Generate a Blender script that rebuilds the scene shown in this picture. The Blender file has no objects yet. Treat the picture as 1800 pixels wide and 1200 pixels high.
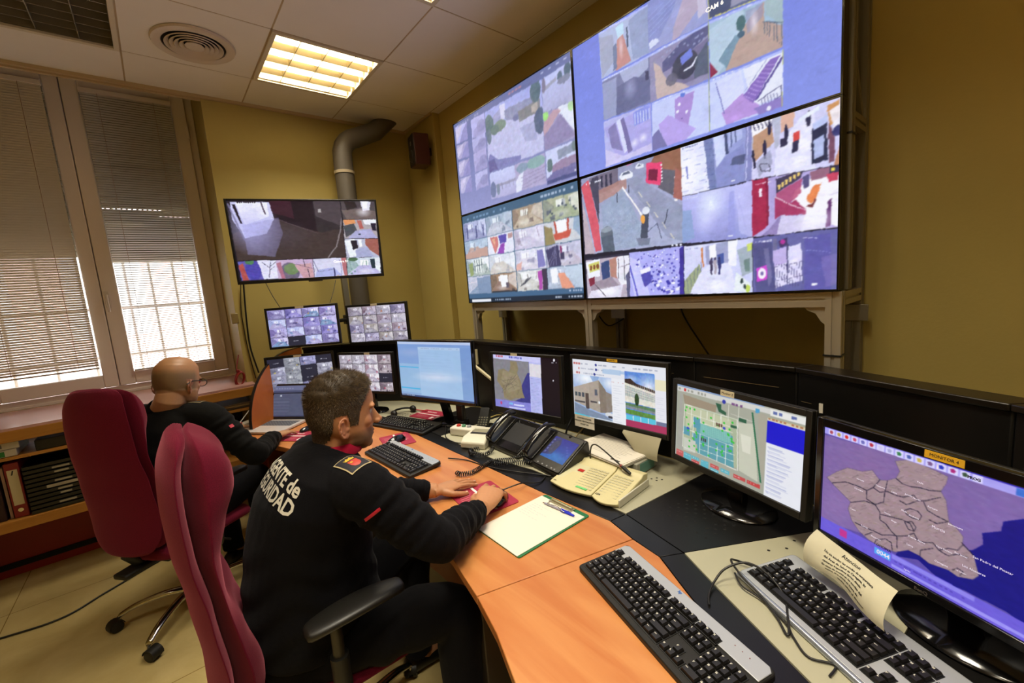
import bpy, bmesh, math, random
import numpy as np
from mathutils import Vector, Matrix, Euler
from mathutils.bvhtree import BVHTree
R = math.radians
PI = math.pi
random.seed(4)
SC = bpy.context.scene
COL = SC.collection

# ------------------------------------------------------------------ camera
CAM_H = 1.53
FPX, PIT, ROL, YAW = 745.5, R(7.52), R(-4.61), R(39.39)
FW = Vector((math.sin(YAW)*math.cos(PIT), math.cos(YAW)*math.cos(PIT), -math.sin(PIT)))
_rt = Vector((math.cos(YAW), -math.sin(YAW), 0)); _up = _rt.cross(FW)
RT = _rt*math.cos(ROL) + _up*math.sin(ROL)
UP = -_rt*math.sin(ROL) + _up*math.cos(ROL)
CPOS = Vector((0, 0, CAM_H))
def ray(px, py): return FW*FPX + RT*(px-900) - UP*(py-600)
def at(px, py, z):
    r = ray(px, py); return CPOS + r*((z-CAM_H)/r.z)
def aty(px, py, y):
    r = ray(px, py); return CPOS + r*(y/r.y)
def topix(p):
    d = Vector(p)-CPOS; w = d.dot(FW); return 900+FPX*d.dot(RT)/w, 600-FPX*d.dot(UP)/w
cd = bpy.data.cameras.new('camera'); cam = bpy.data.objects.new('camera', cd); COL.objects.link(cam)
cd.sensor_width = 36; cd.lens = FPX/1800*36; cd.clip_start = .01; cd.clip_end = 200
m3 = Matrix((RT, UP, -FW)).transposed()
cam.matrix_world = Matrix.Translation(CPOS) @ m3.to_4x4()
SC.camera = cam
SC.view_settings.view_transform = 'Standard'; SC.view_settings.look = 'None'
SC.view_settings.exposure = 0; SC.view_settings.gamma = 1
SC.view_settings.use_curve_mapping = False
SC.cycles.use_denoising = True
SC.cycles.max_bounces = 7; SC.cycles.use_adaptive_sampling = True; SC.cycles.adaptive_threshold = .025
SC.cycles.sample_clamp_indirect = 4

# ------------------------------------------------------------------ materials
MATS = {}
def srgb(c):
    if isinstance(c, str): c = tuple(int(c[i:i+2], 16)/255 for i in (0, 2, 4))
    return tuple(x/12.92 if x <= .04045 else ((x+.055)/1.055)**2.4 for x in c)
def newmat(name):
    m = bpy.data.materials.new(name); m.use_nodes = True
    nt = m.node_tree; b = nt.nodes['Principled BSDF']
    return m, nt, b
def mat(name, col, rough=.5, metal=0., spec=.5, var=.0, vscale=20., bump=0., bscale=200., emit=None, es=1., trans=0., coat=0., sheen=0., alpha=1.):
    """plain procedural material: base colour with a little noise variation and an optional bump"""
    if name in MATS: return MATS[name]
    m, nt, b = newmat(name); c = srgb(col)
    b.inputs['Base Color'].default_value = (*c, 1); b.inputs['Roughness'].default_value = rough
    b.inputs['Metallic'].default_value = metal; b.inputs['Specular IOR Level'].default_value = spec
    b.inputs['Transmission Weight'].default_value = trans; b.inputs['Coat Weight'].default_value = coat
    b.inputs['Sheen Weight'].default_value = sheen; b.inputs['Alpha'].default_value = alpha
    if sheen: b.inputs['Sheen Roughness'].default_value = .5
    tc = nt.nodes.new('ShaderNodeTexCoord')
    if var:
        n = nt.nodes.new('ShaderNodeTexNoise'); n.inputs['Scale'].default_value = vscale; n.inputs['Detail'].default_value = 4
        nt.links.new(tc.outputs['Object'], n.inputs['Vector'])
        mr = nt.nodes.new('ShaderNodeMapRange'); mr.inputs['To Min'].default_value = 1-var; mr.inputs['To Max'].default_value = 1+var
        mr.inputs['From Min'].default_value = .3; mr.inputs['From Max'].default_value = .7
        nt.links.new(n.outputs['Fac'], mr.inputs['Value'])
        mx = nt.nodes.new('ShaderNodeVectorMath'); mx.operation = 'SCALE'; mx.inputs[0].default_value = c
        nt.links.new(mr.outputs['Result'], mx.inputs['Scale']); nt.links.new(mx.outputs['Vector'], b.inputs['Base Color'])
    if bump:
        n = nt.nodes.new('ShaderNodeTexNoise'); n.inputs['Scale'].default_value = bscale; n.inputs['Detail'].default_value = 3
        nt.links.new(tc.outputs['Object'], n.inputs['Vector'])
        bp = nt.nodes.new('ShaderNodeBump'); bp.inputs['Strength'].default_value = bump; bp.inputs['Distance'].default_value = .002
        nt.links.new(n.outputs['Fac'], bp.inputs['Height']); nt.links.new(bp.outputs['Normal'], b.inputs['Normal'])
    if emit:
        b.inputs['Emission Color'].default_value = (*srgb(emit), 1); b.inputs['Emission Strength'].default_value = es
    MATS[name] = m
    return m

# ------------------------------------------------------------------ mesh builder
def frame(loc=(0, 0, 0), rz=0, rx=0, ry=0):
    return Matrix.Translation(loc) @ Euler((rx, ry, rz), 'XYZ').to_matrix().to_4x4()
class MB:
    def __init__(s): s.v = []; s.f = []; s.mi = []; s.cur = 0; s.M = Matrix.Identity(4)
    def add(s, vs, fs, M=None):
        b = len(s.v); T = s.M @ M if M is not None else s.M
        s.v += [tuple(T @ Vector(p)) for p in vs]
        s.f += [tuple(b+i for i in f) for f in fs]; s.mi += [s.cur]*len(fs); return s
    def box(s, c, d, M=None, rz=0):
        x, y, z = (k/2 for k in d)
        vs = [(-x,-y,-z),(x,-y,-z),(x,y,-z),(-x,y,-z),(-x,-y,z),(x,-y,z),(x,y,z),(-x,y,z)]
        T = Matrix.Translation(c) @ Matrix.Rotation(rz, 4, 'Z')
        if M is not None: T = M @ T
        return s.add(vs, [(3,2,1,0),(4,5,6,7),(0,1,5,4),(1,2,6,5),(2,3,7,6),(3,0,4,7)], T)
    def b2(s, a, b): # box by corners
        return s.box([(a[i]+b[i])/2 for i in range(3)], [abs(b[i]-a[i]) for i in range(3)])
    def prism(s, pts, z0, z1, M=None):
        n = len(pts); A = sum(pts[i][0]*pts[(i+1)%n][1]-pts[(i+1)%n][0]*pts[i][1] for i in range(n))
        if A < 0: pts = pts[::-1]
        vs = [(p[0], p[1], z0) for p in pts]+[(p[0], p[1], z1) for p in pts]
        fs = [tuple(range(n))[::-1], tuple(range(n, 2*n))]+[(i, (i+1)%n, n+(i+1)%n, n+i) for i in range(n)]
        return s.add(vs, fs, M)
    def loft(s, rings, cap=True, closed=True, M=None):
        n = len(rings[0]); vs = [p for r in rings for p in r]; fs = []
        for k in range(len(rings)-1):
            for i in range(n if closed else n-1):
                j = (i+1) % n; fs.append((k*n+i, k*n+j, (k+1)*n+j, (k+1)*n+i))
        if cap and closed: fs += [tuple(range(n))[::-1], tuple(range((len(rings)-1)*n, len(rings)*n))]
        return s.add(vs, fs, M)
    def tube(s, path, r, n=10, M=None, closed=False):
        P = [Vector(p) for p in path]; rr = r if isinstance(r, (list, tuple)) else [r]*len(P)
        rings = []; up = None
        for i, p in enumerate(P):
            a = P[max(i-1, 0)]; b = P[min(i+1, len(P)-1)]
            t = (b-a); t = t.normalized() if t.length > 1e-9 else Vector((0, 0, 1))
            if up is None: up = Vector((0, 0, 1)) if abs(t.z) < .9 else Vector((1, 0, 0))
            u = (up - t*up.dot(t)); u = u.normalized() if u.length > 1e-6 else t.orthogonal().normalized()
            w = t.cross(u); up = u
            rings.append([tuple(p+(u*math.cos(2*PI*k/n)+w*math.sin(2*PI*k/n))*rr[i]) for k in range(n)])
        return s.loft(rings, M=M)
    def lathe(s, prof, c=(0, 0, 0), n=24, M=None, ring=False):
        if ring: prof = list(prof)+[prof[0]]
        rings = [[(c[0]+r*math.cos(2*PI*k/n), c[1]+r*math.sin(2*PI*k/n), c[2]+z) for k in range(n)] for r, z in prof]
        return s.loft(rings, M=M, cap=not ring)
    def ell(s, c, r, M=None, n=16, m=10, rot=None):
        rings = []
        for j in range(1, m):
            t = PI*j/m - PI/2
            rings.append([(math.cos(t)*math.cos(2*PI*k/n), math.cos(t)*math.sin(2*PI*k/n), math.sin(t)) for k in range(n)])
        T = Matrix.Translation(c)
        if rot is not None: T = T @ rot.to_4x4()
        T = T @ Matrix.Diagonal((*r, 1))
        if M is not None: T = M @ T
        s.loft(rings, M=T)
        return s
    def mesh(s, name, mats):
        me = bpy.data.meshes.new(name); me.from_pydata(s.v, [], s.f)
        for m in mats: me.materials.append(m)
        if len(mats) > 1: me.polygons.foreach_set('material_index', s.mi)
        me.update(); return me
    def build(s, name, mats, parent=None, smooth=None, bevel=0, seg=2, sub=0, world=False, fixn=True):
        if not isinstance(mats, (list, tuple)): mats = [mats]
        me = s.mesh(name, mats)
        if fixn:
            bm = bmesh.new(); bm.from_mesh(me); bmesh.ops.recalc_face_normals(bm, faces=bm.faces); bm.to_mesh(me); bm.free()
        o = bpy.data.objects.new(name, me); COL.objects.link(o)
        finish(o, smooth, bevel, seg, sub)
        if parent is not None:
            o.parent = parent
            if world: o.matrix_parent_inverse = wm(parent).inverted()
        return o
def wm(o):
    m = o.matrix_basis.copy()
    if o.parent: m = wm(o.parent) @ o.matrix_parent_inverse @ m
    return m
def finish(o, smooth=None, bevel=0, seg=2, sub=0):
    me = o.data
    if bevel:
        b = o.modifiers.new('bevel', 'BEVEL'); b.width = bevel; b.segments = seg; b.limit_method = 'ANGLE'; b.angle_limit = R(40); b.harden_normals = False
    if sub:
        b = o.modifiers.new('sub', 'SUBSURF'); b.levels = sub; b.render_levels = sub
    if smooth is None and bevel: smooth = 40
    if smooth:
        me.shade_smooth()
        if smooth < 180: me.set_sharp_from_angle(angle=R(smooth))
def tag(o, label=None, cat=None, group=None, kind=None):
    if label: o['label'] = label
    if cat: o['category'] = cat
    if group: o['group'] = group
    if kind: o['kind'] = kind
    return o
def empty(name, loc=(0, 0, 0), rz=0, label=None, cat=None, group=None, M=None):
    o = bpy.data.objects.new(name, None); o.empty_display_size = .05; COL.objects.link(o)
    if M is not None: o.matrix_basis = M
    else: o.location = loc; o.rotation_euler = (0, 0, rz); o.matrix_basis = frame(loc, rz)
    return tag(o, label, cat, group)
def struct(o): o['kind'] = 'structure'; return o
def copy_tree(o, parent=None):
    c = o.copy(); COL.objects.link(c)
    if parent is not None:
        c.parent = parent; c.matrix_parent_inverse = o.matrix_parent_inverse.copy()
    for ch in [x for x in bpy.data.objects if x.parent == o]: copy_tree(ch, c)
    return c
def rrect(w, h, r, n=4, cx=0, cy=0):
    pts = []
    for qx, qy, a0 in ((1, 1, 0), (-1, 1, 90), (-1, -1, 180), (1, -1, 270)):
        for k in range(n+1):
            a = R(a0+90*k/n); pts.append((cx+qx*(w/2-r)+r*math.cos(a), cy+qy*(h/2-r)+r*math.sin(a)))
    return pts
def smoothpath(pts, n=8):
    P = [Vector(p) for p in pts]; out = []
    for i in range(len(P)-1):
        p0 = P[max(i-1, 0)]; p1 = P[i]; p2 = P[i+1]; p3 = P[min(i+2, len(P)-1)]
        for k in range(n):
            t = k/n; out.append(.5*((2*p1)+(p2-p0)*t+(2*p0-5*p1+4*p2-p3)*t*t+(3*p1-p0-3*p2+p3)*t**3))
    out.append(P[-1]); return out
def text_mesh(txt, size, ext=.0004, bold=0., align='CENTER', space=1.0):
    cu = bpy.data.curves.new('t', 'FONT'); cu.body = txt; cu.size = size; cu.extrude = ext; cu.offset = bold
    cu.align_x = align; cu.align_y = 'CENTER'; cu.space_character = space; cu.resolution_u = 2
    o = bpy.data.objects.new('t', cu); COL.objects.link(o)
    dg = bpy.context.evaluated_depsgraph_get(); me = bpy.data.meshes.new_from_object(o.evaluated_get(dg))
    vs = [tuple(v.co) for v in me.vertices]; fs = [tuple(p.vertices) for p in me.polygons]
    bpy.data.objects.remove(o); bpy.data.curves.remove(cu); bpy.data.meshes.remove(me)
    return vs, fs
# ------------------------------------------------------------------ room shell
CEIL = 2.99; XR = 2.03; XP = 1.97; YB = 3.70; YW = 4.28; XL = -2.9; YF = -2.7
SILL = .97; WX0, WX1 = -1.04, .44
def wallmat(name, col, blotch=.10):
    m, nt, b = newmat(name); c = srgb(col)
    tc = nt.nodes.new('ShaderNodeTexCoord')
    n1 = nt.nodes.new('ShaderNodeTexNoise'); n1.inputs['Scale'].default_value = 1.3; n1.inputs['Detail'].default_value = 6
    n2 = nt.nodes.new('ShaderNodeTexNoise'); n2.inputs['Scale'].default_value = 90; n2.inputs['Detail'].default_value = 3
    for n in (n1, n2): nt.links.new(tc.outputs['Object'], n.inputs['Vector'])
    mr = nt.nodes.new('ShaderNodeMapRange'); mr.inputs['From Min'].default_value = .3; mr.inputs['From Max'].default_value = .7
    mr.inputs['To Min'].default_value = 1-blotch; mr.inputs['To Max'].default_value = 1+blotch
    nt.links.new(n1.outputs['Fac'], mr.inputs['Value'])
    mx = nt.nodes.new('ShaderNodeVectorMath'); mx.operation = 'SCALE'; mx.inputs[0].default_value = c
    nt.links.new(mr.outputs['Result'], mx.inputs['Scale']); nt.links.new(mx.outputs['Vector'], b.inputs['Base Color'])
    bp = nt.nodes.new('ShaderNodeBump'); bp.inputs['Strength'].default_value = .25; bp.inputs['Distance'].default_value = .002
    nt.links.new(n2.outputs['Fac'], bp.inputs['Height']); nt.links.new(bp.outputs['Normal'], b.inputs['Normal'])
    b.inputs['Roughness'].default_value = .62; b.inputs['Specular IOR Level'].default_value = .3
    return m
M_WALL = wallmat('yellow_wall_paint', 'b6a25c')
M_CEIL = wallmat('ceiling_tile_paint', 'f0e9de', .05)
M_WHITE = mat('cream_window_frame', 'efe4da', .4)
def floormat():
    m, nt, b = newmat('cream_floor'); tc = nt.nodes.new('ShaderNodeTexCoord')
    n1 = nt.nodes.new('ShaderNodeTexNoise'); n1.inputs['Scale'].default_value = 3; n1.inputs['Detail'].default_value = 8; n1.inputs['Roughness'].default_value = .65
    n1.inputs['Distortion'].default_value = .6
    nt.links.new(tc.outputs['Object'], n1.inputs['Vector'])
    cr = nt.nodes.new('ShaderNodeValToRGB'); cr.color_ramp.elements[0].position = .3; cr.color_ramp.elements[1].position = .7
    cr.color_ramp.elements[0].color = (*srgb('b09b62'), 1); cr.color_ramp.elements[1].color = (*srgb('c4b079'), 1)
    nt.links.new(n1.outputs['Fac'], cr.inputs['Fac'])
    br = nt.nodes.new('ShaderNodeTexBrick'); br.offset = 0; br.inputs['Scale'].default_value = 1
    br.inputs['Brick Width'].default_value = 1.2; br.inputs['Row Height'].default_value = 1.2; br.inputs['Mortar Size'].default_value = .0022
    br.inputs['Color1'].default_value = (1, 1, 1, 1); br.inputs['Color2'].default_value = (1, 1, 1, 1); br.inputs['Mortar'].default_value = (.45, .38, .25, 1)
    mp = nt.nodes.new('ShaderNodeMapping'); mp.inputs['Location'].default_value = (.84, .2, 0)
    nt.links.new(tc.outputs['Object'], mp.inputs['Vector']); nt.links.new(mp.outputs['Vector'], br.inputs['Vector'])
    mx = nt.nodes.new('ShaderNodeMix'); mx.data_type = 'RGBA'; mx.blend_type = 'MULTIPLY'; mx.inputs[0].default_value = 1
    nt.links.new(cr.outputs['Color'], mx.inputs[6]); nt.links.new(br.outputs['Color'], mx.inputs[7]); nt.links.new(mx.outputs[2], b.inputs['Base Color'])
    b.inputs['Roughness'].default_value = .22; b.inputs['Specular IOR Level'].default_value = .5
    return m
struct(MB().b2((XL-.1, YF-.1, -.1), (XR+.1, YW+.2, 0)).build('floor', floormat()))
# back wall: pier right of the window, spandrel under it, upper wall beside it
w = MB()
w.b2((WX1, YB, 0), (XR+.1, YW+.3, CEIL+.35)); w.b2((XL-.1, YB, 0), (WX0, YW+.3, CEIL+.35))
w.b2((WX0, YW+.12, 0), (WX1, YW+.3, SILL)); w.b2((WX0, YW-.05, 3.2), (WX1, YW+.3, CEIL+.35))
struct(w.build('wall_back', M_WALL))
w = MB(); w.b2((XR, YF, 0), (XR+.12, YB, CEIL+.05)); w.b2((XP, 3.19, 0), (XR, YB, CEIL))
struct(w.build('wall_right', M_WALL, bevel=.004))
struct(MB().b2((XL-.12, YF, 0), (XL, YB, CEIL+.05)).build('wall_left', M_WALL))
struct(MB().b2((XL-.12, YF-.12, 0), (XR+.12, YF, CEIL+.05)).build('wall_front', M_WALL))
# ceiling of lay-in tiles; cells that hold lamps stay open
GX = [1.955-.633*k for k in range(9)]; GY = [3.28-.625*k for k in range(11)]
LIT = [(1, 0), (1, 2), (2, 4), (3, 6), (5, 3), (5, 6)]; DARK = [(3, 0)]
open_cells = set(LIT+DARK)
c = MB()
def cell(i, j): return GX[i+1], GY[j+1], GX[i], GY[j]
g = .004
for i in range(len(GX)-1):
    for j in range(len(GY)-1):
        x0, y0, x1, y1 = cell(i, j)
        if (i, j) in open_cells: continue
        c.b2((x0+g, y0+g, CEIL), (x1-g, y1-g, CEIL+.015))
    x0, _, x1, _ = cell(i, 0); c.b2((x0+g, GY[0]+g, CEIL), (x1-g, YB+.005, CEIL+.015))
c.b2((XL-.1, YF-.1, CEIL), (GX[-1]-g, YB, CEIL+.015)); c.b2((GX[0]+g, YF-.1, CEIL), (XR+.1, YB, CEIL+.015))
c.b2((GX[-1]-g, YF-.1, CEIL), (GX[0]+g, GY[-1]-g, CEIL+.015))
c.b2((XL-.1, YF-.1, CEIL+.33), (XR+.1, YW+.3, CEIL+.36))
struct(c.build('ceiling', M_CEIL, bevel=.0015, seg=1))
t = MB()
for x in GX: t.b2((x-.0045, GY[-1], CEIL+.002), (x+.0045, YB, CEIL+.012))
for y in GY: t.b2((GX[-1], y-.0045, CEIL+.002), (GX[0], y+.0045, CEIL+.012))
struct(t.build('trim_1', mat('tile_joint', 'b9a27c', .6)))
t = MB(); t.b2((WX0-1.9, YB-.022, CEIL-.02), (XP, YB-.001, CEIL)); t.b2((XP-.02, 3.2, CEIL-.018), (XP-.001, YB-.02, CEIL))
t.b2((WX0, YB-.001, CEIL-.03), (WX1, YB+.02, CEIL+.34))
struct(t.build('trim_2', mat('ceiling_edge_trim', 'c0a87c', .5)))
# pilaster corner bead
# ------------------------------------------------------------------ ceiling lamps
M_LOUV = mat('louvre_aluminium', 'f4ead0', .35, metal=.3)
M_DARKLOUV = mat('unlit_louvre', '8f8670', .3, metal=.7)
M_TROF = mat('lamp_frame', 'd8ccb0', .5)
def troffer(i, j, lit, label):
    x0, y0, x1, y1 = cell(i, j); cx, cy = (x0+x1)/2, (y0+y1)/2; W, H = x1-x0-.008, y1-y0-.008
    r = empty('ceiling_lamp', (cx, cy, CEIL), 0, label, 'ceiling light')
    r['group'] = 'fluorescent lamps in the tiled ceiling'
    f = MB()
    for s in (-1, 1):
        f.box((s*(W/2-.012), 0, -.002), (.024, H, .014)); f.box((0, s*(H/2-.012), -.002), (W-.048, .024, .014))
    f.build('frame', M_TROF, r, bevel=.002)
    h = MB(); h.box((0, 0, .105), (W-.03, H-.03, .004))
    for s in (-1, 1):
        h.box((s*(W/2-.014), 0, .05), (.004, H-.03, .11)); h.box((0, s*(H/2-.014), .05), (W-.03, .004, .11))
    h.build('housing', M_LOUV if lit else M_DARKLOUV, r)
    l = MB(); n = 7
    for k in range(1, 4): l.box((-W/2+k*W/4, 0, .022), (.004, H-.05, .036))
    for k in range(0, n+1):
        y = -H/2+.03+k*(H-.06)/n
        l.add([(-W/2+.026, y-.0015, .004), (W/2-.026, y-.0015, .004), (W/2-.026, y-.009, .04), (-W/2+.026, y-.009, .04),
               (-W/2+.026, y+.0015, .004), (W/2-.026, y+.0015, .004), (W/2-.026, y+.009, .04), (-W/2+.026, y+.009, .04)],
              [(0, 1, 2, 3), (4, 5, 6, 7), (0, 1, 5, 4), (3, 2, 6, 7)])
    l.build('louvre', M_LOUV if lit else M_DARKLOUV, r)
    for k in range(4):
        y = -H/2+(k+.5)*H/4
        tb = MB(); tb.tube([(-W/2+.03, y, .07), (W/2-.03, y, .07)], .013, 10)
        tb.build('tube', mat('glowing_tube', 'fff4d8', .5, emit='ffe9b0', es=4.) if lit else mat('unlit_tube', 'b8b09a', .3), r, smooth=60)
    if lit:
        ld = bpy.data.lights.new('lamp_light', 'AREA'); ld.shape = 'RECTANGLE'; ld.size = W-.07; ld.size_y = .024
        ld.energy = LAMP_W.get((i, j), 14.)/4*.49; ld.color = (1, .92, .76); ld.spread = R(122)
        for k in range(4): lo = bpy.data.objects.new('lamp_light', ld); COL.objects.link(lo); lo.parent = r; lo.location = (0, -H/2+(k+.5)*H/4, .055)
    return r
LAMP_W = {(1, 0): 42, (1, 2): 36, (2, 4): 48, (3, 6): 42, (5, 3): 24, (5, 6): 30}
troffer(1, 0, True, 'lit square louvred ceiling light nearest the corner pipe')
troffer(1, 2, True, 'lit louvred ceiling light cut by the top edge, above the video wall')
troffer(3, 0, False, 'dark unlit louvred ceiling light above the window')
for ij in LIT[2:]: troffer(*ij, True, 'lit louvred ceiling light outside the picture')  # unseen lamps added in cells chosen for how they light walls and desk
# round air diffuser
r = empty('air_diffuser', (.372, 3.01, CEIL), 0, 'round white ceiling air vent of concentric rings', 'air vent')
M_DIF = mat('diffuser_white', 'd4c4ae', .5)
MB().lathe([(.19, .0), (.195, -.004), (.190, -.014), (.160, -.020), (.148, -.012), (.150, .0)], n=48, ring=True).build('outer_ring', M_DIF, r, smooth=50)
for k, rad in enumerate((.136, .114, .092, .070)):
    MB().lathe([(rad, -.016), (rad-.003, -.020), (rad-.022, -.004), (rad-.018, -.002)], n=48, ring=True).build('ring', M_DIF, r, smooth=50)
MB().lathe([(.002, -.016), (.040, -.020), (.046, -.016), (.030, .004), (.002, .004)], n=32).build('centre_disc', M_DIF, r, smooth=50)
MB().lathe([(.002, -.0015), (.151, -.0015), (.151, .012), (.002, .012)], n=32).build('throat', mat('vent_dark', '2a241c', .8), r)

# ------------------------------------------------------------------ window
def box_frame(mb, x0, x1, z0, z1, t, y0, y1):
    mb.b2((x0, y0, z0), (x0+t, y1, z1)); mb.b2((x1-t, y0, z0), (x1, y1, z1))
    mb.b2((x0+t, y0, z0), (x1-t, y1, z0+t)); mb.b2((x0+t, y0, z1-t), (x1-t, y1, z1))
wr = struct(empty('window_1', (-.285, YW, SILL))); wr['kind'] = 'structure'
wf = MB(); box_frame(wf, WX0, WX1, SILL+.005, 3.24, .05, YW-.03, YW+.05)
wf.b2((-.31, YW-.005, SILL+.05), (-.26, YW+.03, 3.2)); wf.b2((WX0, YW-.04, SILL), (WX1, YW-.0, SILL+.022))
wf.build('window_frame', M_WHITE, wr, bevel=.004, world=True)
sashes = [(-.285, .393, -.195, .303), (-.963, -.285, -.86, -.366)]
M_GLASS = mat('window_glass', 'ffffff', .0, trans=1., spec=.5)
for k, (a, b, ga, gb) in enumerate(sashes):
    s = MB(); z0, z1, gz0, gz1 = SILL+.06, 3.19, 1.122, 3.10
    s.b2((a+.002, YW-.055, z0), (ga, YW-.005, z1)); s.b2((gb, YW-.055, z0), (b-.002, YW-.005, z1))
    s.b2((ga, YW-.055, z0), (gb, YW-.005, gz0)); s.b2((ga, YW-.055, gz1), (gb, YW-.005, z1))
    so = s.build('window_sash', M_WHITE, wr, bevel=.006, world=True)
    MB().b2((ga, YW-.03, gz0), (gb, YW-.024, gz1)).build('glass_pane', M_GLASS, so, world=True)
hb = MB(); hb.b2((-.272, YW-.062, 1.60), (-.246, YW-.055, 1.72)); hb.tube([(-.259, YW-.06, 1.69), (-.259, YW-.10, 1.69), (-.259, YW-.105, 1.67), (-.259, YW-.102, 1.57)], .008, 8)
hb.build('window_handle', mat('handle_white', 'e2d8cc', .35), wr, bevel=.001, world=True, smooth=50)
for z in (1.25, 2.9):
    MB().tube([(.385, YW-.062, z-.045), (.385, YW-.062, z+.045)], .009, 10).build('hinge', M_WHITE, wr, world=True, smooth=50)
# venetian blinds hang from the sashes inside the room
def blind(xa, xb, zb, tilt, label, lift):
    r = empty('venetian_blind', ((xa+xb)/2, YW-.075, 3.09), 0, label, 'window blind', 'venetian blinds hanging on the window')
    MB().box((0, 0, 0), (xb-xa+.01, .028, .03)).build('head_rail', M_WHITE, r, bevel=.002)
    s = MB(); pitch = .0165; n = int((3.09-.02-zb)/pitch); w2 = .0088
    for k in range(n):
        z = -.022-k*pitch
        dy, dz = w2*math.cos(tilt), w2*math.sin(tilt); W = (xb-xa)/2
        a = [(-W, -dy, z+dz), (-W, 0, z+.0018), (-W, dy, z-dz)]
        s.loft([a, [(W, p[1], p[2]) for p in a]], closed=False, cap=False)
    s.build('slats', mat('blind_slat', 'cfc4ae', .45), r, smooth=60)
    zb_ = -.022-n*pitch-.006
    br = MB(); br.add([(-(xb-xa)/2, -.011, zb_+.004+lift), ((xb-xa)/2, -.011, zb_+.004), ((xb-xa)/2, .011, zb_+.004), (-(xb-xa)/2, .011, zb_+.004+lift),
                       (-(xb-xa)/2, -.011, zb_-.006+lift), ((xb-xa)/2, -.011, zb_-.006), ((xb-xa)/2, .011, zb_-.006), (-(xb-xa)/2, .011, zb_-.006+lift)],
                      [(0, 1, 2, 3), (4, 5, 6, 7), (0, 1, 5, 4), (1, 2, 6, 5), (2, 3, 7, 6), (3, 0, 4, 7)])
    br.build('bottom_rail', mat('blind_rail', 'b8ad98', .4), r)
    cs = MB()
    for fx in (-.32, .30): cs.tube([(fx*(xb-xa), -.012, 0), (fx*(xb-xa), -.012, zb_)], .0014, 5)
    cs.build('ladder_cord', mat('cord_tan', 'a9896a', .8), r)
    return r
blind(-.878, -.372, 1.185, R(59), 'left venetian blind, slats nearly closed', 0.0)
blind(-.19, .298, 1.135, R(20), 'right venetian blind, slats open to daylight', 0.0)
# outside: roller shutters lowered halfway, security bars, a facade across the street
def shutter(xa, xb, zb, label, holes):
    r = empty('roller_shutter', ((xa+xb)/2, YW+.16, 3.2), 0, label, 'roller shutter', 'roller shutters outside the window panes')
    s = MB(); h = .045; n = int((3.2-zb)/h)
    for k in range(n):
        z1 = -k*h; z0 = z1-h; W = (xb-xa)/2
        prof = [(0, z1), (-.006, z1-.006), (-.008, (z0+z1)/2), (-.006, z0+.006), (0, z0), (.006, z0), (.006, z1)]
        if k in holes:
            g0, g1 = holes[k]; m_ = 22; xs = [(-W+2*W*q/m_) for q in range(m_+1)]
            for q in range(m_):
                fx = q/m_; gap = g0 < fx < g1
                zt = z1-.007 if gap else z1
                s.b2((xs[q], -.005, z0), (xs[q+1] - (0.0), .004, zt))
                if gap: s.b2((xs[q+1]-.012, -.005, zt), (xs[q+1], .004, z1))
        else:
            s.loft([[(-W, p[0], p[1]) for p in prof], [(W, p[0], p[1]) for p in prof]])
    s.build('curtain', mat('shutter_grey', '8d8468', .6), r)
    return r
shutter(-.99, -.31, 1.945, 'lowered shutter behind the left window pane', {})
shutter(-.27, .40, 1.93, 'lowered shutter with light slots behind the right pane', {11: (.1, .9), 19: (.05, .62), 20: (.55, 1.)})
gb = empty('window_grille', (-.3, YW+.24, SILL), 0, 'white security bars seen through the open blind', 'window grille')
for x in (-.83, -.62, -.41, -.15, .0, .15, .30):
    MB().tube([(x+.3, 0, 0), (x+.3, 0, 1.9)], .010, 8).build('bar', mat('grille_white', 'e4e2de', .5), gb, smooth=60)
for z in (.25, .62): MB().b2((-.75, -.012, z), (.75, .012, z+.02)).build('cross_rail', MATS['grille_white'], gb)
fa = empty('street_facade', (1, 10, 0), 0, 'pale salmon building across the street behind the blind', 'building')
fb = MB(); fb.b2((-7, 0, -4), (7, 1, 9)); fb.build('wall', mat('salmon_render', 'f0d0c2', .9, var=.08, vscale=2), fa)
for x in (-5.2, -3.2, -1.6, 0, 1.6, 3.2, 5.0):
    for z in (-1.6, 1.2, 4.2):
        MB().b2((x-.5, -.05, z), (x+.5, .1, z+1.5)).build('facade_window', mat('facade_window_white', 'f2efe8', .5), fa)
MB().b2((-7, -.15, 2.75), (7, .05, 3.0)).build('cornice', MATS['facade_window_white'], fa)
wd = bpy.data.worlds.new('world'); SC.world = wd; wd.use_nodes = True
bg = wd.node_tree.nodes['Background']; bg.inputs['Color'].default_value = (.80, .88, 1, 1); bg.inputs['Strength'].default_value = 7.5
# ------------------------------------------------------------------ wood and common materials
def woodmat(name, c1, c2, rough=.35, scale=(1, 9, 9), spec=.4):
    m, nt, b = newmat(name); tc = nt.nodes.new('ShaderNodeTexCoord'); mp = nt.nodes.new('ShaderNodeMapping'); mp.inputs['Scale'].default_value = scale
    nt.links.new(tc.outputs['Object'], mp.inputs['Vector'])
    n = nt.nodes.new('ShaderNodeTexNoise'); n.inputs['Scale'].default_value = 1.6; n.inputs['Detail'].default_value = 7; n.inputs['Distortion'].default_value = .8
    nt.links.new(mp.outputs['Vector'], n.inputs['Vector'])
    cr = nt.nodes.new('ShaderNodeValToRGB'); cr.color_ramp.elements[0].position = .34; cr.color_ramp.elements[1].position = .66
    cr.color_ramp.elements[0].color = (*srgb(c1), 1); cr.color_ramp.elements[1].color = (*srgb(c2), 1)
    nt.links.new(n.outputs['Fac'], cr.inputs['Fac']); nt.links.new(cr.outputs['Color'], b.inputs['Base Color'])
    b.inputs['Roughness'].default_value = rough; b.inputs['Specular IOR Level'].default_value = spec
    return m
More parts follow.
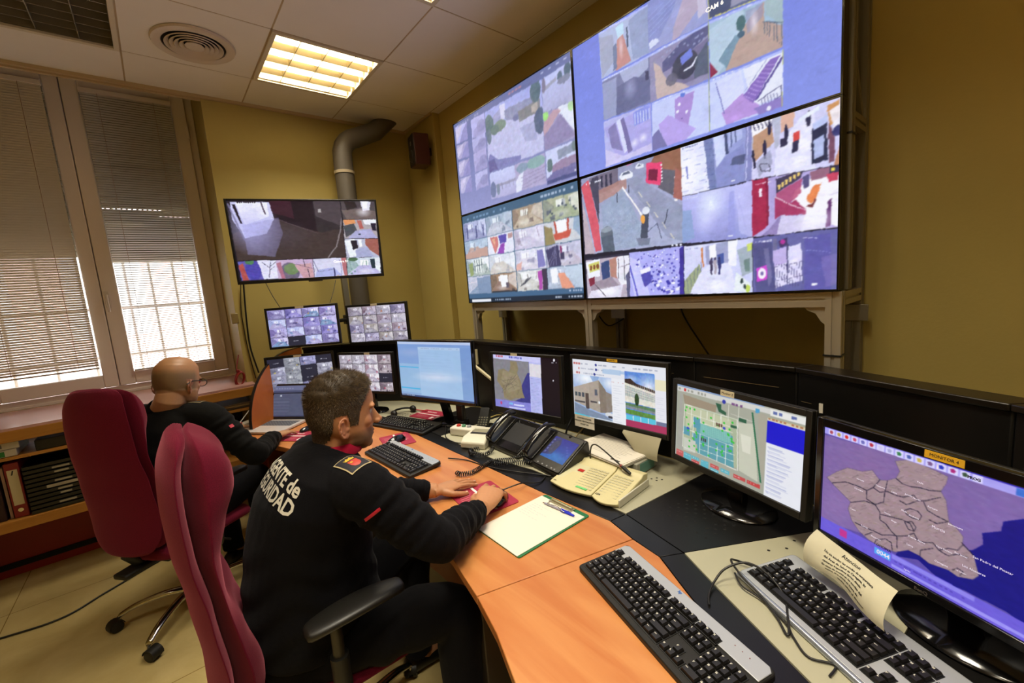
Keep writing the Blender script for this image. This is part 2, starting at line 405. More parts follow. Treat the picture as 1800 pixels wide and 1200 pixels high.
M_DESK = woodmat('beech_desk_laminate', 'b46c37', 'c4844b', .32, (9, 1.2, 9))
M_EDGE = woodmat('orange_shelf_wood', 'a8702a', 'bd8438', .5, (1, 12, 12))
M_PANEL = woodmat('orange_end_panel', 'a85a22', 'bf6d2e', .35, (4, 4, 1))
M_BLK = mat('black_console', '0c0a08', .42, spec=.4, var=.1, vscale=60)
M_BLKG = mat('glossy_black_plastic', '0c0b0b', .14, spec=.6)
M_BLKM = mat('matt_black_plastic', '17150f', .5, spec=.4, bump=.15, bscale=900)
M_DECK = mat('cream_deck', 'aaa68c', .45, var=.03, vscale=4)
M_ALU = mat('aluminium_profile', 'b8ae9a', .38, metal=.55, spec=.5)
M_ALUD = mat('aluminium_dull', '8d8672', .5, metal=.5)
M_CABLE = mat('black_cable', '14120e', .45)
M_CHROME = mat('chrome', 'c8c4bc', .12, metal=1.)
M_PAPER = mat('white_paper', 'ddd6c6', .75)
# ------------------------------------------------------------------ shelf unit in the window niche
SY = 3.55
r = empty('window_shelf_unit', (-.3, SY, 0), 0, 'long low wooden shelf unit with a pinkish top under the window', 'shelf')
MB().b2((-2.1, SY+.004, .955), (.475, YB-.002, .97)).b2((WX0, YB-.002, .955), (WX1-.001, YW-.045, .97)).build('top', mat('pink_laminate', 'd09e98', .26, spec=.7, var=.05, vscale=3), r, world=True)
MB().b2((-2.1, SY, .892), (.475, SY+.03, .9545)).build('top_edge', M_EDGE, r, bevel=.003, world=True)
s = MB(); s.b2((-2.1, SY+.02, .789), (.455, YB-.002, .807)).b2((WX0, YB-.002, .789), (WX1-.002, YW, .807))
s.build('shelf_board', M_EDGE, r, world=True)
s = MB(); s.b2((-2.1, SY+.0, .39), (.455, YB-.002, .448)).b2((WX0, YB-.002, .39), (WX1-.002, YW, .448)); s.build('shelf_board', M_EDGE, r, bevel=.002, world=True)
MB().b2((.455, SY+.01, 0), (.475, YB-.003, .89)).build('side_panel', M_EDGE, r, world=True)
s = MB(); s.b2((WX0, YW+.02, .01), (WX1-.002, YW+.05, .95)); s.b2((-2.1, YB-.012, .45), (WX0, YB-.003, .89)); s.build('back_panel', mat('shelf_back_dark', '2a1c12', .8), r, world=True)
s = MB(); s.b2((-2.1, 3.66, .12), (.455, 3.69, .389)); 
s.b2((WX0, 3.91, .04), (WX1-.002, 3.93, .389))
MB().b2((WX0, 3.91, 0), (WX1-.002, 3.93, .388)).b2((WX0, 3.906, .03), (WX1-.002, 3.91, .075)).build('plinth', [mat('red_plinth', '8c1410', .45)], r, world=True)
MB().b2((WX0, 3.900, .05), (WX1-.002, 3.908, .085)).build('plinth_gap', mat('black_gap', '0a0806', .8), r, world=True)
# paper reams
for k, (z, lab, x0) in enumerate(((.808, 'white paper ream with green label on the shelf', -.93), (.850, 'white paper ream with grey print, on top of the green labelled one', -.915))):
    p = tag(MB().box((x0+.105, SY+.17, z+.0205), (.22, .29, .040)).build('paper_ream', mat('ream_wrap', 'cfc8b8', .5, var=.06, vscale=30), bevel=.004), lab, 'paper ream', 'paper reams on the upper shelf')
    if k == 0: MB().b2((-.93, SY+.0235, .813), (-.76, SY+.0248, .842)).build('ream_label', mat('ream_green', '1e7a34', .5), p)
    else: MB().b2((-.79, SY+.0235, .862), (-.765, SY+.0248, .882)).build('ream_label', mat('ream_print', '6a665e', .5), p)
# box file / cables heap in the upper niche
tag(MB().box((-.57, SY+.14, .8395), (.15, .22, .062)).build('black_box', mat('dusty_black', '1b1712', .6), bevel=.004), 'small black box beside the paper reams on the shelf', 'box')
def folder(x0, x1, z0, z1, col, lab):
    tag(MB().b2((x0, SY+.03, z0), (x1, SY+.28, z1)).build('flat_folder', mat('folder_'+col, col, .6), bevel=.002), lab, 'folder', 'flat folders on the shelf by the orange panel')
folder(.19, .44, .8085, .822, '4a3a26', 'dark brown flat folder at the bottom of the shelf pile')
folder(.17, .42, .823, .835, '8a7348', 'tan flat folder in the middle of the shelf pile')
folder(.20, .43, .836, .846, '5d4930', 'brown flat folder on top of the shelf pile')
# lever arch binder + slim leaning folder
b = empty('lever_arch_binder', (-.752, SY+.17, .449), 0, 'red lever arch binder with cream spine label on lower shelf', 'binder')
MB().box((0, 0, .16), (.058, .27, .318)).build('cover', mat('binder_red', '7d1216', .45), b, bevel=.003)
MB().box((0, -.136, .178), (.040, .002, .205)).build('spine_label', mat('binder_label', 'c9bb92', .6), b)
MB().lathe([(.001, 0), (.011, 0), (.011, .002), (.001, .002)], M=frame((0, -.135, .045), 0, R(90))).build('finger_ring', M_CHROME, b, smooth=40)
f = MB(); vs, fs = text_mesh('/', .03, .0003, .002); f.add(vs, fs, frame((.0, -.1375, .262), 0, R(90)))
f.build('spine_print', mat('ink_black', '15120f', .6), b)
tag(MB().box((-.793, SY+.17, .449+.15), (.012, .24, .30)).build('slim_folder', mat('slim_pink', 'a88b80', .6), bevel=.001), 'slim pale folder standing left of the red binder', 'folder')
tag(MB().box((-.86, SY+.17, .449+.155), (.10, .26, .31)).build('archive_box', mat('archive_dark', '2b0f12', .6), bevel=.003), 'dark maroon archive box at the picture left edge', 'box')
# stack of black letter trays
lab_pos = ((9, .06), (8, .05), (6, .06), (5, .12), (4, .05), (3, .04), (1, .06))
for k in range(11):
    z = .450+k*.0262
    tr = MB(); W, D = .28, .30; xo = -.572+k*.0
    tr.box((xo, SY+.17, z+.002), (W, D, .003)); tr.box((xo-W/2, SY+.17, z+.011), (.004, D, .020)); tr.box((xo+W/2, SY+.17, z+.011), (.004, D, .020))
    tr.box((xo, SY+.17+D/2, z+.011), (W, .004, .020)); tr.box((xo, SY+.17-D/2, z+.0105), (W, .006, .0185))
    o = tag(tr.build('letter_tray', mat('tray_black', '16120d', .35), bevel=.0015), 'black letter tray in the stack on the lower shelf', 'letter tray', 'stacked black letter trays')
    o['label'] = ['bottom black letter tray of the shelf stack', 'black letter tray second from the bottom, small label', 'black letter tray third from the bottom', 'black letter tray fourth from the bottom, tiny label',
                  'black letter tray fifth from bottom, under the long label', 'black letter tray with the longest white label', 'black letter tray just above the long labelled one', 'black letter tray fourth from the top',
                  'black letter tray third from the top, thin label', 'black letter tray second from the top', 'topmost black letter tray of the shelf stack'][k]
    for kk, lw in lab_pos:
        if kk == k: MB().box((xo+.01, SY+.17-D/2-.0042, z+.0105), (lw*1.2, .0014, .010 if lw < .1 else .017)).build('tray_label', mat('tray_label', 'a79c82', .6), o)
# ------------------------------------------------------------------ duct, speaker
r = empty('ventilation_duct', (1.315, 3.55, 0), 0, 'fat grey ventilation duct rising up the wall corner and bending into ceiling', 'duct')
path = [(1.315, 3.55, .02), (1.315, 3.55, 1.5), (1.315, 3.55, 2.60)] + [(1.315+.16*(1-math.cos(a)), 3.55, 2.66+.16*math.sin(a)) for a in (.2, .5, .8, 1.1, 1.35)] + [(1.62, 3.56, 2.90), (1.78, 3.57, 3.05)]
MB().tube(path, .074, 24).build('pipe', mat('duct_grey', '544c40', .55, var=.06, vscale=8), r, world=True, smooth=60)
MB().lathe([(.0745, -.012), (.079, -.010), (.079, .010), (.0745, .012)], c=(1.315, 3.55, 2.53), n=28, ring=True).build('collar', mat('duct_collar', 'a8987a', .5), r, world=True, smooth=60)
r = empty('wall_speaker', (1.875, 3.30, 2.70), R(-102), 'small dark wooden loudspeaker high on the corner pilaster', 'speaker')
MB().box((0, 0, 0), (.155, .13, .25)).build('cabinet', mat('speaker_brown', '43181a', .4), r, bevel=.008)
MB().box((-.0, -.067, 0), (.145, .006, .24)).build('baffle', mat('speaker_black', '17100f', .6), r, bevel=.002)
MB().lathe([(.001, .0), (.018, .002), (.040, .010), (.046, .010), (.048, .0), (.001, .0)], M=frame((0, -.070, -.045), 0, R(90)), n=28).build('woofer', mat('woofer_dark', '2a2422', .45), r, smooth=40)
MB().lathe([(.001, .006), (.008, .004), (.016, .001), (.018, .0), (.001, .0)], M=frame((0, -.070, .055), 0, R(90))).build('tweeter', mat('tweeter_silver', '9c948a', .3, metal=.7), r, smooth=40)
MB().box((.0, .085, 0), (.03, .06, .06)).build('bracket', M_BLK, r)
# ------------------------------------------------------------------ aluminium frame of the video wall
def alu(mb, a, b, w=.045, d=None):
    a, b = Vector(a), Vector(b); t = (b-a).normalized(); d = d or w
    ref = Vector((0, 0, 1)) if abs(t.z) < .9 else Vector((0, 1, 0))
    u = t.cross(ref).normalized(); v = u.cross(t)
    s, g = .5, .10
    def side(q): # slot on each face
        return q
    prof = []
    for (ax, ay, bx, by) in ((-1, -1, 1, -1), (1, -1, 1, 1), (1, 1, -1, 1), (-1, 1, -1, -1)):
        nx, ny = (0, 1) if ax != bx and ay == -1 else ((-1, 0) if ay != by and ax == 1 else ((0, -1) if ay == 1 and ax != bx else (1, 0)))
        P = lambda f, k: ((ax+(bx-ax)*f)+nx*k, (ay+(by-ay)*f)+ny*k)
        prof += [P(0, 0), P(.40, 0), P(.40, .22), P(.60, .22), P(.60, 0)]
    ring = lambda c: [tuple(c+u*(p[0]*w/2)+v*(p[1]*d/2)) for p in prof]
    mb.loft([ring(a), ring(b)]); return mb
VX = 1.70; VZ0, VZ1 = 1.427, 2.627; VY0, VY1 = .3825, 2.509; VYM = 1.4458; VZM = 2.027
FX = VX+.10
r = empty('aluminium_display_rack', (1.85, 1.446, 0), 0, 'tall aluminium profile rack that carries the four wall displays', 'frame')
for y in (VY0+.018, VYM, VY1-.03):
    alu(MB(), (FX-.065, y, 0), (FX-.065, y, VZ0-.002)).build('front_post', M_ALU, r, world=True)
    alu(MB(), (1.995, y, 0), (1.995, y, 2.61)).build('rear_post', M_ALUD, r, world=True)
alu(MB(), (FX+.01, VY0+.018, VZ0), (FX+.01, VY0+.018, 2.61)).build('upright', M_ALUD, r, world=True)
alu(MB(), (FX+.01, VY1-.03, VZ0), (FX+.01, VY1-.03, 2.61)).build('upright', M_ALUD, r, world=True)
alu(MB(), (FX+.01, VYM, VZ0), (FX+.01, VYM, 2.61)).build('upright', M_ALUD, r, world=True)
for (a, b) in ((VY0+.04, VYM-.023), (VYM+.023, VY1-.053)):
    alu(MB(), (FX-.065, a, VZ0-.028), (FX-.065, b, VZ0-.028), .045, .05).build('beam', M_ALU, r, world=True)
for y in (VY0+.018, VYM, VY1-.03):
    for z in (VZ0-.028, 1.98, 2.55):
        alu(MB(), (FX-.04 if z < 1.5 else FX+.033, y, z), (1.972, y, z)).build('side_beam', M_ALUD if z > 1.5 else M_ALU, r, world=True)
    alu(MB(), (FX+.03, y, 2.02+.18), (1.97, y, 2.02), .03).build('brace', M_ALUD, r, world=True)
for y, s in ((VY0+.042, 1), (VYM-.023, -1), (VYM+.023, 1), (VY1-.053, -1)):
    g = MB(); z = VZ0-.053
    pts = [(0, 0), (s*.06, 0), (s*.052, -.012), (s*.028, -.022), (s*.012, -.05), (0, -.06)]
    g.prism(pts, -.012, .012, Matrix.Translation((FX-.065, y, z)) @ Matrix(((0, 0, 1, 0), (1, 0, 0, 0), (0, 1, 0, 0), (0, 0, 0, 1))))
    g.build('corner_gusset', M_ALU, r, world=True, fixn=True)
for y in (VY0+.018, VYM, VY1-.03):
    MB().b2((1.965, y-.045, 1.30), (1.972, y+.045, 1.36)).build('fixing_plate', mat('zinc', 'a9a596', .4, metal=.8), r, bevel=.001, world=True)
for z, y in ((1.21, VY0+.018), (1.93, VY0+.018)):
    MB().box((FX-.065 if z < 1.4 else FX+.01, y, z), (.052, .052, .006)).build('cable_tie', M_CABLE, r, world=True)
# hanging cables behind the rack
for k, (pts, lab) in enumerate(([[(1.88, 1.02, 1.45), (1.90, 1.03, 1.34), (1.93, .95, 1.18), (1.95, .87, 1.05)], 'thin black cable hanging behind the rack, toward its right'],
                                [[(1.9, 1.62, 1.44), (1.93, 1.56, 1.33), (1.95, 1.50, 1.26), (1.955, 1.40, 1.30)], 'short black cable looping beside the middle rear post'],
                                [[(1.9, 2.3, 1.45), (1.93, 2.2, 1.37), (1.93, 2.1, 1.38), (1.9, 2.02, 1.45)], 'black cable drooping below the left displays'])):
    tag(MB().tube(smoothpath(pts, 8), .004, 6).build('cable', M_CABLE, smooth=60), lab, 'cable')
# ------------------------------------------------------------------ control desk
F = [(.30, 3.16), (.315, 2.96), (.345, 2.80), (.412, 2.644), (.476, 2.453), (.520, 2.25), (.553, 2.02), (.585, 1.80), (.600, 1.60), (.600, 1.42), (.588, 1.25), (.565, 1.05), (.526, .869), (.49, .74), (.441, .615), (.36, .44), (.25, .25), (.10, .02), (-.08, -.22)]
B = [(.64, 3.37), (.80, 3.10), (.93, 2.80), (1.02, 2.43), (1.02, 2.12), (1.025, 1.56), (1.025, 1.13), (1.038, .831), (1.004, .721), (.984, .62), (.908, .50), (.869, .435), (.72, .17), (.55, -.1), (.36, -.40)]
D = [(.70, 3.41), (.87, 3.13), (1.00, 2.82), (1.088, 2.50), (1.095, 2.11), (1.094, 1.55), (1.135, 1.314), (1.137, 1.189), (1.106, .819), (1.075, .70), (1.045, .581), (.977, .463), (.845, .221), (.66, -.05), (.46, -.36)]
K = [(.80, 3.475), (1.03, 3.30), (1.31, 2.94), (1.56, 2.30), (1.585, 1.42), (1.60, .82), (1.57, .46), (1.38, 0), (1.13, -.38)]
def inset(poly, d):
    n = len(poly); A = sum(poly[i][0]*poly[(i+1) % n][1]-poly[(i+1) % n][0]*poly[i][1] for i in range(n)); sg = 1 if A > 0 else -1; out = []
    for i in range(n):
        p, q, s_ = Vector(poly[i-1]), Vector(poly[i]), Vector(poly[(i+1) % n])
        a = (q-p).normalized(); b = (s_-q).normalized(); na = Vector((-a.y, a.x))*sg; nb = Vector((-b.y, b.x))*sg; bi = (na+nb)
        bi = bi.normalized()/max(.35, bi.normalized().dot(na)); out.append(tuple(q+bi*d))
    return out
desk = empty('control_desk', (1.0, 1.6, 0), 0, 'long curved control room desk, orange wood with black strip and cream deck', 'desk')
wood1 = F[:13]+[(1.004, .721)]+B[7::-1]; wood2 = [F[12]]+F[13:]+B[:8:-1]+[(1.004, .721)]
for wd_ in (wood1, wood2):
    MB().prism(inset(wd_, .0012), .712, .74).build('desktop', [M_DESK], desk, bevel=.0015, world=True, seg=1)
st = MB()
def strip(i0, i1, bi0, bi1): st.prism(inset(B[bi0:bi1+1]+D[i0:i1+1][::-1], .0012), .70, .7395)
strip(0, 8, 0, 7); strip(8, 10, 7, 9); strip(10, 14, 9, 14)
st.build('black_strip', mat('black_strip', '0d0b08', .32, spec=.45, var=.1, vscale=40), desk, bevel=.001, world=True, seg=1)
# deck panels
S1 = (1.0945, 2.02); S1b = (1.565, 2.02); S0 = (1.092, 2.36); S0b = (1.53, 2.36)
pan = [('cream_deck_panel', M_DECK, [D[0], D[1], D[2], D[3], S0, S0b, K[2], K[1], K[0]]),
       ('black_deck_panel', M_BLK, [S0, D[4], S1, S1b, K[3], S0b]),
       ('cream_deck_panel', M_DECK, [S1, D[5], D[6], D[7], D[8], (1.597, .76), K[5], K[4], S1b]),
       ('black_deck_panel', M_BLK, [D[8], D[9], D[10], (1.50, .292), K[6], (1.597, .76)]),
       ('cream_deck_panel', M_DECK, [D[10], D[11], D[12], (.80, .15), (1.42, .095), (1.50, .292)]),
       ('black_deck_panel', M_BLK, [(.80, .15), D[13], D[14], K[8], K[7], (1.42, .095)])]
def hole_rows(c, ang, nx, ny, px, py, skip):
    out = []; u = Vector((math.cos(ang), math.sin(ang))); v = Vector((-u.y, u.x))
    for i in range(nx):
        for j in range(ny):
            if (i, j) in skip: continue
            p = Vector(c)+u*(i*px+(j % 2)*px/2)+v*j*py; out.append(p)
    return out
holes = {2: hole_rows((1.40, .86), R(90), 2, 2, .022, .020, {}), 3: hole_rows((1.20, .745), R(-15), 4, 7, .04, -.018, {}) + hole_rows((1.16, .60), R(-15), 5, 3, .04, -.016, {}),
         4: hole_rows((1.21, .42), R(-110), 1, 3, .03, .05, {}), 0: hole_rows((1.18, 2.55), R(100), 3, 2, .03, .03, {})}
for k, (nm, mt, poly) in enumerate(pan):
    mb = MB(); mb.prism(inset(poly, .0015), .705, .74)
    for p in holes.get(k, []):
        mb.cur = 1; mb.lathe([(.0001, .0002), (.0042, .0002), (.0042, .0004), (.0001, .0004)], c=(p[0], p[1], .74), n=10); mb.cur = 0
    mb.build(nm, [mt, mat('hole_dark', '060504', .9)], desk, world=True)
# dark carcass below, wood modesty panel and legs
Ki = [(x-.004, y) for x, y in K]
MB().prism([(.66, 3.36), (.90, 3.0), (1.06, 2.45), (1.06, 1.4), (1.06, .85), (.98, .55), (.72, .1), (.45, -.33), (1.1, -.36), (1.36, 0), (1.55, .46), (1.57, .82), (1.56, 1.42), (1.53, 2.28), (1.29, 2.92), (1.02, 3.27), (.79, 3.44)], .06, .70).build('carcass', mat('carcass_dark', '1c1611', .6), desk, world=True)
md = MB(); MP = [(x+.17+.02*math.sin(i), y) for i, (x, y) in enumerate(F[1:17])]
MP = [(x+.20, y+.0) for x, y in F[2:17]]
for a, b in zip(MP[:-1], MP[1:]):
    dx, dy = b[0]-a[0], b[1]-a[1]; L = math.hypot(dx, dy); nx, ny = -dy/L*.018, dx/L*.018
    md.prism([a, b, (b[0]-nx, b[1]-ny), (a[0]-nx, a[1]-ny)], .30, .705)
md.build('modesty_panel', mat('modesty_wood', '8a4a24', .5), desk, world=True)
lg = MB()
for (x, y) in ((.60, 2.3), (.66, 1.05), (.45, .5)):
    MB().b2((x-.03, y-.03, 0), (x+.42, y+.03, .70)).build('leg_panel', mat('leg_grey', '4c443a', .5), desk, bevel=.004, world=True)
MB().prism([(x, y) for x, y in ((.42, 3.12), (.66, 3.36), (.62, 3.38), (.40, 3.16))], 0, .71).build('leg_panel', M_PANEL, desk, world=True)
# backboard with ledge
KO = [(.842, 3.528), (1.073, 3.343), (1.363, 2.965), (1.618, 2.306), (1.643, 1.42), (1.655, .815), (1.621, .435), (1.42, -.04), (1.17, -.42)]
bb = MB()
for i in range(len(K)-1):
    q = [K[i], K[i+1], KO[i+1], KO[i]]
    bb.prism(inset(q, .0012), .741, 1.175)
bb.build('backboard', M_BLK, desk, bevel=.004, world=True)
cap = MB()
for i in range(len(K)-1):
    def off(p, q, k): return (p[0]+(p[0]-q[0])*k, p[1]+(p[1]-q[1])*k)
    q = [off(K[i], KO[i], .18), off(K[i+1], KO[i+1], .18), off(KO[i+1], K[i+1], .35), off(KO[i], K[i], .35)]
    cap.prism(inset(q, .001), 1.175, 1.192)
cap.build('top_ledge', mat('ledge_black', '17120b', .3, spec=.5), desk, bevel=.003, world=True)
gr = MB()
for i in (4, 5, 6):
    a, b = Vector(K[i]), Vector(K[i+1]); t = (b-a); L = t.length; t /= L; n = Vector((t.y, -t.x)); n = n if n.x < 0 else -n
    for f0, f1, z in (((.10, .85, 1.115),) if i != 6 else ((.03, .10, 1.08), (.03, .10, 1.05), (.03, .10, 1.02))):
        p, q = a+t*L*f0+n*.0008, a+t*L*f1+n*.0008
        gr.add([(p.x, p.y, z), (q.x, q.y, z), (q.x, q.y, z+.0022), (p.x, p.y, z+.0022)], [(0, 1, 2, 3)])
gr.build('slot_line', mat('slot_highlight', '6a5a40', .35), desk, world=True, fixn=False)  # pale strips: the highlight along the backboard grooves is put into their colour
# orange end panel with quarter-ellipse top
pp = []
for k in range(13):
    a = R(90*k/12); pp.append((.02+.50*(1-math.cos(a))*1.0, .76+.43*math.sin(a)))
pp += [(.66, 1.19), (.66, .0), (.02, .0)]
T = Matrix.Translation((.335, 3.075, 0)) @ Matrix.Rotation(R(45), 4, 'Z') @ Matrix.Rotation(R(90), 4, 'X')
MB().prism(pp, -.009, .009, T).build('end_panel', M_PANEL, desk, bevel=.003, world=True)
po = [(p[0]-.0035*math.cos(R(90*k/12)), p[1]+.0035*math.sin(R(90*k/12))) for k, p in enumerate(pp[:13])]
MB().prism(po+[(.66, 1.1935), (.66, 1.1905)]+[(p[0]-.0004, p[1]+.0004) for p in pp[12::-1]], -.0095, .0095, T).build('panel_edging', mat('edging_black', '1c1510', .4), desk, world=True)
# ------------------------------------------------------------------ screen pictures: painted into a fine vertex-colour grid on each panel
def screen_mat():
    m, nt, b = newmat('screen_picture')
    a = nt.nodes.new('ShaderNodeAttribute'); a.attribute_name = 'picture'
    b.inputs['Base Color'].default_value = (.012, .012, .014, 1); b.inputs['Roughness'].default_value = .35; b.inputs['Specular IOR Level'].default_value = .2
    nt.links.new(a.outputs['Color'], b.inputs['Emission Color']); b.inputs['Emission Strength'].default_value = 1.0
    return m
M_SCR = screen_mat()
def hexc(c):
    return np.array([int(c[i:i+2], 16)/255 for i in (0, 2, 4)]) if isinstance(c, str) else np.array(c)
class Cv:
    def __init__(s, M, w, h, nx):
        ny = max(2, int(round(nx*h/w))); s.nx, s.ny, s.M, s.w, s.h = nx, ny, M, w, h
        U, V = np.meshgrid(np.linspace(0, 1, nx), np.linspace(0, 1, ny)); s.U, s.V = U, V
        A = np.array(M); loc = np.stack([(U-.5)*w, 0*U, (.5-V)*h, 1+0*U], -1); P = loc @ A.T
        d = P[..., :3]-np.array(CPOS); f, r, u = (np.array(k) for k in (FW, RT, UP)); z = np.maximum(d@f, .01)
        s.X = 900+FPX*(d@r)/z; s.Y = 600-FPX*(d@u)/z
        s.img = np.zeros((ny, nx, 3)); s.rs = np.random.RandomState(int(abs(M[0][3]*1000+M[2][3]*777)) % 9999)
        s.uv()
    def uv(s): s.a, s.b = s.U, s.V; s.clip = np.ones_like(s.U, bool); return s
    def crop(s, ox, oy, k): s.a, s.b = (s.X-ox)*k, (s.Y-oy)*k; s.clip = np.ones_like(s.U, bool); return s
    def quad(s, p):
        """switch to the 0..1 coordinates of a quad (tl, tr, br, bl) given in the current ones"""
        q = [(0, 0), (1, 0), (1, 1), (0, 1)]; A = []; B = []
        for (x, y), (u, v) in zip(p, q):
            A.append([x, y, 1, 0, 0, 0, -u*x, -u*y]); B.append(u); A.append([0, 0, 0, x, y, 1, -v*x, -v*y]); B.append(v)
        H = np.append(np.linalg.solve(np.array(A, float), np.array(B, float)), 1).reshape(3, 3)
        w = H[2, 0]*s.a+H[2, 1]*s.b+H[2, 2]; a = (H[0, 0]*s.a+H[0, 1]*s.b+H[0, 2])/w; b = (H[1, 0]*s.a+H[1, 1]*s.b+H[1, 2])/w
        c = Cv.__new__(Cv); c.__dict__.update(s.__dict__); c.a, c.b = a, b
        c.clip = s.clip & (a >= 0) & (a <= 1) & (b >= 0) & (b <= 1); return c
    def sub(s, x0, y0, x1, y1): return s.quad([(x0, y0), (x1, y0), (x1, y1), (x0, y1)])
    def put(s, m, c, al=1.):
        m = m & s.clip
        if np.any(m): s.img[m] = s.img[m]*(1-al)+hexc(c)*al
        return s
    def fill(s, c, al=1.): return s.put(s.clip, c, al)
    def rect(s, c, x0, y0, x1, y1, al=1.): return s.put((s.a >= x0) & (s.a <= x1) & (s.b >= y0) & (s.b <= y1), c, al)
    def poly(s, c, pts, al=1.):
        n = len(pts); ins = np.zeros_like(s.U, bool)
        for i in range(n):
            x0, y0 = pts[i]; x1, y1 = pts[(i+1) % n]
            if y0 == y1: continue
            k = ((y0 > s.b) != (y1 > s.b)) & (s.a < (x1-x0)*(s.b-y0)/(y1-y0)+x0); ins ^= k
        return s.put(ins, c, al)
    def ell(s, c, x, y, rx, ry, al=1.): return s.put(((s.a-x)/rx)**2+((s.b-y)/ry)**2 < 1, c, al)
    def glow(s, c, x, y, rx, ry, al=.8):
        d = np.clip(1-np.sqrt(((s.a-x)/rx)**2+((s.b-y)/ry)**2), 0, 1)*al; d = (d*s.clip)[..., None]
        s.img[:] = s.img*(1-d)+hexc(c)*d; return s
    def line(s, c, x0, y0, x1, y1, w, al=1.):
        dx, dy = x1-x0, y1-y0; L = dx*dx+dy*dy+1e-12; t = np.clip(((s.a-x0)*dx+(s.b-y0)*dy)/L, 0, 1)
        return s.put(np.hypot(s.a-x0-t*dx, s.b-y0-t*dy) < w/2, c, al)
    def lines(s, c, pts, w, al=1.):
        for p, q in zip(pts[:-1], pts[1:]): s.line(c, *p, *q, w, al)
        return s
    def grad(s, c0, c1, ax=1, al=1.):
        t = np.clip(s.b if ax else s.a, 0, 1)[..., None]; g = hexc(c0)*(1-t)+hexc(c1)*t; k = s.clip[..., None]*al
        s.img[:] = s.img*(1-k)+g*k; return s
    def noise(s, amp, n=24, chroma=.3, m=None):
        G = s.rs.rand(n+1, n+1, 3); a = np.clip(s.a, 0, .9999)*n; b = np.clip(s.b, 0, .9999)*n
        i, j = a.astype(int), b.astype(int); fa, fb = (a-i)[..., None], (b-j)[..., None]
        v = (G[j, i]*(1-fa)+G[j, i+1]*fa)*(1-fb)+(G[j+1, i]*(1-fa)+G[j+1, i+1]*fa)*fb-.5
        v = v.mean(-1, keepdims=True)*(1-chroma)+v*chroma
        s.img[:] = np.clip(s.img+v*2*amp*s.clip[..., None], 0, 1); return s
    def dashes(s, c, x0, y, x1, h, n=12, al=.9):
        L = (x1-x0)/n
        for k in range(n):
            if s.rs.rand() < .8: s.rect(c, x0+k*L, y-h/2, x0+k*L+L*(.45+.4*s.rs.rand()), y+h/2, al)
        return s
    def rows(s, c, x0, y0, x1, y1, n, th=.3, al=.5):
        for k in range(n):
            y = y0+(k+.5)*(y1-y0)/n; s.rect(c, x0, y-(y1-y0)/n*th/2, x0+(x1-x0)*(.4+.55*s.rs.rand()), y+(y1-y0)/n*th/2, al)
        return s
    def feed(s, wall='c9c6dc', floor='a9a4bc', dark='3a3650', lit='f2f2ff', acc=None, seed=0, hor=.42):
        """a generic surveillance view of an indoor space: walls, floor, a bright opening, furniture"""
        r = random.Random(seed); s.fill(wall); vx = r.uniform(.3, .7)
        s.poly(floor, [(-.1, 1.1), (vx-.18, hor), (vx+.2, hor), (1.1, 1.1)])
        s.poly(dark, [(0, 0), (r.uniform(.1, .25), .1), (vx-.18, hor), (0, .9)], r.uniform(.15, .5))
        s.poly(lit, [(1, 0), (r.uniform(.7, .85), .1), (vx+.2, hor), (1, .85)], r.uniform(.2, .6))
        s.rect(lit, vx-.14, hor-.28, vx+.1, hor, .85); s.rect(dark, vx+.02, hor-.24, vx+.05, hor+.02, .7)
        for k in range(r.randint(2, 4)): x = r.uniform(.05, .9); s.line(dark, x, r.uniform(0, .3), x+r.uniform(-.06, .06), r.uniform(.4, .8), .018, .6)
        for k in range(r.randint(2, 5)):
            x, y = r.uniform(.08, .9), r.uniform(.45, .9); w = r.uniform(.04, .14); s.poly(acc if (acc and k == 0) else dark, [(x, y), (x+w, y-.04), (x+w*1.1, y+w*1.1), (x+.01, y+w*1.3)], .75)
        s.glow(lit, vx, .75, .28, .2, .5); s.noise(.09, 16, .15); s.noise(.05, 40, .2)
        return s
    def haze(s, tint, h, warp=.004, gain=1.):
        """camera softness: wobble the drawn edges a little, veil with a tint, add fine grain"""
        ny, nx = s.U.shape; du = np.zeros_like(s.U); dv = np.zeros_like(s.U)
        for n, k in ((18, 1.), (60, .7), (140, .5)):
            for arr in (du, dv):
                Gd = s.rs.rand(n+2, n+2)-.5; a = s.U*.9999*n; b = s.V*.9999*n; i, j = a.astype(int), b.astype(int); fa, fb = a-i, b-j
                arr += k*((Gd[j, i]*(1-fa)+Gd[j, i+1]*fa)*(1-fb)+(Gd[j+1, i]*(1-fa)+Gd[j+1, i+1]*fa)*fb)
        X = np.clip((s.U+du*warp)*(nx-1), 0, nx-1).astype(int); Y = np.clip((s.V+dv*warp*1.7)*(ny-1), 0, ny-1).astype(int); s.img = s.img[Y, X]
        L = s.img.mean(-1, keepdims=True); k = 1+.07*(s.rs.rand(ny, nx, 1)-.5)+.03*(du*dv*8)[..., None]
        s.img = np.clip(s.img*k*gain, 0, 1)*(1-h)+hexc(tint)*h; return s
    def object(s, parent, name='screen'):
        nx, ny = s.nx, s.ny; N = nx*ny
        for _ in range(2 if nx > 300 else 1):
            P = np.pad(s.img, ((1, 1), (1, 1), (0, 0)), 'edge'); s.img = (P[:-2, 1:-1]+P[2:, 1:-1]+P[1:-1, :-2]+P[1:-1, 2:]+2*P[1:-1, 1:-1])/6
        me = bpy.data.meshes.new(name)
        co = np.stack([(s.U-.5)*s.w, 0*s.U, (.5-s.V)*s.h], -1).reshape(-1, 3)
        i = np.arange(N).reshape(ny, nx); q = np.stack([i[1:, :-1], i[1:, 1:], i[:-1, 1:], i[:-1, :-1]], -1).reshape(-1, 4)
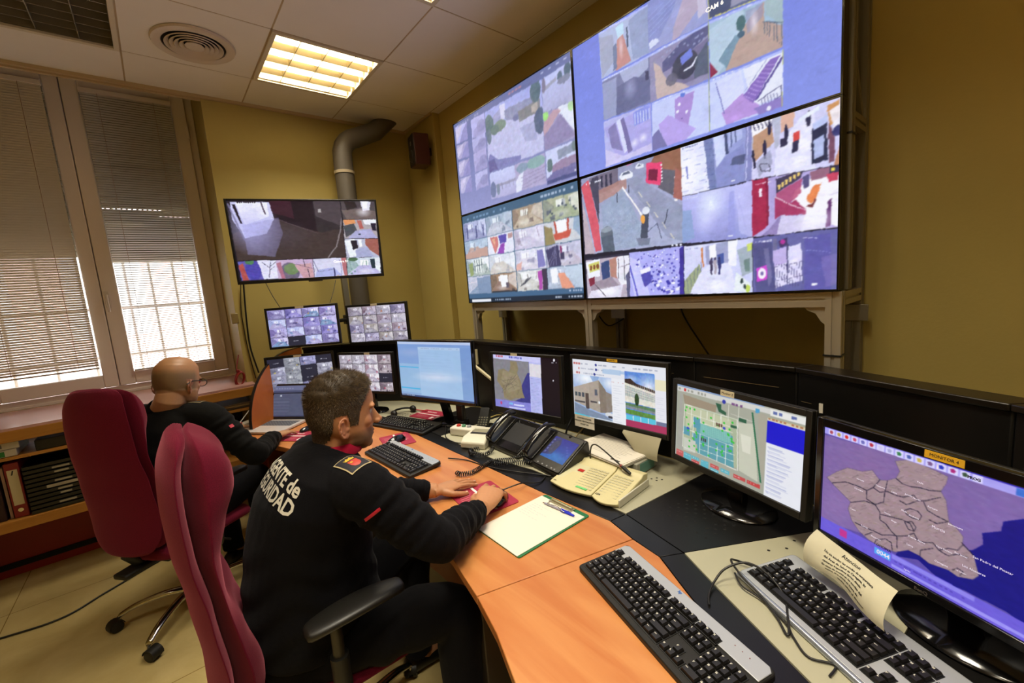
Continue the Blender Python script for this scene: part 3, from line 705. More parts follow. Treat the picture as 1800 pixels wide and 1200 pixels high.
        me.vertices.add(N); me.vertices.foreach_set('co', co.ravel()); me.loops.add(q.size); me.loops.foreach_set('vertex_index', q.ravel())
        me.polygons.add(len(q)); me.polygons.foreach_set('loop_start', np.arange(0, q.size, 4)); me.polygons.foreach_set('loop_total', np.full(len(q), 4))
        me.update(calc_edges=True)
        c = np.clip(s.img.reshape(-1, 3), 0, 1); lin = np.where(c <= .04045, c/12.92, ((c+.055)/1.055)**2.4)
        at_ = me.color_attributes.new('picture', 'FLOAT_COLOR', 'POINT'); at_.data.foreach_set('color', np.concatenate([lin, np.ones((N, 1))], 1).astype(np.float32).ravel())
        me.materials.append(M_SCR)
        o = bpy.data.objects.new(name, me); COL.objects.link(o); o.parent = parent; return o
def disp_matrix(c, yaw, tilt):
    ya, ti = R(yaw), R(tilt); u = Vector((math.cos(ya), math.sin(ya), 0)); nn = Vector((math.sin(ya), -math.cos(ya), 0))
    v = Vector((0, 0, 1))*math.cos(ti)-nn*math.sin(ti); bk = v.cross(u)
    return Matrix.Translation(c) @ Matrix((u, bk, v)).transposed().to_4x4()

# ---------------------------------------------------------------- the four wall displays
PW, PH = (VY1-VY0)/2, .60
def wall_panel(cy, cz, label):
    M = disp_matrix((VX, cy, cz), -90, 0)
    r = empty('wall_display', label=label, cat='display', group='four wall displays of the video wall', M=M)
    h = MB(); h.box((0, .028, 0), (PW-.001, .05, PH-.001)); h.box((0, .062, 0), (PW*.7, .03, PH*.6)); h.build('housing', M_BLKM, r, bevel=.002)
    b = MB(); w, hh, t = PW-.002, PH-.002, .0055
    for s_ in (-1, 1): b.box((s_*(w/2-t/2), .000, 0), (t, .008, hh)); b.box((0, .000, s_*(hh/2-t/2)), (w-2*t, .008, t))
    b.build('bezel', M_BLKG, r)
    return r, M, PW-.012, PH-.012
yL, yR = (VYM+VY1)/2, (VYM+VY0)/2; zT, zB = (VZM+VZ1)/2, (VZM+VZ0)/2
# upper left -----------------------------------------------------
r, M, w, h = wall_panel(yL, zT, 'upper left wall display with the large courtyard view in its middle')
c = Cv(M, w, h, 330); c.fill('6468a0'); c.grad('4c5684', '8285b4')
c.crop(795, 85, 4.617)
W0, W1 = 'b8b6dc', '8c8ab8'
colA = [(20, 640), (115, 590), (165, 1200), (65, 1230)]
for k, (y0, y1) in enumerate(((640, 775), (790, 905), (925, 1045), (1055, 1175))):
    q = c.quad([(22+k*14, y0), (115+k*12, y0-48+k*6), (125+k*12, y1-38+k*6), (34+k*12, y1)])
    q.fill(['b4b2e2', 'a59cc0', 'a49cc0', 'aaa6c8'][k]); q.poly('8580b4', [(1, 0), (1, 1), (.3, 1), (.6, .4)]); q.poly('c9c0da', [(0, .2), (.6, 0), (.4, .5), (0, .9)]); q.noise(.07, 8, .1)
for k, (y0, y1) in enumerate(((580, 735), (740, 850), (855, 1010), (1020, 1150))):
    q = c.quad([(148+k*11, y0), (256+k*9, y0-62+k*5), (272+k*7, y1-55+k*4), (160+k*11, y1)])
    q.fill(['b0aede', 'a9a7d2', 'a9a2cc', 'b3b1da'][k]); q.poly('8c86b2', [(0, 1), (.2, .6), (1, .3), (1, 1)], .7); q.ell('7e7ca6', .7, .55, .3, .3, .7); q.noise(.08, 9, .1)
big = c.quad([(263, 515), (720, 250), (745, 828), (300, 1008)])
big.fill('a3a9d2'); big.grad('9aa2dc', 'b9bbdc'); big.poly('b7b8d8', [(0, 1), (0, .42), (.3, .30), (.62, .30), (1, .42), (1, 1)])
big.poly('8e8fb8', [(.13, .15), (.30, .06), (.32, .28), (.14, .32)]); big.poly('d0cfe4', [(.28, .02), (.38, .04), (.38, .24), (.30, .28)])
big.poly('7b7f9c', [(.36, .14), (.60, .14), (.86, .16), (.92, .28), (.60, .38), (.38, .30)]); big.poly('6c6c66', [(.60, .26), (.96, .24), (.96, .42), (.62, .42)]); big.poly('a69a88', [(.82, .28), (.92, .27), (.92, .40), (.83, .38)])
for x, y, rx, ry, cc in ((.06, .24, .09, .17, '46605a'), (.05, .42, .05, .12, '55666c'), (.26, .33, .12, .09, '62785e'), (.17, .36, .08, .08, '506a5a'), (.90, .10, .08, .17, '3e5658'), (.95, .55, .09, .19, '3a4a5e'), (.56, .33, .05, .05, '5c6088')): big.ell(cc, x, y, rx, ry)
big.poly('7f84a8', [(.62, .52), (.86, .50), (.9, .8), (.7, .74)], .5); big.poly('6f6fa2', [(0, .80), (.04, .70), (.20, .84), (.62, .92), (.60, 1), (0, 1)]); big.poly('544e80', [(0, .82), (.12, .80), (.18, 1), (0, 1)])
big.noise(.07, 30, .2); big.noise(.05, 70, .2)
q = c.quad([(722, 250), (970, 85), (992, 418), (735, 525)]); q.fill('a8abcc'); q.grad('b7bfe8', 'a0a1c0'); q.poly('8f909e', [(.0, .28), (.5, .18), (.5, .28), (.0, .42)]); q.ell('3f5560', .63, .22, .08, .14); q.ell('38505a', .86, .16, .10, .18); q.ell('6f7486', .74, .36, .2, .1); q.ell('6b6474', .06, .22, .07, .22); q.noise(.06, 20, .2)
q = c.quad([(735, 530), (992, 418), (1010, 712), (750, 832)]); q.fill('8f86a8'); q.poly('e0e6f0', [(.45, 0), (1, 0), (1, .9), (.5, .2)]); q.poly('b48c90', [(0, .25), (.35, .0), (.55, .1), (.0, .62)]); q.poly('7f7398', [(0, .6), (.55, .2), (.95, .95), (0, 1)]); q.ell('8ed85a', .06, .08, .1, .14); q.ell('a9d48a', .88, .1, .12, .14); q.noise(.06, 18, .2)
q = c.quad([(755, 842), (1010, 735), (1022, 1020), (770, 1105)]); q.fill('c5ccea'); q.poly('8a7088', [(.18, .5), (.5, .38), (1, .4), (1, .75), (.2, .8)]); q.poly('5b5684', [(0, .8), (.25, .68), (1, .62), (1, 1), (0, 1)]); q.poly('7c8694', [(.38, .1), (.9, .05), (.9, .3), (.42, .36)]); q.ell('4a6258', .12, .45, .09, .2); q.ell('5a6c64', .92, .15, .08, .16); q.rect('2a2f5c', 0, .88, 1, 1); q.noise(.07, 20, .2); q.rect('e8ecff', .88, .8, .92, .86)
q = c.quad([(302, 1015), (505, 945), (520, 1165), (318, 1225)]); q.fill('b9bad8'); q.grad('c3caec', 'a9a4c6'); q.poly('8d8a9c', [(.1, .5), (1, .45), (1, .55), (.1, .62)]); q.ell('5d6886', .1, .65, .11, .3); q.ell('6d7a86', .3, .7, .07, .2); [q.rect('77758c', x, .5, x+.02, .72) for x in (.45, .6, .75, .9)]; q.noise(.05, 16, .1)
q = c.quad([(505, 945), (748, 848), (760, 1090), (520, 1165)]); q.fill('a49ab8'); q.poly('dfe2f2', [(0, .6), (.32, .2), (.2, 1), (0, 1)]); q.ell('79a094', .7, .18, .3, .2); q.ell('6b8a94', .25, .2, .2, .16, .8); [q.line('6f6284', .2, .55+k*.13, 1, .42+k*.12, .02, .7) for k in range(4)]; q.noise(.06, 20, .2)
c.haze('b4b8ee', .26, .0026, 1.08); c.uv(); c.dashes('9aa0c8', .05, .035, .3, .018, 10); c.dashes('c08a9a', .52, .035, .66, .016, 5); c.dashes('c8cfee', .8, .03, .98, .016, 7)
c.object(r)
# lower left -----------------------------------------------------
r, M, w, h = wall_panel(yL, zB, 'lower left wall display with sixteen small camera views')
c = Cv(M, w, h, 330); c.fill('33536e')
specs = [[('a9b0d4', '8c90b8', '3c4070', 'e8ecff'), ('9fb0c4', 'b8bccc', '5c6c80', 'e6eef6'), ('a08a70', 'b8a890', '5c4a40', 'eef0ea'), ('a6aa88', '9ba482', '4a5264', 'f2f4f0')],
         [('a8bcd2', 'b8988c', '68788c', 'dce8f4'), ('e4e6f2', 'cfd4e8', '9c9ab0', 'ffffff'), ('cfcbe0', 'c4bed6', '8a7c90', 'eeecf8'), ('9ca090', 'b6b2b4', '6c7470', 'ffffff')],
         [('ccd6dc', 'a2b0a8', '4c5c5c', 'ffffff'), ('d6dce6', 'ccc6bc', 'a0a0a8', 'f8faff'), ('dcdcec', 'd2ccda', '8e8ca8', 'ffffff'), ('b6b4cc', 'bcb4c4', '3c3658', 'e6e8ff')],
         [('c4c6d6', '8296b0', '7488a4', 'e4e2ec'), ('9a7a5a', '8a6c5a', '40342c', 'f6f6fa'), ('e2e4e2', 'c9c8c0', '6a6258', 'ffffff'), ('b8c4d8', 'a8b4c8', '7a8498', 'e8eefa')]]
R0, RH = .075, .2065
for i in range(4):
    for j in range(4):
        q = c.sub(j*.25+.002, R0+i*RH+.002, (j+1)*.25-.002, R0+(i+1)*RH-.003); w_, f_, d_, l_ = specs[i][j]; q.feed(w_, f_, d_, l_, seed=i*7+j*3+1)
        if (i, j) == (1, 1): q.fill('e0e2f0'); q.poly('c8706a', [(.1, .1), (.42, .1), (.42, .6), (.28, 1)]); q.poly('e0a080', [(.16, .2), (.3, .2), (.3, .6)]); q.poly('4a3c9c', [(.45, .08), (.75, .06), (.72, .5), (.48, .5)]); q.poly('8a3aa8', [(.5, .55), (.66, .5), (.62, 1), (.36, 1)]); q.rect('b48c88', .8, .05, .97, .3); q.noise(.05, 14)
        if (i, j) == (1, 3): q.fill('c9ccd2'); q.poly('8c7c4c', [(0, .1), (.22, .3), (.3, 1), (0, 1)]); q.poly('fdfdff', [(.3, .05), (.62, .0), (.7, .52), (.38, .55)]); [q.line('b4402c', *p, .05) for p in ((.3, .0, .36, .7), (.68, .0, .66, .6))]; q.poly('c24a34', [(.26, .58), (.76, .5), (.7, .8), (.3, .86)]); q.poly('8fa6be', [(.84, 0), (1, 0), (1, .9), (.8, .5)]); q.noise(.05, 14)
        if (i, j) == (2, 0): q.poly('e8f0e8', [(.35, .1), (.75, .05), (.7, .8), (.36, .85)]); [q.line('30404a', .38+k*.1, .1, .4+k*.09, .8, .022) for k in range(4)]; q.line('30404a', .35, .45, .74, .42, .03); q.poly('8a9a5c', [(.1, .3), (.3, .2), (.3, .9), (.15, 1)])
        if (i, j) == (2, 3): q.poly('302c50', [(0, .2), (.38, .05), (.42, 1), (.08, 1)]); [q.line('8c8ab0', .02+k*.09, .95, .3, .1+k*.1, .012) for k in range(4)]; q.rect('7a1c50', .42, .12, .47, .45); q.rect('2c2848', .42, .42, .52, .72)
        if (i, j) == (2, 2): q.poly('7470b0', [(.75, .15), (.92, .1), (.98, .9), (.74, .95)]); q.poly('dca89c', [(.02, .7), (.22, .55), (.18, .95), (.0, 1)])
        if (i, j) == (3, 2): q.poly('a83ca0', [(.72, .1), (.86, .05), (.84, .95), (.74, 1)]); q.rect('2c2034', .86, 0, 1, 1); [q.line('3a3a42', .1+.05*k, .75-.07*k, .3+.04*k, .6-.05*k, .03) for k in range(6)]
        if (i, j) == (3, 3): q.poly('e09070', [(.32, .3), (.5, .3), (.75, 1), (.4, 1)]); q.poly('f0f2fa', [(.1, .05), (.3, .05), (.3, .7), (.12, .75)]); q.poly('b8ccdc', [(.6, 0), (1, 0), (1, 1), (.8, 1), (.5, .3)], .6)
        if (i, j) == (0, 0): [q.rect('2c3064', x, .3, x+.05, .9, .8) for x in (.15, .55, .85)]
        if (i, j) == (3, 0): q.poly('6f86a6', [(.42, .1), (1, .05), (1, 1), (.45, 1)], .9); q.line('e8d8e0', 0, .35, .42, .3, .03)
        if (i, j) == (3, 1): q.poly('f6f8ff', [(.38, .1), (.68, .1), (.66, .75), (.42, .75)]); q.poly('4c4250', [(.6, .5), (.7, .5), (.7, .8), (.6, .8)]); q.rect('1c1c20', .02, .92, 1, 1)
        if (i, j) == (0, 3): [q.ell('38424e', x, y, .03, .05) for x, y in ((.2, .6), (.25, .7), (.45, .4), (.55, .35), (.65, .45), (.85, .62), (.9, .7), (.75, .3))]
        if (i, j) == (1, 0): q.poly('bc9484', [(0, .72), (1, .5), (1, 1), (0, 1)])
c.haze('c4ccee', .14, .0026, 1.05); c.uv(); c.rect('45688c', 0, .905, 1, .955); c.rect('1c2a3c', 0, .955, 1, 1); c.rect('e8ecf4', .03, .962, .24, .995); c.dashes('b8c8e0', .26, .978, .46, .02, 10); c.dashes('d8e0f0', .80, .978, .99, .02, 10); c.dashes('c8d0e8', .90, .925, .99, .016, 6)
c.dashes('7c9cc0', .02, .045, .5, .02, 14); c.dashes('b8c8e0', .74, .04, .98, .024, 9); c.object(r)
# upper right ----------------------------------------------------
r, M, w, h = wall_panel(yR, zT, 'upper right wall display, nine camera views between plain blue side bands')
c = Cv(M, w, h, 520); c.fill('6c7cd2'); c.grad('6474d0', '7a88d8')
c.crop(1040, 0, 4.286)
def bar(q): q.rect('aab6ee', 0, -.2, 1, .045); q.dashes('e8ecff', .05, .02, .6, .018, 12)
# columns: left 60..430, mid 430..880, right 880..1440 at their feet
TL = c.quad([(48, 250), (418, 30), (430, 400), (75, 590)]); TL.fill('a8b4d2'); TL.poly('9aa0b4', [(0, .1), (.3, .2), (.3, .75), (.02, 1)]); TL.poly('8a98b8', [(.62, .1), (1, 0), (1, 1), (.68, .95)]); TL.poly('b8dcea', [(.36, .1), (.52, .05), (.52, .3), (.4, .35)]); TL.poly('c08070', [(.38, .35), (.5, .3), (.64, .95), (.3, 1)]); TL.poly('62708c', [(.28, .45), (.36, .4), (.34, .95), (.26, .98)]); TL.rect('3a4458', .57, .2, .6, .62); TL.glow('f0d8d8', .45, .55, .06, .3, .7); TL.noise(.03, 14); bar(TL)
TM = c.quad([(418, 5), (868, -260), (876, 160), (432, 400)]); TM.fill('9298c4'); TM.poly('7e88bc', [(0, 0), (.55, 0), (.45, .4), (.1, .95), (0, .9)]); TM.poly('b0a0b0', [(.42, .8), (.62, .3), (.98, .0), (.98, .55), (.5, 1), (.4, 1)]); TM.poly('c4bccc', [(.84, .25), (.98, .2), (.98, .8), (.84, .85)]); TM.poly('d4dcec', [(0, .82), (.06, .78), (.16, .80), (.18, .88), (.02, .94)]); [TM.line('a4b4dc', .02, .3+k*.1, .5, .1+k*.08, .01, .6) for k in range(5)]; TM.noise(.03, 16)
TR_ = c.quad([(876, -260), (1440, -600), (1440, -80), (876, 145)]); TR_.fill('505872'); TR_.poly('8c8c9c', [(.45, .3), (1, .1), (1, .9), (.35, .95)]); TR_.poly('3c4458', [(0, .4), (.4, .5), (.35, 1), (0, 1)]); TR_.rect('e8e05a', 0, .985, 1, 1); TR_.rect('e8e05a', 0, 0, .008, 1); TR_.noise(.03, 12)
ML = c.quad([(78, 602), (430, 415), (442, 770), (90, 905)]); ML.fill('6c7090'); ML.poly('8f96b4', [(0, .1), (.33, .1), (.30, 1), (0, 1)]); ML.poly('b4bcd6', [(.4, .0), (.98, .0), (.98, .25), (.75, .38), (.5, .35)], .8); ML.poly('585c7c', [(.34, .35), (.7, .3), (1, .45), (1, .95), (.3, 1)]); ML.glow('a8acd0', .62, .5, .16, .3, .7); ML.rect('2c2c44', .92, .3, .98, .5); ML.noise(.035, 16); bar(ML)
MM = c.quad([(432, 410), (876, 165), (880, 592), (445, 768)]); MM.fill('8a84a0'); MM.poly('4c4c70', [(.25, .3), (.6, .08), (1, 0), (1, .2), (.6, .45), (.25, .5)]); MM.poly('6a6480', [(.4, .5), (1, .25), (1, .9), (.4, .9)]); MM.poly('c4ac9c', [(.08, .2), (.2, .35), (.32, .7), (.62, .9), (.7, 1), (.12, 1)]); MM.ell('33343c', .63, .55, .21, .25); MM.ell('2a2a34', .66, .66, .14, .16); MM.ell('54525a', .4, .72, .1, .12, .8)
MM.poly('6a78d0', [(.55, .38), (.74, .30), (.76, .46), (.58, .54)]); MM.lines('e2e6f0', [(.62, .66), (.74, .64), (.82, .52)], .035); MM.poly('3c4a50', [(.8, .55), (1, .3), (1, .9), (.78, .88)], .7); MM.noise(.04, 26); [MM.ell('9098b8', random.random()*.8+.2, random.random()*.15+.12, .02, .02, .8) for k in range(14)]; bar(MM)
MR = c.quad([(878, 160), (1440, -70), (1440, 350), (890, 590)]); MR.fill('9cb8c4'); MR.poly('b4ccd6', [(0, .15), (.45, .0), (.48, .5), (.1, 1), (0, 1)]); MR.poly('6c8c96', [(.12, .75), (.34, .42), (.44, .5), (.24, .98)]); MR.poly('b69880', [(.48, .3), (.74, .05), (.74, .4), (1, .6), (1, 1), (.2, 1)]); MR.poly('9cb4b0', [(.74, 0), (1, 0), (1, .6), (.76, .3)]); MR.ell('3c6058', .42, .26, .06, .13); MR.ell('36505a', .42, .45, .05, .06)
MR.poly('8c8ca8', [(.48, .1), (.72, .05), (.72, .3), (.5, .5)], .6); MR.glow('f2e6e2', .6, .35, .07, .3, .8); [MR.line('3c4c58', .74+.035*k, .42+.02*k, .74+.035*k, .62+.05*k, .008) for k in range(8)]; MR.line('34424c', .72, .4, 1, .55, .014); MR.poly('8a1c30', [(0, .72), (.1, .95), (.0, 1)]); MR.noise(.035, 20); bar(MR)
BL_ = c.quad([(90, 915), (442, 780), (452, 1130), (105, 1260)]); BL_.fill('b4b4e2'); BL_.poly('a8a2dc', [(.0, .15), (1, .0), (1, 1), (.3, 1)]); BL_.poly('7c74a4', [(.08, .2), (.24, .12), (.38, .78), (.15, .62)]); BL_.poly('d8dcf4', [(.26, .1), (.34, .06), (.5, .8), (.42, .85)]); BL_.poly('6a6090', [(.35, .1), (.42, .06), (.6, .85), (.5, .88)]); BL_.poly('5c74d8', [(.62, .05), (.98, .0), (.98, .3), (.64, .35)], .5)
[BL_.line('eef4ff', .66+.06*k, .08, .66+.06*k, .3, .02, .7) for k in range(6)]; BL_.glow('ffffff', .64, .7, .1, .12); BL_.glow('ffffff', .82, .66, .1, .12); BL_.poly('d4cce8', [(0, .6), (.4, .9), (1, .85), (1, 1), (0, 1)], .8); BL_.noise(.04, 16)
BM = c.quad([(450, 775), (880, 608), (888, 990), (455, 1135)]); BM.fill('c4cdf2'); BM.poly('a484c8', [(.42, .1), (.76, .08), (.64, .78), (.42, .62)]); BM.poly('b49ce0', [(.12, .5), (.3, .38), (.78, .85), (.6, 1), (.2, 1)]); BM.poly('6c6898', [(0, .7), (.12, .6), (.28, 1), (0, 1)]); [BM.ell('f2eeff', x, y, .025, .035) for x, y in ((.5, .25), (.46, .38), (.62, .45))]; BM.ell('4c3c80', .54, .55, .012, .02); BM.ell('4c6cc8', .56, .08, .04, .05); BM.noise(.02, 10); bar(BM)
BR_ = c.quad([(884, 604), (1440, 372), (1436, 800), (890, 985)]); BR_.fill('c8d2f8'); BR_.poly('d6dcff', [(.1, .1), (.46, .0), (.5, .5), (.22, .7)]); BR_.poly('e8ecf4', [(.48, .0), (1, .05), (1, .8), (.6, .8)]); BR_.poly('b48cd0', [(.18, .72), (.48, .5), (.78, .95), (.25, 1)]); BR_.poly('7c5cac', [(.48, .55), (.84, .08), (.97, .08), (.62, .75)]); [BR_.line('c4a8e4', .5+.037*k, .56-.05*k, .62+.036*k, .68-.058*k, .01) for k in range(9)]
BR_.line('4c3c80', .66, .7, 1, .12, .03); BR_.lines('3c3c60', [(.68, .74), (.98, .62), (.98, .8), (.72, .9)], .014); [BR_.line('4a4a70', .72+.04*k, .72, .74+.04*k, .84, .008) for k in range(6)]; BR_.poly('8470b4', [(.62, .85), (1, .82), (1, 1), (.7, 1)]); BR_.line('5858a0', .1, .1, .22, .75, .012); BR_.line('7070a0', .5, .48, .8, .05, .008); BR_.ell('f0f0ff', .82, .95, .03, .04); BR_.noise(.02, 12); bar(BR_)
c.haze('a4aaf0', .20, .0018, 1.06); c.crop(1040, 0, 4.286); c.line('9aa44c', 878, 160, 888, 990, 4); c.line('c8d05c', 1440, 372, 1436, 800, 4)
scr = c.object(r)
vs, fs = text_mesh('CAM 6', .022, .0003, .0006); MB().add(vs, fs, Matrix.Translation((.148, -.0015, .140)) @ Matrix.Rotation(R(90), 4, 'X')).build('screen_caption', mat('caption_white', 'ffffff', .5, emit='ffffff', es=.9), scr)
# lower right ----------------------------------------------------
r, M, w, h = wall_panel(yR, zB, 'lower right wall display with the street barrier view and red stairway')
c = Cv(M, w, h, 520); c.fill('14121c')
c.crop(1015, 190, 3.636)
q = c.quad([(20, 440), (660, 245), (672, 862), (48, 935)]); q.fill('9aa2bc'); q.grad('8e93b2', 'a4abc8')
q.poly('6a6272', [(.1, .05), (.42, .02), (.42, .22), (.1, .3)]); [q.rect('2c2a3c', .13+.05*k, .06, .155+.05*k, .2) for k in range(5)]; q.poly('8c5c44', [(.78, .0), (1, .0), (1, .35), (.72, .12)]); q.poly('ac7c6c', [(.2, .22), (.5, .16), (.5, .28), (.2, .38)], .8)
q.poly('58565e', [(.82, .16), (.95, .22), (.93, .48), (.80, .36)]); q.poly('e03c68', [(.70, .06), (.84, .10), (.82, .34), (.69, .28)]); q.poly('6c1430', [(.72, .14), (.8, .16), (.79, .28), (.71, .25)]); [q.rect('f6f0f2', .826, .12+.035*k, .84, .135+.035*k) for k in range(6)]; [q.rect('f0eaea', .94, .28+.04*k, .965, .30+.04*k) for k in range(7)]; q.poly('9c5c50', [(.95, .2), (1, .25), (1, .55), (.93, .5)])
q.poly('e4e8f0', [(.43, .13), (.46, .09), (.53, .08), (.57, .12), (.57, .17), (.45, .18)]); q.poly('5a6478', [(.46, .12), (.48, .095), (.53, .09), (.55, .12)]); q.poly('dfe4ee', [(.59, .07), (.62, .04), (.67, .06), (.68, .10), (.60, .10)]); q.poly('50586c', [(.61, .07), (.63, .055), (.66, .07)]); q.ell('c86c98', .53, .0, .05, .03)
q.poly('878ea6', [(.5, .2), (.6, .18), (1, .6), (1, .98), (.86, .9)], .8); [q.line('c8c4b8', .62+.07*k, .36+.13*k, .65+.07*k, .42+.13*k, .01) for k in range(5)]; q.poly('8fa0b8', [(.22, .42), (.46, .26), (.72, .98), (.24, .98)], .8)
for k in range(900):
    x, y = random.uniform(.24, .7), random.uniform(.5, .97)
    if x < .3+.45*y: q.ell('b0bccc' if k % 2 else '8492aa', x, y, .004, .005, .6)
q.poly('d0525e', [(.0, .12), (.09, .06), (.18, .6), (.2, .97), (.13, .98), (.08, .6)]); q.poly('3c3a4c', [(.1, .1), (.2, .04), (.2, .3), (.19, .62)]); q.poly('b8a8b0', [(0, .3), (.06, .6), (.12, 1), (0, 1)]); q.ell('5c6670', .27, .78, .07, .1); q.poly('4c5864', [(.2, .8), (.34, .8), (.35, 1), (.22, 1)]); q.ell('8c98a4', .27, .72, .06, .035)
q.line('f4f0ec', .46, .26, .65, .64, .016); q.poly('3c4250', [(.64, .62), (.71, .58), (.69, .9), (.62, .92)]); q.ell('d8dce4', .68, .58, .035, .04); q.ell('e8a040', .65, .67, .02, .05); q.poly('70788c', [(.58, .88), (.72, .9), (.7, .97), (.6, .97)]); [q.line('343844', *p, .008) for p in ((.88, .62, .85, .76), (.40, .3, .40, .42), (.52, .25, .52, .34))]; q.lines('40465a', [(.70, .82), (.78, .74), (.82, .92)], .006)
q.noise(.05, 34, .2); q.dashes('f2f4ff', .02, .11, .26, .022, 12)
c.crop(1015, 190, 3.636); [c.ell('e8ecff', x, 876-(x-600)*.06, 8, 8) for x in (606, 632, 657)]
c.crop(1190, 160, 4.443)   # middle column
q = c.quad([(28, 430), (578, 255), (582, 695), (38, 820)]); q.fill('8f98cc'); q.poly('dce0fc', [(0, 0), (.36, 0), (.42, 1), (0, 1)]); q.glow('ffffff', .08, .55, .25, .6, .95); [q.line('a0a8d8', 0, .12+.16*k, .38, .14+.16*k, .006) for k in range(6)]; q.poly('6c78a8', [(.35, 0), (.48, 0), (.52, 1), (.42, 1)]); [q.line('505c90', .37, .1+.12*k, .5, .12+.12*k, .006) for k in range(8)]
q.poly('c8d2f4', [(.49, .0), (.64, .0), (.66, .42), (.53, .6)]); q.poly('3a4466', [(.65, .0), (.68, .0), (.70, .42), (.66, .42)]); q.poly('aab4e0', [(.7, .0), (.88, .0), (.88, .2), (.7, .3)]); q.rect('4a547c', .73, .0, .75, .3); q.rect('4a547c', .79, .0, .8, .25); q.poly('8088c0', [(.52, .62), (.7, .42), (.9, .3), (.9, 1), (.52, 1)]); q.poly('4c5478', [(.76, .5), (.92, .5), (.9, .66), (.72, .64)]); q.poly('7c80b4', [(.93, 0), (1, 0), (1, 1), (.9, 1)]); q.line('c0c4ec', .96, 0, .92, 1, .012)
q.ell('7880c8', .08, .48, .018, .06); q.line('7880c8', .08, .5, .1, .68, .02); q.dashes('505890', .03, .06, .26, .016, 12); q.rect('f0f4ff', .72, .92, .78, .94); q.noise(.035, 20)
q = c.quad([(38, 825), (582, 700), (584, 1140), (42, 1190)]); q.fill('9a9edc'); q.grad('b4b8ec', '8c90cc'); q.poly('7c9cc4', [(0, .3), (.15, .3), (.2, .9), (0, 1)], .7); q.glow('e8f0ff', .45, .25, .25, .4, .8); q.glow('d8dcff', .36, .55, .2, .4, .6); q.poly('8c90d4', [(.72, .1), (.78, .1), (.8, 1), (.68, 1)], .6); q.poly('b8b8e8', [(.78, .0), (1, 0), (1, 1), (.85, .9)], .7); q.line('a0a0d8', .82, .2, .96, 1, .012, .6); q.noise(.03, 6); q.noise(.015, 30); q.dashes('e8ecff', .03, .06, .25, .014, 12); q.rect('e8ecff', .7, .92, .76, .94)
q = c.quad([(580, 250), (1305, 20), (1290, 565), (582, 692)]); q.fill('c9c8ea'); q.poly('aeb0c4', [(.0, .1), (.1, .0), (.28, .0), (.24, .5), (.0, .5)]); q.poly('b48a6a', [(.02, .2), (.24, .08), (.28, .42), (.02, .72)]); q.poly('f2f0fa', [(0, 0), (.26, -.02), (.25, .12), (0, .25)]); [q.line('3c3a58', .02+.05*k, .02, .05+.05*k, .14, .012) for k in range(5)]
q.poly('b0b4c8', [(.27, 0), (.36, 0), (.34, .52), (.29, .55)]); q.poly('d8a07c', [(.36, .0), (.52, -.0), (.5, .25), (.36, .3)], .8); q.poly('dcdcf6', [(.3, .56), (.58, .15), (.72, .1), (.74, 1), (.28, 1)]); q.glow('ffffff', .58, .85, .12, .12); q.glow('ffffff', .62, .6, .08, .12)
for x, y, hh in ((.17, .38, .3), (.42, .22, .3), (.66, .12, .2), (.22, .1, .18)): q.ell('1c1a34', x, y, .014, .035); q.poly('1e1c38', [(x-.02, y+.02), (x+.02, y+.02), (x+.026, y+hh*.55), (x+.012, y+hh), (x-.012, y+hh), (x-.022, y+hh*.5)])
q.rect('20203c', .36, .40, .405, .54); q.poly('20203c', [(.495, .5), (.56, .48), (.55, .66), (.49, .68)]); q.poly('c83a34', [(.5, .36), (.57, .34), (.565, .48), (.5, .5)]); q.poly('dfe6f6', [(.57, .15), (.76, .05), (.76, .12), (.57, .22)]); q.poly('1c2038', [(.70, .34), (.84, .28), (.86, .9), (.70, .92)]); q.poly('a8b4dc', [(.715, .55), (.82, .5), (.82, .82), (.72, .86)]); q.poly('b4c0e8', [(.70, .3), (.84, .22), (.85, .34), (.71, .4)]); q.poly('6a3e50', [(.86, .35), (.93, .6), (.92, .95), (.87, .95)]); q.poly('c88c50', [(.84, .1), (.95, .05), (.97, .3), (.87, .4)]); q.poly('ece8f0', [(.86, .18), (1, .1), (1, .5), (.92, .5)], .9); q.poly('b47c58', [(.93, .9), (1, .6), (1, 1), (.92, 1)]); q.ell('2a2c60', .95, .5, .05, .08)
q.poly('8c90a8', [(.06, .72), (.24, .55), (.26, .78), (.1, .98)], .7); q.lines('30303c', [(.1, .75), (.22, .78), (.24, .9), (.13, .88), (.1, .75)], .012); q.line('1c1a30', .01, .5, .04, .8, .03); q.noise(.05, 30, .2)
q = c.quad([(582, 695), (1290, 572), (1275, 1055), (584, 1140)]); q.fill('b0a4d8'); q.poly('9c1c3c', [(0, 0), (.18, 0), (.2, .82), (.0, 1)]); q.poly('7c1430', [(.16, .0), (.19, .0), (.2, .82), (.18, .84)]); q.rect('e8e0ea', .085, .16, .12, .3); q.poly('a89cd0', [(.2, 0), (.28, 0), (.28, .62), (.22, .78)]); q.poly('383048', [(.28, .05), (.6, -.05), (.56, .1), (.28, .3)]); [q.rect('e8c868', .30+.045*k, .16-.035*k, .33+.045*k, .24-.035*k) for k in range(6)]; q.poly('f6f2fc', [(.5, .3), (.66, .15), (1, .12), (1, 1), (.6, .8), (.45, .55)])
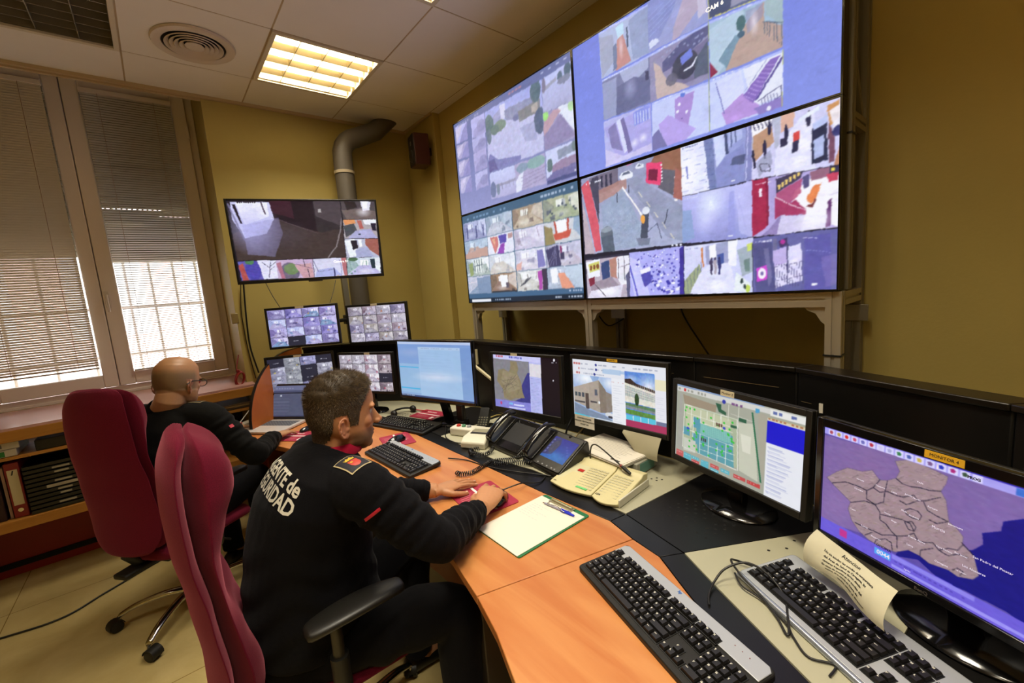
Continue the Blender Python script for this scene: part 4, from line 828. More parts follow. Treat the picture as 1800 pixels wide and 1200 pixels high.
q.poly('a83458', [(.28, .3), (.58, .1), (.56, .35), (.42, .52), (.28, .5)], .8); q.poly('9c2c54', [(.27, .36), (.45, .5), (.5, .45), (.62, .62), (.62, .72), (.34, .68), (.27, .74)]); q.line('f6e8f0', .27, .36, .45, .52, .012); q.line('f6e8f0', .45, .52, .62, .64, .012); q.poly('e07c40', [(.62, .46), (.70, .26), (.78, .24), (.73, .5), (.68, .56)]); q.poly('6c2c2c', [(.62, .58), (.7, .56), (.72, .46), (.74, .5), (.7, .62)]); q.poly('4c4470', [(.58, .1), (.66, .05), (.66, .25), (.6, .3)]); q.poly('8c5c70', [(.66, .02), (1, -.02), (1, .14), (.68, .18)]); q.poly('c03850', [(.84, .12), (.97, .08), (.96, .22), (.86, .24)]); q.rect('282440', .86, .0, .98, .1); q.rect('e8d048', .88, .02, .92, .07)
q.poly('54245c', [(.86, .55), (.9, .5), (.9, .96), (.84, .98)]); q.line('d8d0e8', .88, .45, 1, .42, .015); q.poly('8c7cb0', [(.2, .9), (.34, .68), (.62, .72), (.56, .98), (.1, 1)]); q.poly('d8d4f0', [(.34, .68), (.86, .78), (.84, 1), (.3, 1)], .85); q.glow('ffffff', .72, .85, .25, .25); q.noise(.045, 30, .2); q.dashes('f8f0fa', .02, .08, .25, .02, 12)
c.crop(1020, 400, 3.83)    # bottom row
q = c.quad([(36, 208), (328, 168), (332, 462), (50, 480)]); q.fill('b4a8b4'); q.poly('e8ecf4', [(0, .1), (.33, .02), (.33, .45), (.05, .5)]); q.poly('c8c860', [(.06, .15), (.32, .1), (.32, .3), (.08, .35)]); [q.ell('7c4820', .12+.08*k, .24-.01*k, .03, .06) for k in range(3)]; q.poly('2c3c68', [(.36, .15), (.55, .1), (.56, .5), (.38, .55)]); q.poly('b07c6c', [(.56, .1), (.74, .05), (.74, .55), (.58, .5)]); q.poly('e4e4ec', [(.72, .08), (1, .0), (1, .7), (.8, .7), (.72, .5)]); [q.line('58545c', *p, .014) for p in ((.76, .1, .76, .55), (.76, .3, 1, .25), (.88, .05, .9, .6))]
q.poly('8c7c88', [(.1, .6), (.6, .5), (.8, .75), (.5, .9), (.1, .8)], .8); q.poly('d8d4e4', [(.1, .8), (.5, .75), (.85, .7), (.8, 1), (0, 1)]); q.glow('ffffff', .5, .85, .3, .15); q.poly('505070', [(.92, .5), (1, .4), (1, 1), (.95, 1)]); q.poly('7a2030', [(.05, .5), (.2, .45), (.2, .62), (.08, .7)]); q.line('3c3440', .2, .65, .45, .95, .015); q.rect('242030', 0, 0, 1, .05); q.noise(.05, 18)
q = c.quad([(330, 170), (692, 122), (697, 448), (334, 462)]); q.fill('a8a8ec'); q.poly('c0c0f4', [(0, .1), (.2, .2), (.4, 1), (.1, 1), (0, .5)])
for k in range(150):
    x, y = random.uniform(.12, .92), random.uniform(.03, .97)
    if y > (x-.15)*-1.2+.15 and y < 1.1-(.55-x)*1.6: s_ = .012+.04*y*random.random(); q.poly(random.choice(('34309c', '4c48b0', 'f2f2ff', 'e8e8ff', '5c58bc', '282480')), [(x, y), (x+s_*1.6, y-s_*.5), (x+s_*2, y+s_), (x+s_*.4, y+s_*1.5)])
q.poly('ececff', [(.2, .42), (.4, .36), (.42, .45), (.24, .52)]); q.poly('4440a0', [(.22, .52), (.42, .46), (.42, .7), (.3, .8)]); q.poly('34288c', [(.93, .05), (1, .0), (1, 1), (.93, 1)]); q.line('5c5cc0', .0, .3, .16, 1, .03); q.noise(.05, 26)
q = c.quad([(695, 125), (1158, 66), (1158, 436), (700, 448)]); q.fill('c8ccf0'); q.poly('dadcf6', [(.2, .6), (.42, .4), (.7, .4), (.8, 1), (.1, 1)]); q.poly('d0d2f0', [(0, 0), (.3, .0), (.28, .35), (0, .6)]); q.poly('94a078', [(.0, .72), (.25, .38), (.27, .55), (.08, 1), (0, 1)]); [q.line('5c6474', .04+.06*k, .68-.08*k, .07+.05*k, .95-.1*k, .008) for k in range(5)]; q.poly('c87840', [(.27, .08), (.30, .06), (.32, .45), (.3, .47)]); q.poly('8c90b4', [(.34, .05), (.7, .0), (.7, .42), (.36, .42)], .8); q.poly('f4f8ff', [(.4, .05), (.5, .02), (.5, .3), (.4, .3)]); q.poly('3a4c90', [(.52, .25), (.62, .22), (.62, .42), (.54, .44)]); q.poly('eef0fa', [(.68, .0), (.8, .0), (.78, .5), (.68, .45)])
for x in (.43, .49, .55): q.ell('2a2440', x, .32, .013, .03); q.poly(('282c64' if x > .5 else '38304c') if x != .49 else 'a89ca8', [(x-.025, .35), (x+.025, .35), (x+.02, .5), (x+.012, .62), (x-.012, .62), (x-.02, .5)])
q.poly('9caab4', [(.8, .2), (1, .1), (1, .6), (.86, .7)]); q.poly('dfe8e8', [(.78, .6), (.98, .85), (.94, 1), (.76, .95)]); q.ell('20302c', .86, .78, .02, .05); q.ell('20302c', .9, .88, .02, .04); q.poly('4c6a5c', [(.88, .4), (.96, .35), (.96, .6), (.9, .6)], .7); q.ell('b8d050', .94, .92, .03, .07); q.poly('c8d860', [(.93, .1), (1, .08), (1, .2), (.94, .24)]); q.glow('ffffff', .5, .85, .2, .14); q.noise(.035, 24); q.dashes('8088b0', .02, .06, .25, .02, 12)
q = c.quad([(1160, 68), (1750, 0), (1738, 412), (1162, 436)]); q.fill('5c5c98'); q.poly('4a4a7c', [(.0, .1), (.24, .1), (.28, 1), (.04, 1)]); q.poly('6a6690', [(.25, .05), (.3, .05), (.33, .9), (.28, .95)]); q.poly('8884b0', [(.14, .2), (.2, .2), (.24, .8), (.2, .9)], .5); q.poly('d8d4f8', [(.25, .26), (.58, .18), (.6, .83), (.29, .92)]); q.poly('b8a8dc', [(.25, .26), (.42, .22), (.43, .48), (.26, .54)]); q.rect('3a3860', .415, .18, .435, .86); [q.line('403c68', .26+.03*k, .5, .275+.03*k, .92, .005) for k in range(12)]; [q.line('403c68', .27, y, .6, y-.06, .006) for y in (.55, .8)]
q.poly('54509c', [(.62, .1), (.9, .06), (.92, 1), (.62, 1)]); q.poly('8c78b8', [(.8, .45), (1, .4), (1, .9), (.86, .95)], .35); q.line('8c98d0', .62, .3, .9, .38, .006); q.line('d8d8f8', .6, .1, .76, .12, .008); q.poly('c43cc0', [(.04, .55), (.17, .5), (.18, .76), (.05, .8)]); q.ell('ece0f4', .11, .65, .052, .1); q.ell('6c5c98', .11, .65, .02, .035); q.poly('3a2c58', [(.32, .1), (.42, .05), (.42, .2), (.34, .22)]); q.ell('b03090', .37, .12, .03, .04); q.rect('f4f4ff', .70, .88, .76, .92); q.noise(.03, 20); q.dashes('f0f0ff', .02, .08, .24, .03, 12)
c.haze('b4b4f0', .10, .0018, 1.06); c.object(r)
# ---------------------------------------------------------------- desk monitors
M_STK = mat('sticker_cream', 'd8cfae', .6); M_STKY = mat('sticker_yellow', 'e0ae28', .5, emit='e0a828', es=.0)
M_INK = mat('ink_black', '15120f', .6)
def txt(parent, s, size, loc, rot, m, bold=.0, ext=.0002, name='lettering', align='CENTER', world=False, space=1.):
    vs, fs = text_mesh(s, size, ext, bold, align, space)
    T = (loc if isinstance(loc, Matrix) else Matrix.Translation(loc)) @ Euler(rot).to_matrix().to_4x4()
    return MB().add(vs, fs, T).build(name, m, parent, world=world, fixn=False)
FACE = (R(90), 0, 0)     # lettering that faces the viewer on a display
def monitor(c, yaw, tilt, w, h, bz, label, paint, nx=220, group='desk and arm mounted monitors', stand=None, name='monitor', body=M_BLKM, sticker=None, deep=.045, cat='monitor', gloss=False):
    M = disp_matrix(c, yaw, tilt); r = empty(name, label=label, cat=cat, group=group, M=M)
    bs, bt, bb = bz; W, T_, B_ = w+2*bs, h/2+bt, -h/2-bb; mt = M_BLKG if gloss else body
    b = MB()
    for s_ in (-1, 1): b.b2((s_*w/2, -.006, B_), (s_*W/2, .010, T_))
    b.b2((-w/2, -.006, h/2), (w/2, .010, T_)); b.b2((-w/2, -.006, B_), (w/2, .010, -h/2))
    b.build('bezel', mt, r, bevel=.002)
    hs = MB(); hs.b2((-W/2, .0105, B_), (W/2, .022, T_)); ins = .05
    hs.loft([[(x*(W/2-.004), .022, (T_+B_)/2+z*((T_-B_)/2-.004)) for x, z in ((-1, -1), (1, -1), (1, 1), (-1, 1))],
             [(x*(W/2-ins), deep, (T_+B_)/2+z*((T_-B_)/2-ins)) for x, z in ((-1, -1), (1, -1), (1, 1), (-1, 1))]])
    hs.build('housing', body, r, bevel=.003)
    cv = Cv(M, w, h, nx); paint(cv); scr = cv.object(r)
    if sticker:
        mt_, sx, sw, sh, tx = sticker; MB().box((sx, -.0066, T_-bt/2 if sh <= bt else T_-bt/2+.002), (sw, .001, sh)).build('sticker', mt_, r)
        if tx: txt(r, tx, sh*.56, (sx, -.0073, T_-bt/2+(0 if sh <= bt else .002)), FACE, M_INK, 0)
    Mi = M.inverted()
    if stand:
        kind, p = stand
        if kind == 'oval':
            base = MB(); base.lathe([(.001, 0), (.96, 0), (1, .004), (.97, .010), (.55, .020), (.18, .026), (.001, .026)], n=40, M=Matrix.Diagonal((p[2], p[3], 1, 1)))
            bo = base.build('base', M_BLKG, r, smooth=50); bo.matrix_parent_inverse = Mi; bo.matrix_basis = frame((p[0], p[1], .7405), R(yaw))
            q = MB(); a = Vector((p[0], p[1], .76)); t = M @ Vector((0, .034, -h*.30))
            q.loft([[tuple(a+Vector((math.cos(R(yaw))*x-math.sin(R(yaw))*y, math.sin(R(yaw))*x+math.cos(R(yaw))*y, 0))) for x, y in ((-.03, -.014), (.03, -.014), (.03, .014), (-.03, .014))],
                    [tuple(t+Vector((math.cos(R(yaw))*x-math.sin(R(yaw))*y, math.sin(R(yaw))*x+math.cos(R(yaw))*y, 0))) for x, y in ((-.03, -.008), (.03, -.008), (.03, .012), (-.03, .012))]])
            q.build('neck', M_BLKG, r, bevel=.003, world=True)
        if kind == 'arm':
            a = M @ Vector((0, deep-.002, 0)); e = Vector(p)
            q = MB(); q.tube([tuple(a), tuple(a*.45+e*.55+Vector((0, 0, .0))), tuple(e)], .014, 10); q.build('arm', M_BLKM, r, smooth=60, world=True)
            MB().box((0, deep, 0), (.1, .008, .1)).build('mount_plate', M_BLKM, r, bevel=.002)
    return r, M, scr

# --- television
def p_tv(c):
    c.fill('141016'); c.crop(380, 330, 5)
    q = c.quad([(84, 110), (1085, 112), (1138, 608), (182, 640)]); q.fill('2a2122'); q.grad('241c22', '35302c')
    q.poly('1c1016', [(.33, 0), (.74, 0), (.76, .56), (.36, .28)]); q.poly('3c1a26', [(.36, 0), (.55, 0), (.56, .3), (.37, .2)], .8); q.poly('4c4246', [(.75, 0), (1, 0), (1, .44), (.76, .27)], .8); q.rect('a8a4a4', .785, .14, .815, .2)
    q.poly('3e302c', [(0, .55), (.35, .28), (.8, .55), (1, .48), (1, 1), (0, 1)], .8); q.poly('c8c8ea', [(.03, .02), (.36, .02), (.38, .3), (.30, .55), (.1, .62), (.02, .3)]); q.poly('f2f2ff', [(.07, .03), (.34, .03), (.34, .26), (.12, .4)])
    q.poly('8a88c0', [(.1, .4), (.42, .28), (.44, .55), (.34, .95), (.1, .9)], .45); q.glow('b4b4ee', .18, .45, .26, .5, .8); q.poly('201820', [(.04, .06), (.065, .06), (.1, .38), (.085, .38)]); q.line('4c3c50', .29, .02, .31, .22, .012); q.line('6c5c64', .37, .28, .76, .56, .008, .7); q.lines('8c8488', [(1.0, .3), (.97, .55), (.92, .8), (.83, 1)], .014, .8); q.lines('7c789c', [(.01, .05), (.05, .35), (.1, .65)], .016, .8)
    q.glow('5c5468', .45, .6, .3, .3, .3); q.noise(.03, 40, .2); [q.ell('20161c', .09+.018*k, .012, .008, .03) for k in range(9)]
    def band(p, w_, f_): q = c.quad(p); q.fill(w_); return q
    q = band([(1090, 112), (1400, 112), (1410, 272), (1112, 274)], '4a4244', 0); q.poly('6a5c58', [(0, .5), (.6, .4), (1, .6), (1, 1), (.1, 1)]); q.poly('d8d8e6', [(.55, .02), (.85, .05), (.8, .5), (.6, .55)]); q.poly('f8f8ff', [(.6, .05), (.76, .05), (.74, .4), (.62, .42)]); q.glow('e8e4ee', .62, .62, .25, .3); q.poly('28201e', [(.1, .05), (.4, .05), (.45, .35), (.15, .5)]); q.noise(.04, 14)
    q = band([(1112, 278), (1402, 276), (1418, 440), (1125, 444)], 'a8a0a4', 0); q.poly('d89058', [(0, 0), (.35, 0), (.38, .2), (.05, .3)]); q.poly('44484c', [(.0, .35), (.32, .2), (.4, .6), (.05, .95)]); q.poly('b06058', [(.42, .05), (.55, .05), (.6, .5), (.48, .5)]); q.poly('e8ecf4', [(.6, .0), (1, .0), (.98, .3), (.64, .25)]); q.poly('20182a', [(.83, .2), (.98, .2), (.98, .6), (.86, .6)]); q.poly('a8a8d0', [(.1, 1), (.35, .6), (.8, .5), (1, 1)]); q.ell('2a3040', .46, .78, .04, .04); q.noise(.05, 14)
    q = band([(1125, 448), (1420, 445), (1432, 605), (1142, 612)], 'b4b8cc', 0); q.poly('e8eef4', [(0, .1), (.3, .0), (.35, .9), (.1, 1)]); q.poly('201a24', [(.18, .1), (.36, .08), (.38, .5), (.22, .6)]); q.poly('f4f8ff', [(.4, .05), (.5, .05), (.5, .4), (.42, .45)]); q.poly('9c5c50', [(.62, .0), (1, .0), (1, .95), (.72, .6), (.6, .3)]); q.poly('a4a8cc', [(.3, .6), (.65, .4), (.85, 1), (.3, 1)]); q.noise(.05, 14)
    q = band([(1142, 615), (1435, 606), (1448, 765), (1158, 774)], 'c4c8e0', 0); q.feed('c4d0dc', 'b8b4dc', '5c8478', 'ffffff', seed=5); q.poly('203038', [(.7, .1), (.85, .1), (.85, .6), (.75, .6)]); q.ell('486848', .2, .08, .15, .1)
    q = band([(184, 645), (520, 633), (545, 795), (222, 815)], '5c54a4', 0); q.poly('a84c48', [(.0, .2), (.12, .1), (.2, 1), (.04, 1)]); q.poly('dcdcf4', [(.5, .0), (1, .0), (1, 1), (.6, 1)]); q.ell('4840a0', .36, .5, .2, .55); q.ell('4c7c54', .3, .05, .12, .14); [q.line('3c3c50', *p, .016) for p in ((.75, .9, .85, .1), (.82, .4, .62, .1), (.83, .3, 1, .1), (.8, .5, .95, .35))]; q.noise(.07, 18)
    q = band([(522, 633), (845, 622), (862, 790), (548, 797)], 'c0a8c8', 0); q.ell('6c6478', .35, .65, .26, .5); q.ell('6c8458', .4, .5, .2, .3); q.poly('a86c80', [(0, .2), (.12, .1), (.2, 1), (.1, 1)]); q.poly('c89ca4', [(.5, .3), (.95, .2), (1, 1), (.7, 1)]); [q.line('3a3040', *p, .016) for p in ((.75, 0, .78, .4), (.85, .5, .87, .95), (.55, .25, .98, .5))]; q.noise(.06, 18)
    q = band([(848, 622), (1138, 612), (1155, 772), (865, 790)], 'd4d4ec', 0); q.poly('aab0e0', [(0, 1), (.1, .6), (.6, .5), (.85, 1)]); q.poly('b06c70', [(.84, .0), (1, 0), (1, 1), (.9, 1)]); q.lines('6c6c94', [(.02, .1), (.12, .7), (.6, .6)], .02); q.line('30305c', .6, .55, .6, .98, .04); q.lines('8c88b0', [(.78, .1), (.84, .5), (.8, 1)], .02); q.noise(.04, 14)
    c.haze('8c84b0', .06, .002, 1.05); c.crop(380, 330, 5); c.dashes('e8a040', 1060, 772, 1140, 5, 6)
tv, Mtv, s_ = monitor((.873, 3.150, 1.949), -15.6, -3, .905, .509, (.012, .012, .020), 'big wall mounted television above the monitors, near the window', p_tv, 420, None, name='television', cat='television')

txt(s_, 'Camera 01', .022, (.18, -.0012, -.155), FACE, mat('caption_white', 'ffffff', .5, emit='ffffff', es=.9), .0004, name='screen_caption')
MB().b2((-.045, -.004, -.283), (.045, .012, -.273)).build('logo_tab', mat('tv_logo_tab', '4a463e', .3), tv, bevel=.001)
MB().box((0, .06, 0), (.42, .04, .40)).build('mount_plate', M_BLK, tv, bevel=.002)
pa = Mtv @ Vector((.05, .08, .02))
MB().tube([tuple(pa), (1.12, 3.42, pa.z), (1.02, 3.69, pa.z)], .02, 8).build('wall_arm', M_BLKM, tv, world=True, smooth=60)
MB().b2((.95, 3.685, pa.z-.1), (1.09, 3.699, pa.z+.1)).build('wall_plate', M_BLKM, tv, world=True)
# --- four small monitors
NOREC = '3a3c48'
def grid(c, rows_, cols, pal, dark=(), acc=()):
    k = 0
    for i in range(rows_):
        for j in range(cols):
            q = c.sub(j/cols, i/rows_, (j+1)/cols-.004, (i+1)/rows_-.005); k += 1
            if (i, j) in dark: q.fill('1c1c28'); q.dashes('c8c8d4', .3, .5, .7, .07, 7); continue
            p = pal[(i*cols+j) % len(pal)]; q.feed(*p, seed=i*11+j*5+len(pal), acc=acc[k % len(acc)] if acc else None)
def p_m1(c):
    grid(c, 4, 4, [('9088bc', '7c74a4', '3c3468', 'd8d8ff'), ('7c74b8', '8c84c8', '34306c', 'ece8ff'), ('b0a8dc', '6c8cb4', '2c2c5c', 'f4f0ff'), ('a49cd8', '9c94c0', '3c2c64', 'f0f0ff'), ('b4bce8', 'a49cc8', '5c6ca0', 'e4e8ff')], dark=[(3, 1)], acc=['b08c58', '4c84b4', None]); c.haze('b0acd0', .10, .006, 1.05)
def p_m2(c):
    grid(c, 4, 4, [('a49ca0', '8c8494', '4c4458', 'e8e4f0'), ('9c8c98', 'a49cb0', '4c3444', 'dcd8e8'), ('b4aeb8', 'a8a4b4', '6c6474', 'f4f0ff'), ('8c84a0', '9c94ac', '3c3858', 'e8e4ff'), ('a09890', '9c98a4', '5c5058', 'e4e0e8')], acc=['b4683c', None, '9c5444']); c.haze('b0acd0', .10, .006, 1.05)
def p_m3(c):
    grid(c, 4, 4, [('7c7c90', '8c8ca4', '3c3c50', 'dce0f0'), ('8c9098', '7c8088', '44444c', 'd8d8dc'), ('8c8cb4', '7c7ca0', '34345c', 'd4d4ff'), ('9c9cac', '8c8c9c', '4c4c5c', 'f0f0f8')], dark=[(0, 0), (1, 2), (0, 3), (2, 2)], acc=['c87c3c', None, 'b4a44c']); c.haze('b0acd0', .10, .006, 1.05)
def p_m4(c):
    grid(c, 4, 4, [('b4acb4', 'a49ca8', '544c58', 'eeeaf4'), ('a8a4ac', 'bcb8c4', '6c6070', 'f8f4ff'), ('c4bcc4', 'a8a0b0', '6c3040', 'ffffff'), ('8c7c84', 'a09498', '3c2c38', 'ece8f0')], dark=[(2, 3)], acc=[None, 'a42c48', None]); c.haze('b0acd0', .10, .006, 1.05)
A1 = ('arm', (1.13, 3.33, 1.36))
monitor((.75, 3.135, 1.366), -32.4, 1.2, .443, .249, (.014, .016, .014), 'upper left small monitor with purplish camera grid, on the wall arm', p_m1, 190, stand=('arm', (1.125, 3.36, 1.37)), sticker=(M_STK, -.01, .055, .014, None))
monitor((1.174, 2.90, 1.341), -52.5, 0, .443, .249, (.014, .016, .014), 'upper right small monitor with brownish camera grid, on the wall arm', p_m2, 190, stand=('arm', (1.145, 3.34, 1.37)), sticker=(M_STK, -.01, .05, .014, None))
monitor((.703, 3.17, 1.045), -27, 0, .41, .231, (.016, .017, .016), 'lower left small monitor standing behind the open laptop', p_m3, 180, stand=('oval', (.73, 3.235, .10, .07)), sticker=(M_STK, -.01, .05, .014, None))
monitor((1.024, 2.836, 1.021), -62.2, 1.9, .443, .249, (.013, .016, .016), 'small monitor partly hidden by the dark haired man head', p_m4, 190, stand=('oval', (1.06, 2.86, .11, .08)), sticker=(M_STK, .03, .045, .014, None))
pl = empty('monitor_pole', (1.14, 3.37, 0), 0, 'metal pole with a cross arm carrying the two upper small monitors', 'pole')
MB().b2((-.02, -.018, .0), (.02, .018, 1.75)).build('post', M_ALUD, pl, bevel=.002)
MB().box((0, -.0, 1.37), (.07, .06, .07)).build('clamp', M_BLKM, pl, bevel=.004)
# --- 27 inch blue desktop
def p_m5(c):
    c.fill('86a8d8'); c.grad('7c9cd4', '8cacd8'); c.glow('a8b8dc', .2, .2, .3, .1, .5)
    for k in range(5): c.glow('c8d0e8', random.uniform(.2, .9), random.uniform(.5, .8), .3, .07, .6)
    c.rect('b8c8e8', 0, 0, 1, .045); c.poly('9cc0e0', [(0, .4), (.3, .4), (.3, .93), (0, .93)], .7); c.rect('a8c8e8', .3, .09, .86, .96, .75); c.rect('b8cce8', .3, .09, .86, .14, .6); c.rect('4cb0e0', .01, .455, .29, .475); c.rect('4cb0e0', .01, .845, .29, .865)
    c.glow('d8dcee', .55, .62, .4, .1, .7); c.dashes('8090b0', .32, .115, .84, .012, 22, .6); c.rows('8ca8d0', .32, .16, .8, .6, 22, .18, .35); c.rect('6c8cc4', .86, .09, 1, .97, .35); c.rect('3c4c78', 0, .972, 1, 1); c.dashes('d8dce8', .01, .985, .2, .014, 8); c.noise(.015, 20)
monitor((1.183, 2.18, 1.075), -74.9, 1.8, .598, .336, (.008, .010, .016), 'largest desk monitor with a pale blue desktop, right of the dark haired man', p_m5, 300, stand=('oval', (1.265, 2.20, .13, .10)), gloss=True)
# --- map monitor
def p_m6(c):
    c.fill('180c16'); c.grad('1c1018', '140c14'); c.crop(690, 560, 4.5)
    a = [(793, 268), (1170, 306), (1188, 752), (816, 700)]; q = c.quad(a); q.fill('8884b8')
    q.rect('c8c8f4', 0, 0, 1, .1); q.dashes('c04848', .03, .05, .25, .035, 6); q.dashes('4c54b0', .3, .05, .62, .035, 8)
    q.rect('84828a', 0, .1, .75, .84); q.poly('3c3c84', [(.72, .3), (.76, .3), (.76, .84), (.42, .84), (.62, .74), (.58, .55), (.66, .4)])
    q.poly('8c8064', [(.36, .12), (.5, .12), (.53, .25), (.5, .32), (.58, .5), (.6, .66), (.64, .76), (.45, .78), (.33, .83), (.2, .8), (.18, .64), (.06, .5), (.1, .3), (.22, .27), (.32, .32), (.36, .26)]); q.poly('9c9078', [(.2, .3), (.5, .35), (.55, .6), (.3, .7), (.15, .5)], .6)
    for k in range(16): q.line('5c5448', .1+.45*random.random(), .35+.4*random.random(), .1+.45*random.random(), .35+.4*random.random(), .006, .7)
    q.rect('b8bcf0', .76, .1, 1, 1); q.rect('dcd8e0', .76, .13, 1, .36); q.rows('8088c0', .78, .38, 1, .98, 22, .25, .6); q.rect('8484d4', 0, .84, .76, 1); q.rect('7cb4ec', .3, .87, .38, .91); q.rect('ccd0f8', .4, .89, .62, .92); q.rect('c8ccf4', .3, .95, .64, .975); q.ell('c04880', .13, .9, .02, .03); q.noise(.04, 30)
    c.crop(690, 560, 4.5); c.ell('f0f0f8', 1277, 328, 7, 12); c.dashes('c8c8d8', 1258, 348, 1300, 8, 5); c.ell('e8e8f0', 1271, 490, 4, 8)
monitor((1.401, 1.63, 1.020), -81.6, 1.9, .445, .289, (.018, .014, .034), 'monitor with a small relief map beside an empty dark half', p_m6, 260, stand=('arm', (1.58, 1.62, 1.02)), sticker=(M_STK, -.06, .045, .014, None))
# --- two buildings monitor
def p_m7(c):
    c.fill('e0e2ea'); c.crop(980, 600, 6)
    c.fill('dfe2ea'); S = [(158, 182), (1143, 270), (1158, 985), (185, 775)]; q = c.quad(S); q.fill('e2e4ec')
    for y in (.07, .15, .23): q.dashes('b85048', .01, y, .1, .035, 3, .8); q.dashes('8088a0', .1, y, .38 if y > .1 else .95, .02, 16, .6); q.ell('343c8c', .285 if y < .2 else .265, y, .012, .022)
    q.rect('8cb0dc', .55, .13, .60, .18, .6); q.rect('9cbce0', .36, .12, .56, .2, .7)
    L = q.sub(0, .26, .455, 1); L.fill('9cb4dc'); L.glow('ffffff', .35, .08, .5, .25, .9); L.glow('ffffff', .95, .12, .2, .2, .8); L.poly('5c84c4', [(.45, 0), (.7, .0), (.6, .25)], .5)
    L.poly('b0a498', [(0, .32), (.42, .17), (.42, .76), (0, .66)]); L.poly('a89c90', [(.42, .17), (.68, .08), (.7, .82), (.42, .76)]); L.poly('84786c', [(.68, .08), (.86, .3), (.86, .8), (.7, .82)]); L.poly('8c8278', [(.86, .32), (1, .36), (1, .75), (.86, .8)]); [L.rect('4c545c', x, .42, x+.07, .52) for x in (.03, .12, .22)]; L.rect('58606c', .57, .3, .64, .44); L.rect('483c38', .32, .42, .41, .78, .9); L.rect('504c50', .45, .58, .62, .62); L.rect('504c50', .02, .62, .3, .66); L.rect('e4ecf0', .66, .56, .70, .62)
    L.poly('7c8ca4', [(0, .68), (.42, .80), (.8, .86), (1, .95), (1, 1), (0, 1)]); L.ell('d8dce0', .92, .83, .1, .05); L.ell('3c4048', .95, .88, .06, .03); L.poly('50b8d0', [(0, .93), (.42, .95), (.42, 1), (0, 1)]); L.rect('c8d4e0', .42, .955, 1, 1); L.noise(.04, 24)
    q.rect('e8eaf0', .455, .26, .60, 1); q.dashes('b85048', .46, .32, .59, .008, 8); q.rows('9ca4b8', .47, .36, .59, .98, 16, .12, .4)
    B2 = q.sub(.60, .12, .895, .81); B2.fill('5c88d4'); B2.glow('f0f4fc', .8, .3, .45, .3, .9); B2.glow('e8f0fc', .25, .16, .3, .1, .6); B2.poly('3a2c28', [(0, .18), (.2, .16), (.4, .26), (1, .36), (1, .42), (0, .26)]); B2.poly('e0dcd0', [(0, .26), (1, .42), (1, .75), (0, .7)]); B2.poly('98a4a8', [(0, .32), (1, .47), (1, .62), (0, .56)], .8)
    [B2.line('d8d4c8', .06*k, .3, .06*k, .62, .012) for k in range(17)]; [B2.line('d8d4c8', 0, .36+.06*k, 1, .5+.045*k, .012) for k in range(3)]; B2.poly('5c7c3c', [(0, .72), (1, .76), (1, .84), (0, .78)], .8); B2.ell('2c4428', .4, .62, .075, .14); B2.poly('808890', [(0, .78), (1, .83), (1, .88), (0, .84)]); B2.poly('5c8c40', [(0, .86), (1, .9), (1, 1), (0, .97)]); B2.noise(.08, 24)
    q.rect('e6e0c0', .895, .2, 1, .36); q.rect('e4e4ec', .895, .36, 1, .83); q.rows('a8acc0', .91, .42, .99, .8, 12, .15, .4); [q.rect('58c0dc', .605+.075*k, .81, .673+.075*k, .89) for k in range(4)]; q.rect('6c7494', .9, .83, 1, .89); q.rect('a8345c', .60, .89, 1, 1); q.rows('e0d0dc', .46, .99, .47, 1, 1)
m7, M7, s_ = monitor((1.47, 1.112, 1.031), -88.7, 2, .477, .268, (.011, .020, .022), 'monitor showing two photographed buildings, printed card taped under it', p_m7, 300, stand=('arm', (1.59, 1.11, 1.03)), sticker=(M_STKY, -.01, .055, .012, 'MONITOR 3'))
cd_ = MB().box((-.17, -.011, -.158), (.115, .0006, .058)).build('taped_card', M_PAPER, m7)
for k, s in enumerate(('CONTESTACIONES', 'SERVICIO CENTRALIZADO', '673 537 340')): txt(cd_, s, .0095, (-.17, -.0117, -.143-.014*k), FACE, M_INK, .0001)
cp = MB(); rows_ = []
for i in range(9):
    x = .045+.175*i/8; rows_.append([(x, -.012-.035*math.sin(PI*j/7*.6)*(.3+i/12), -.15-(.012+.075*min(1, i/3.5))*j/7) for j in range(8)])
cp.loft(rows_, cap=False, closed=False); co = cp.build('curled_note', mat('note_cream', 'a39c80', .7), m7, smooth=80, fixn=False)
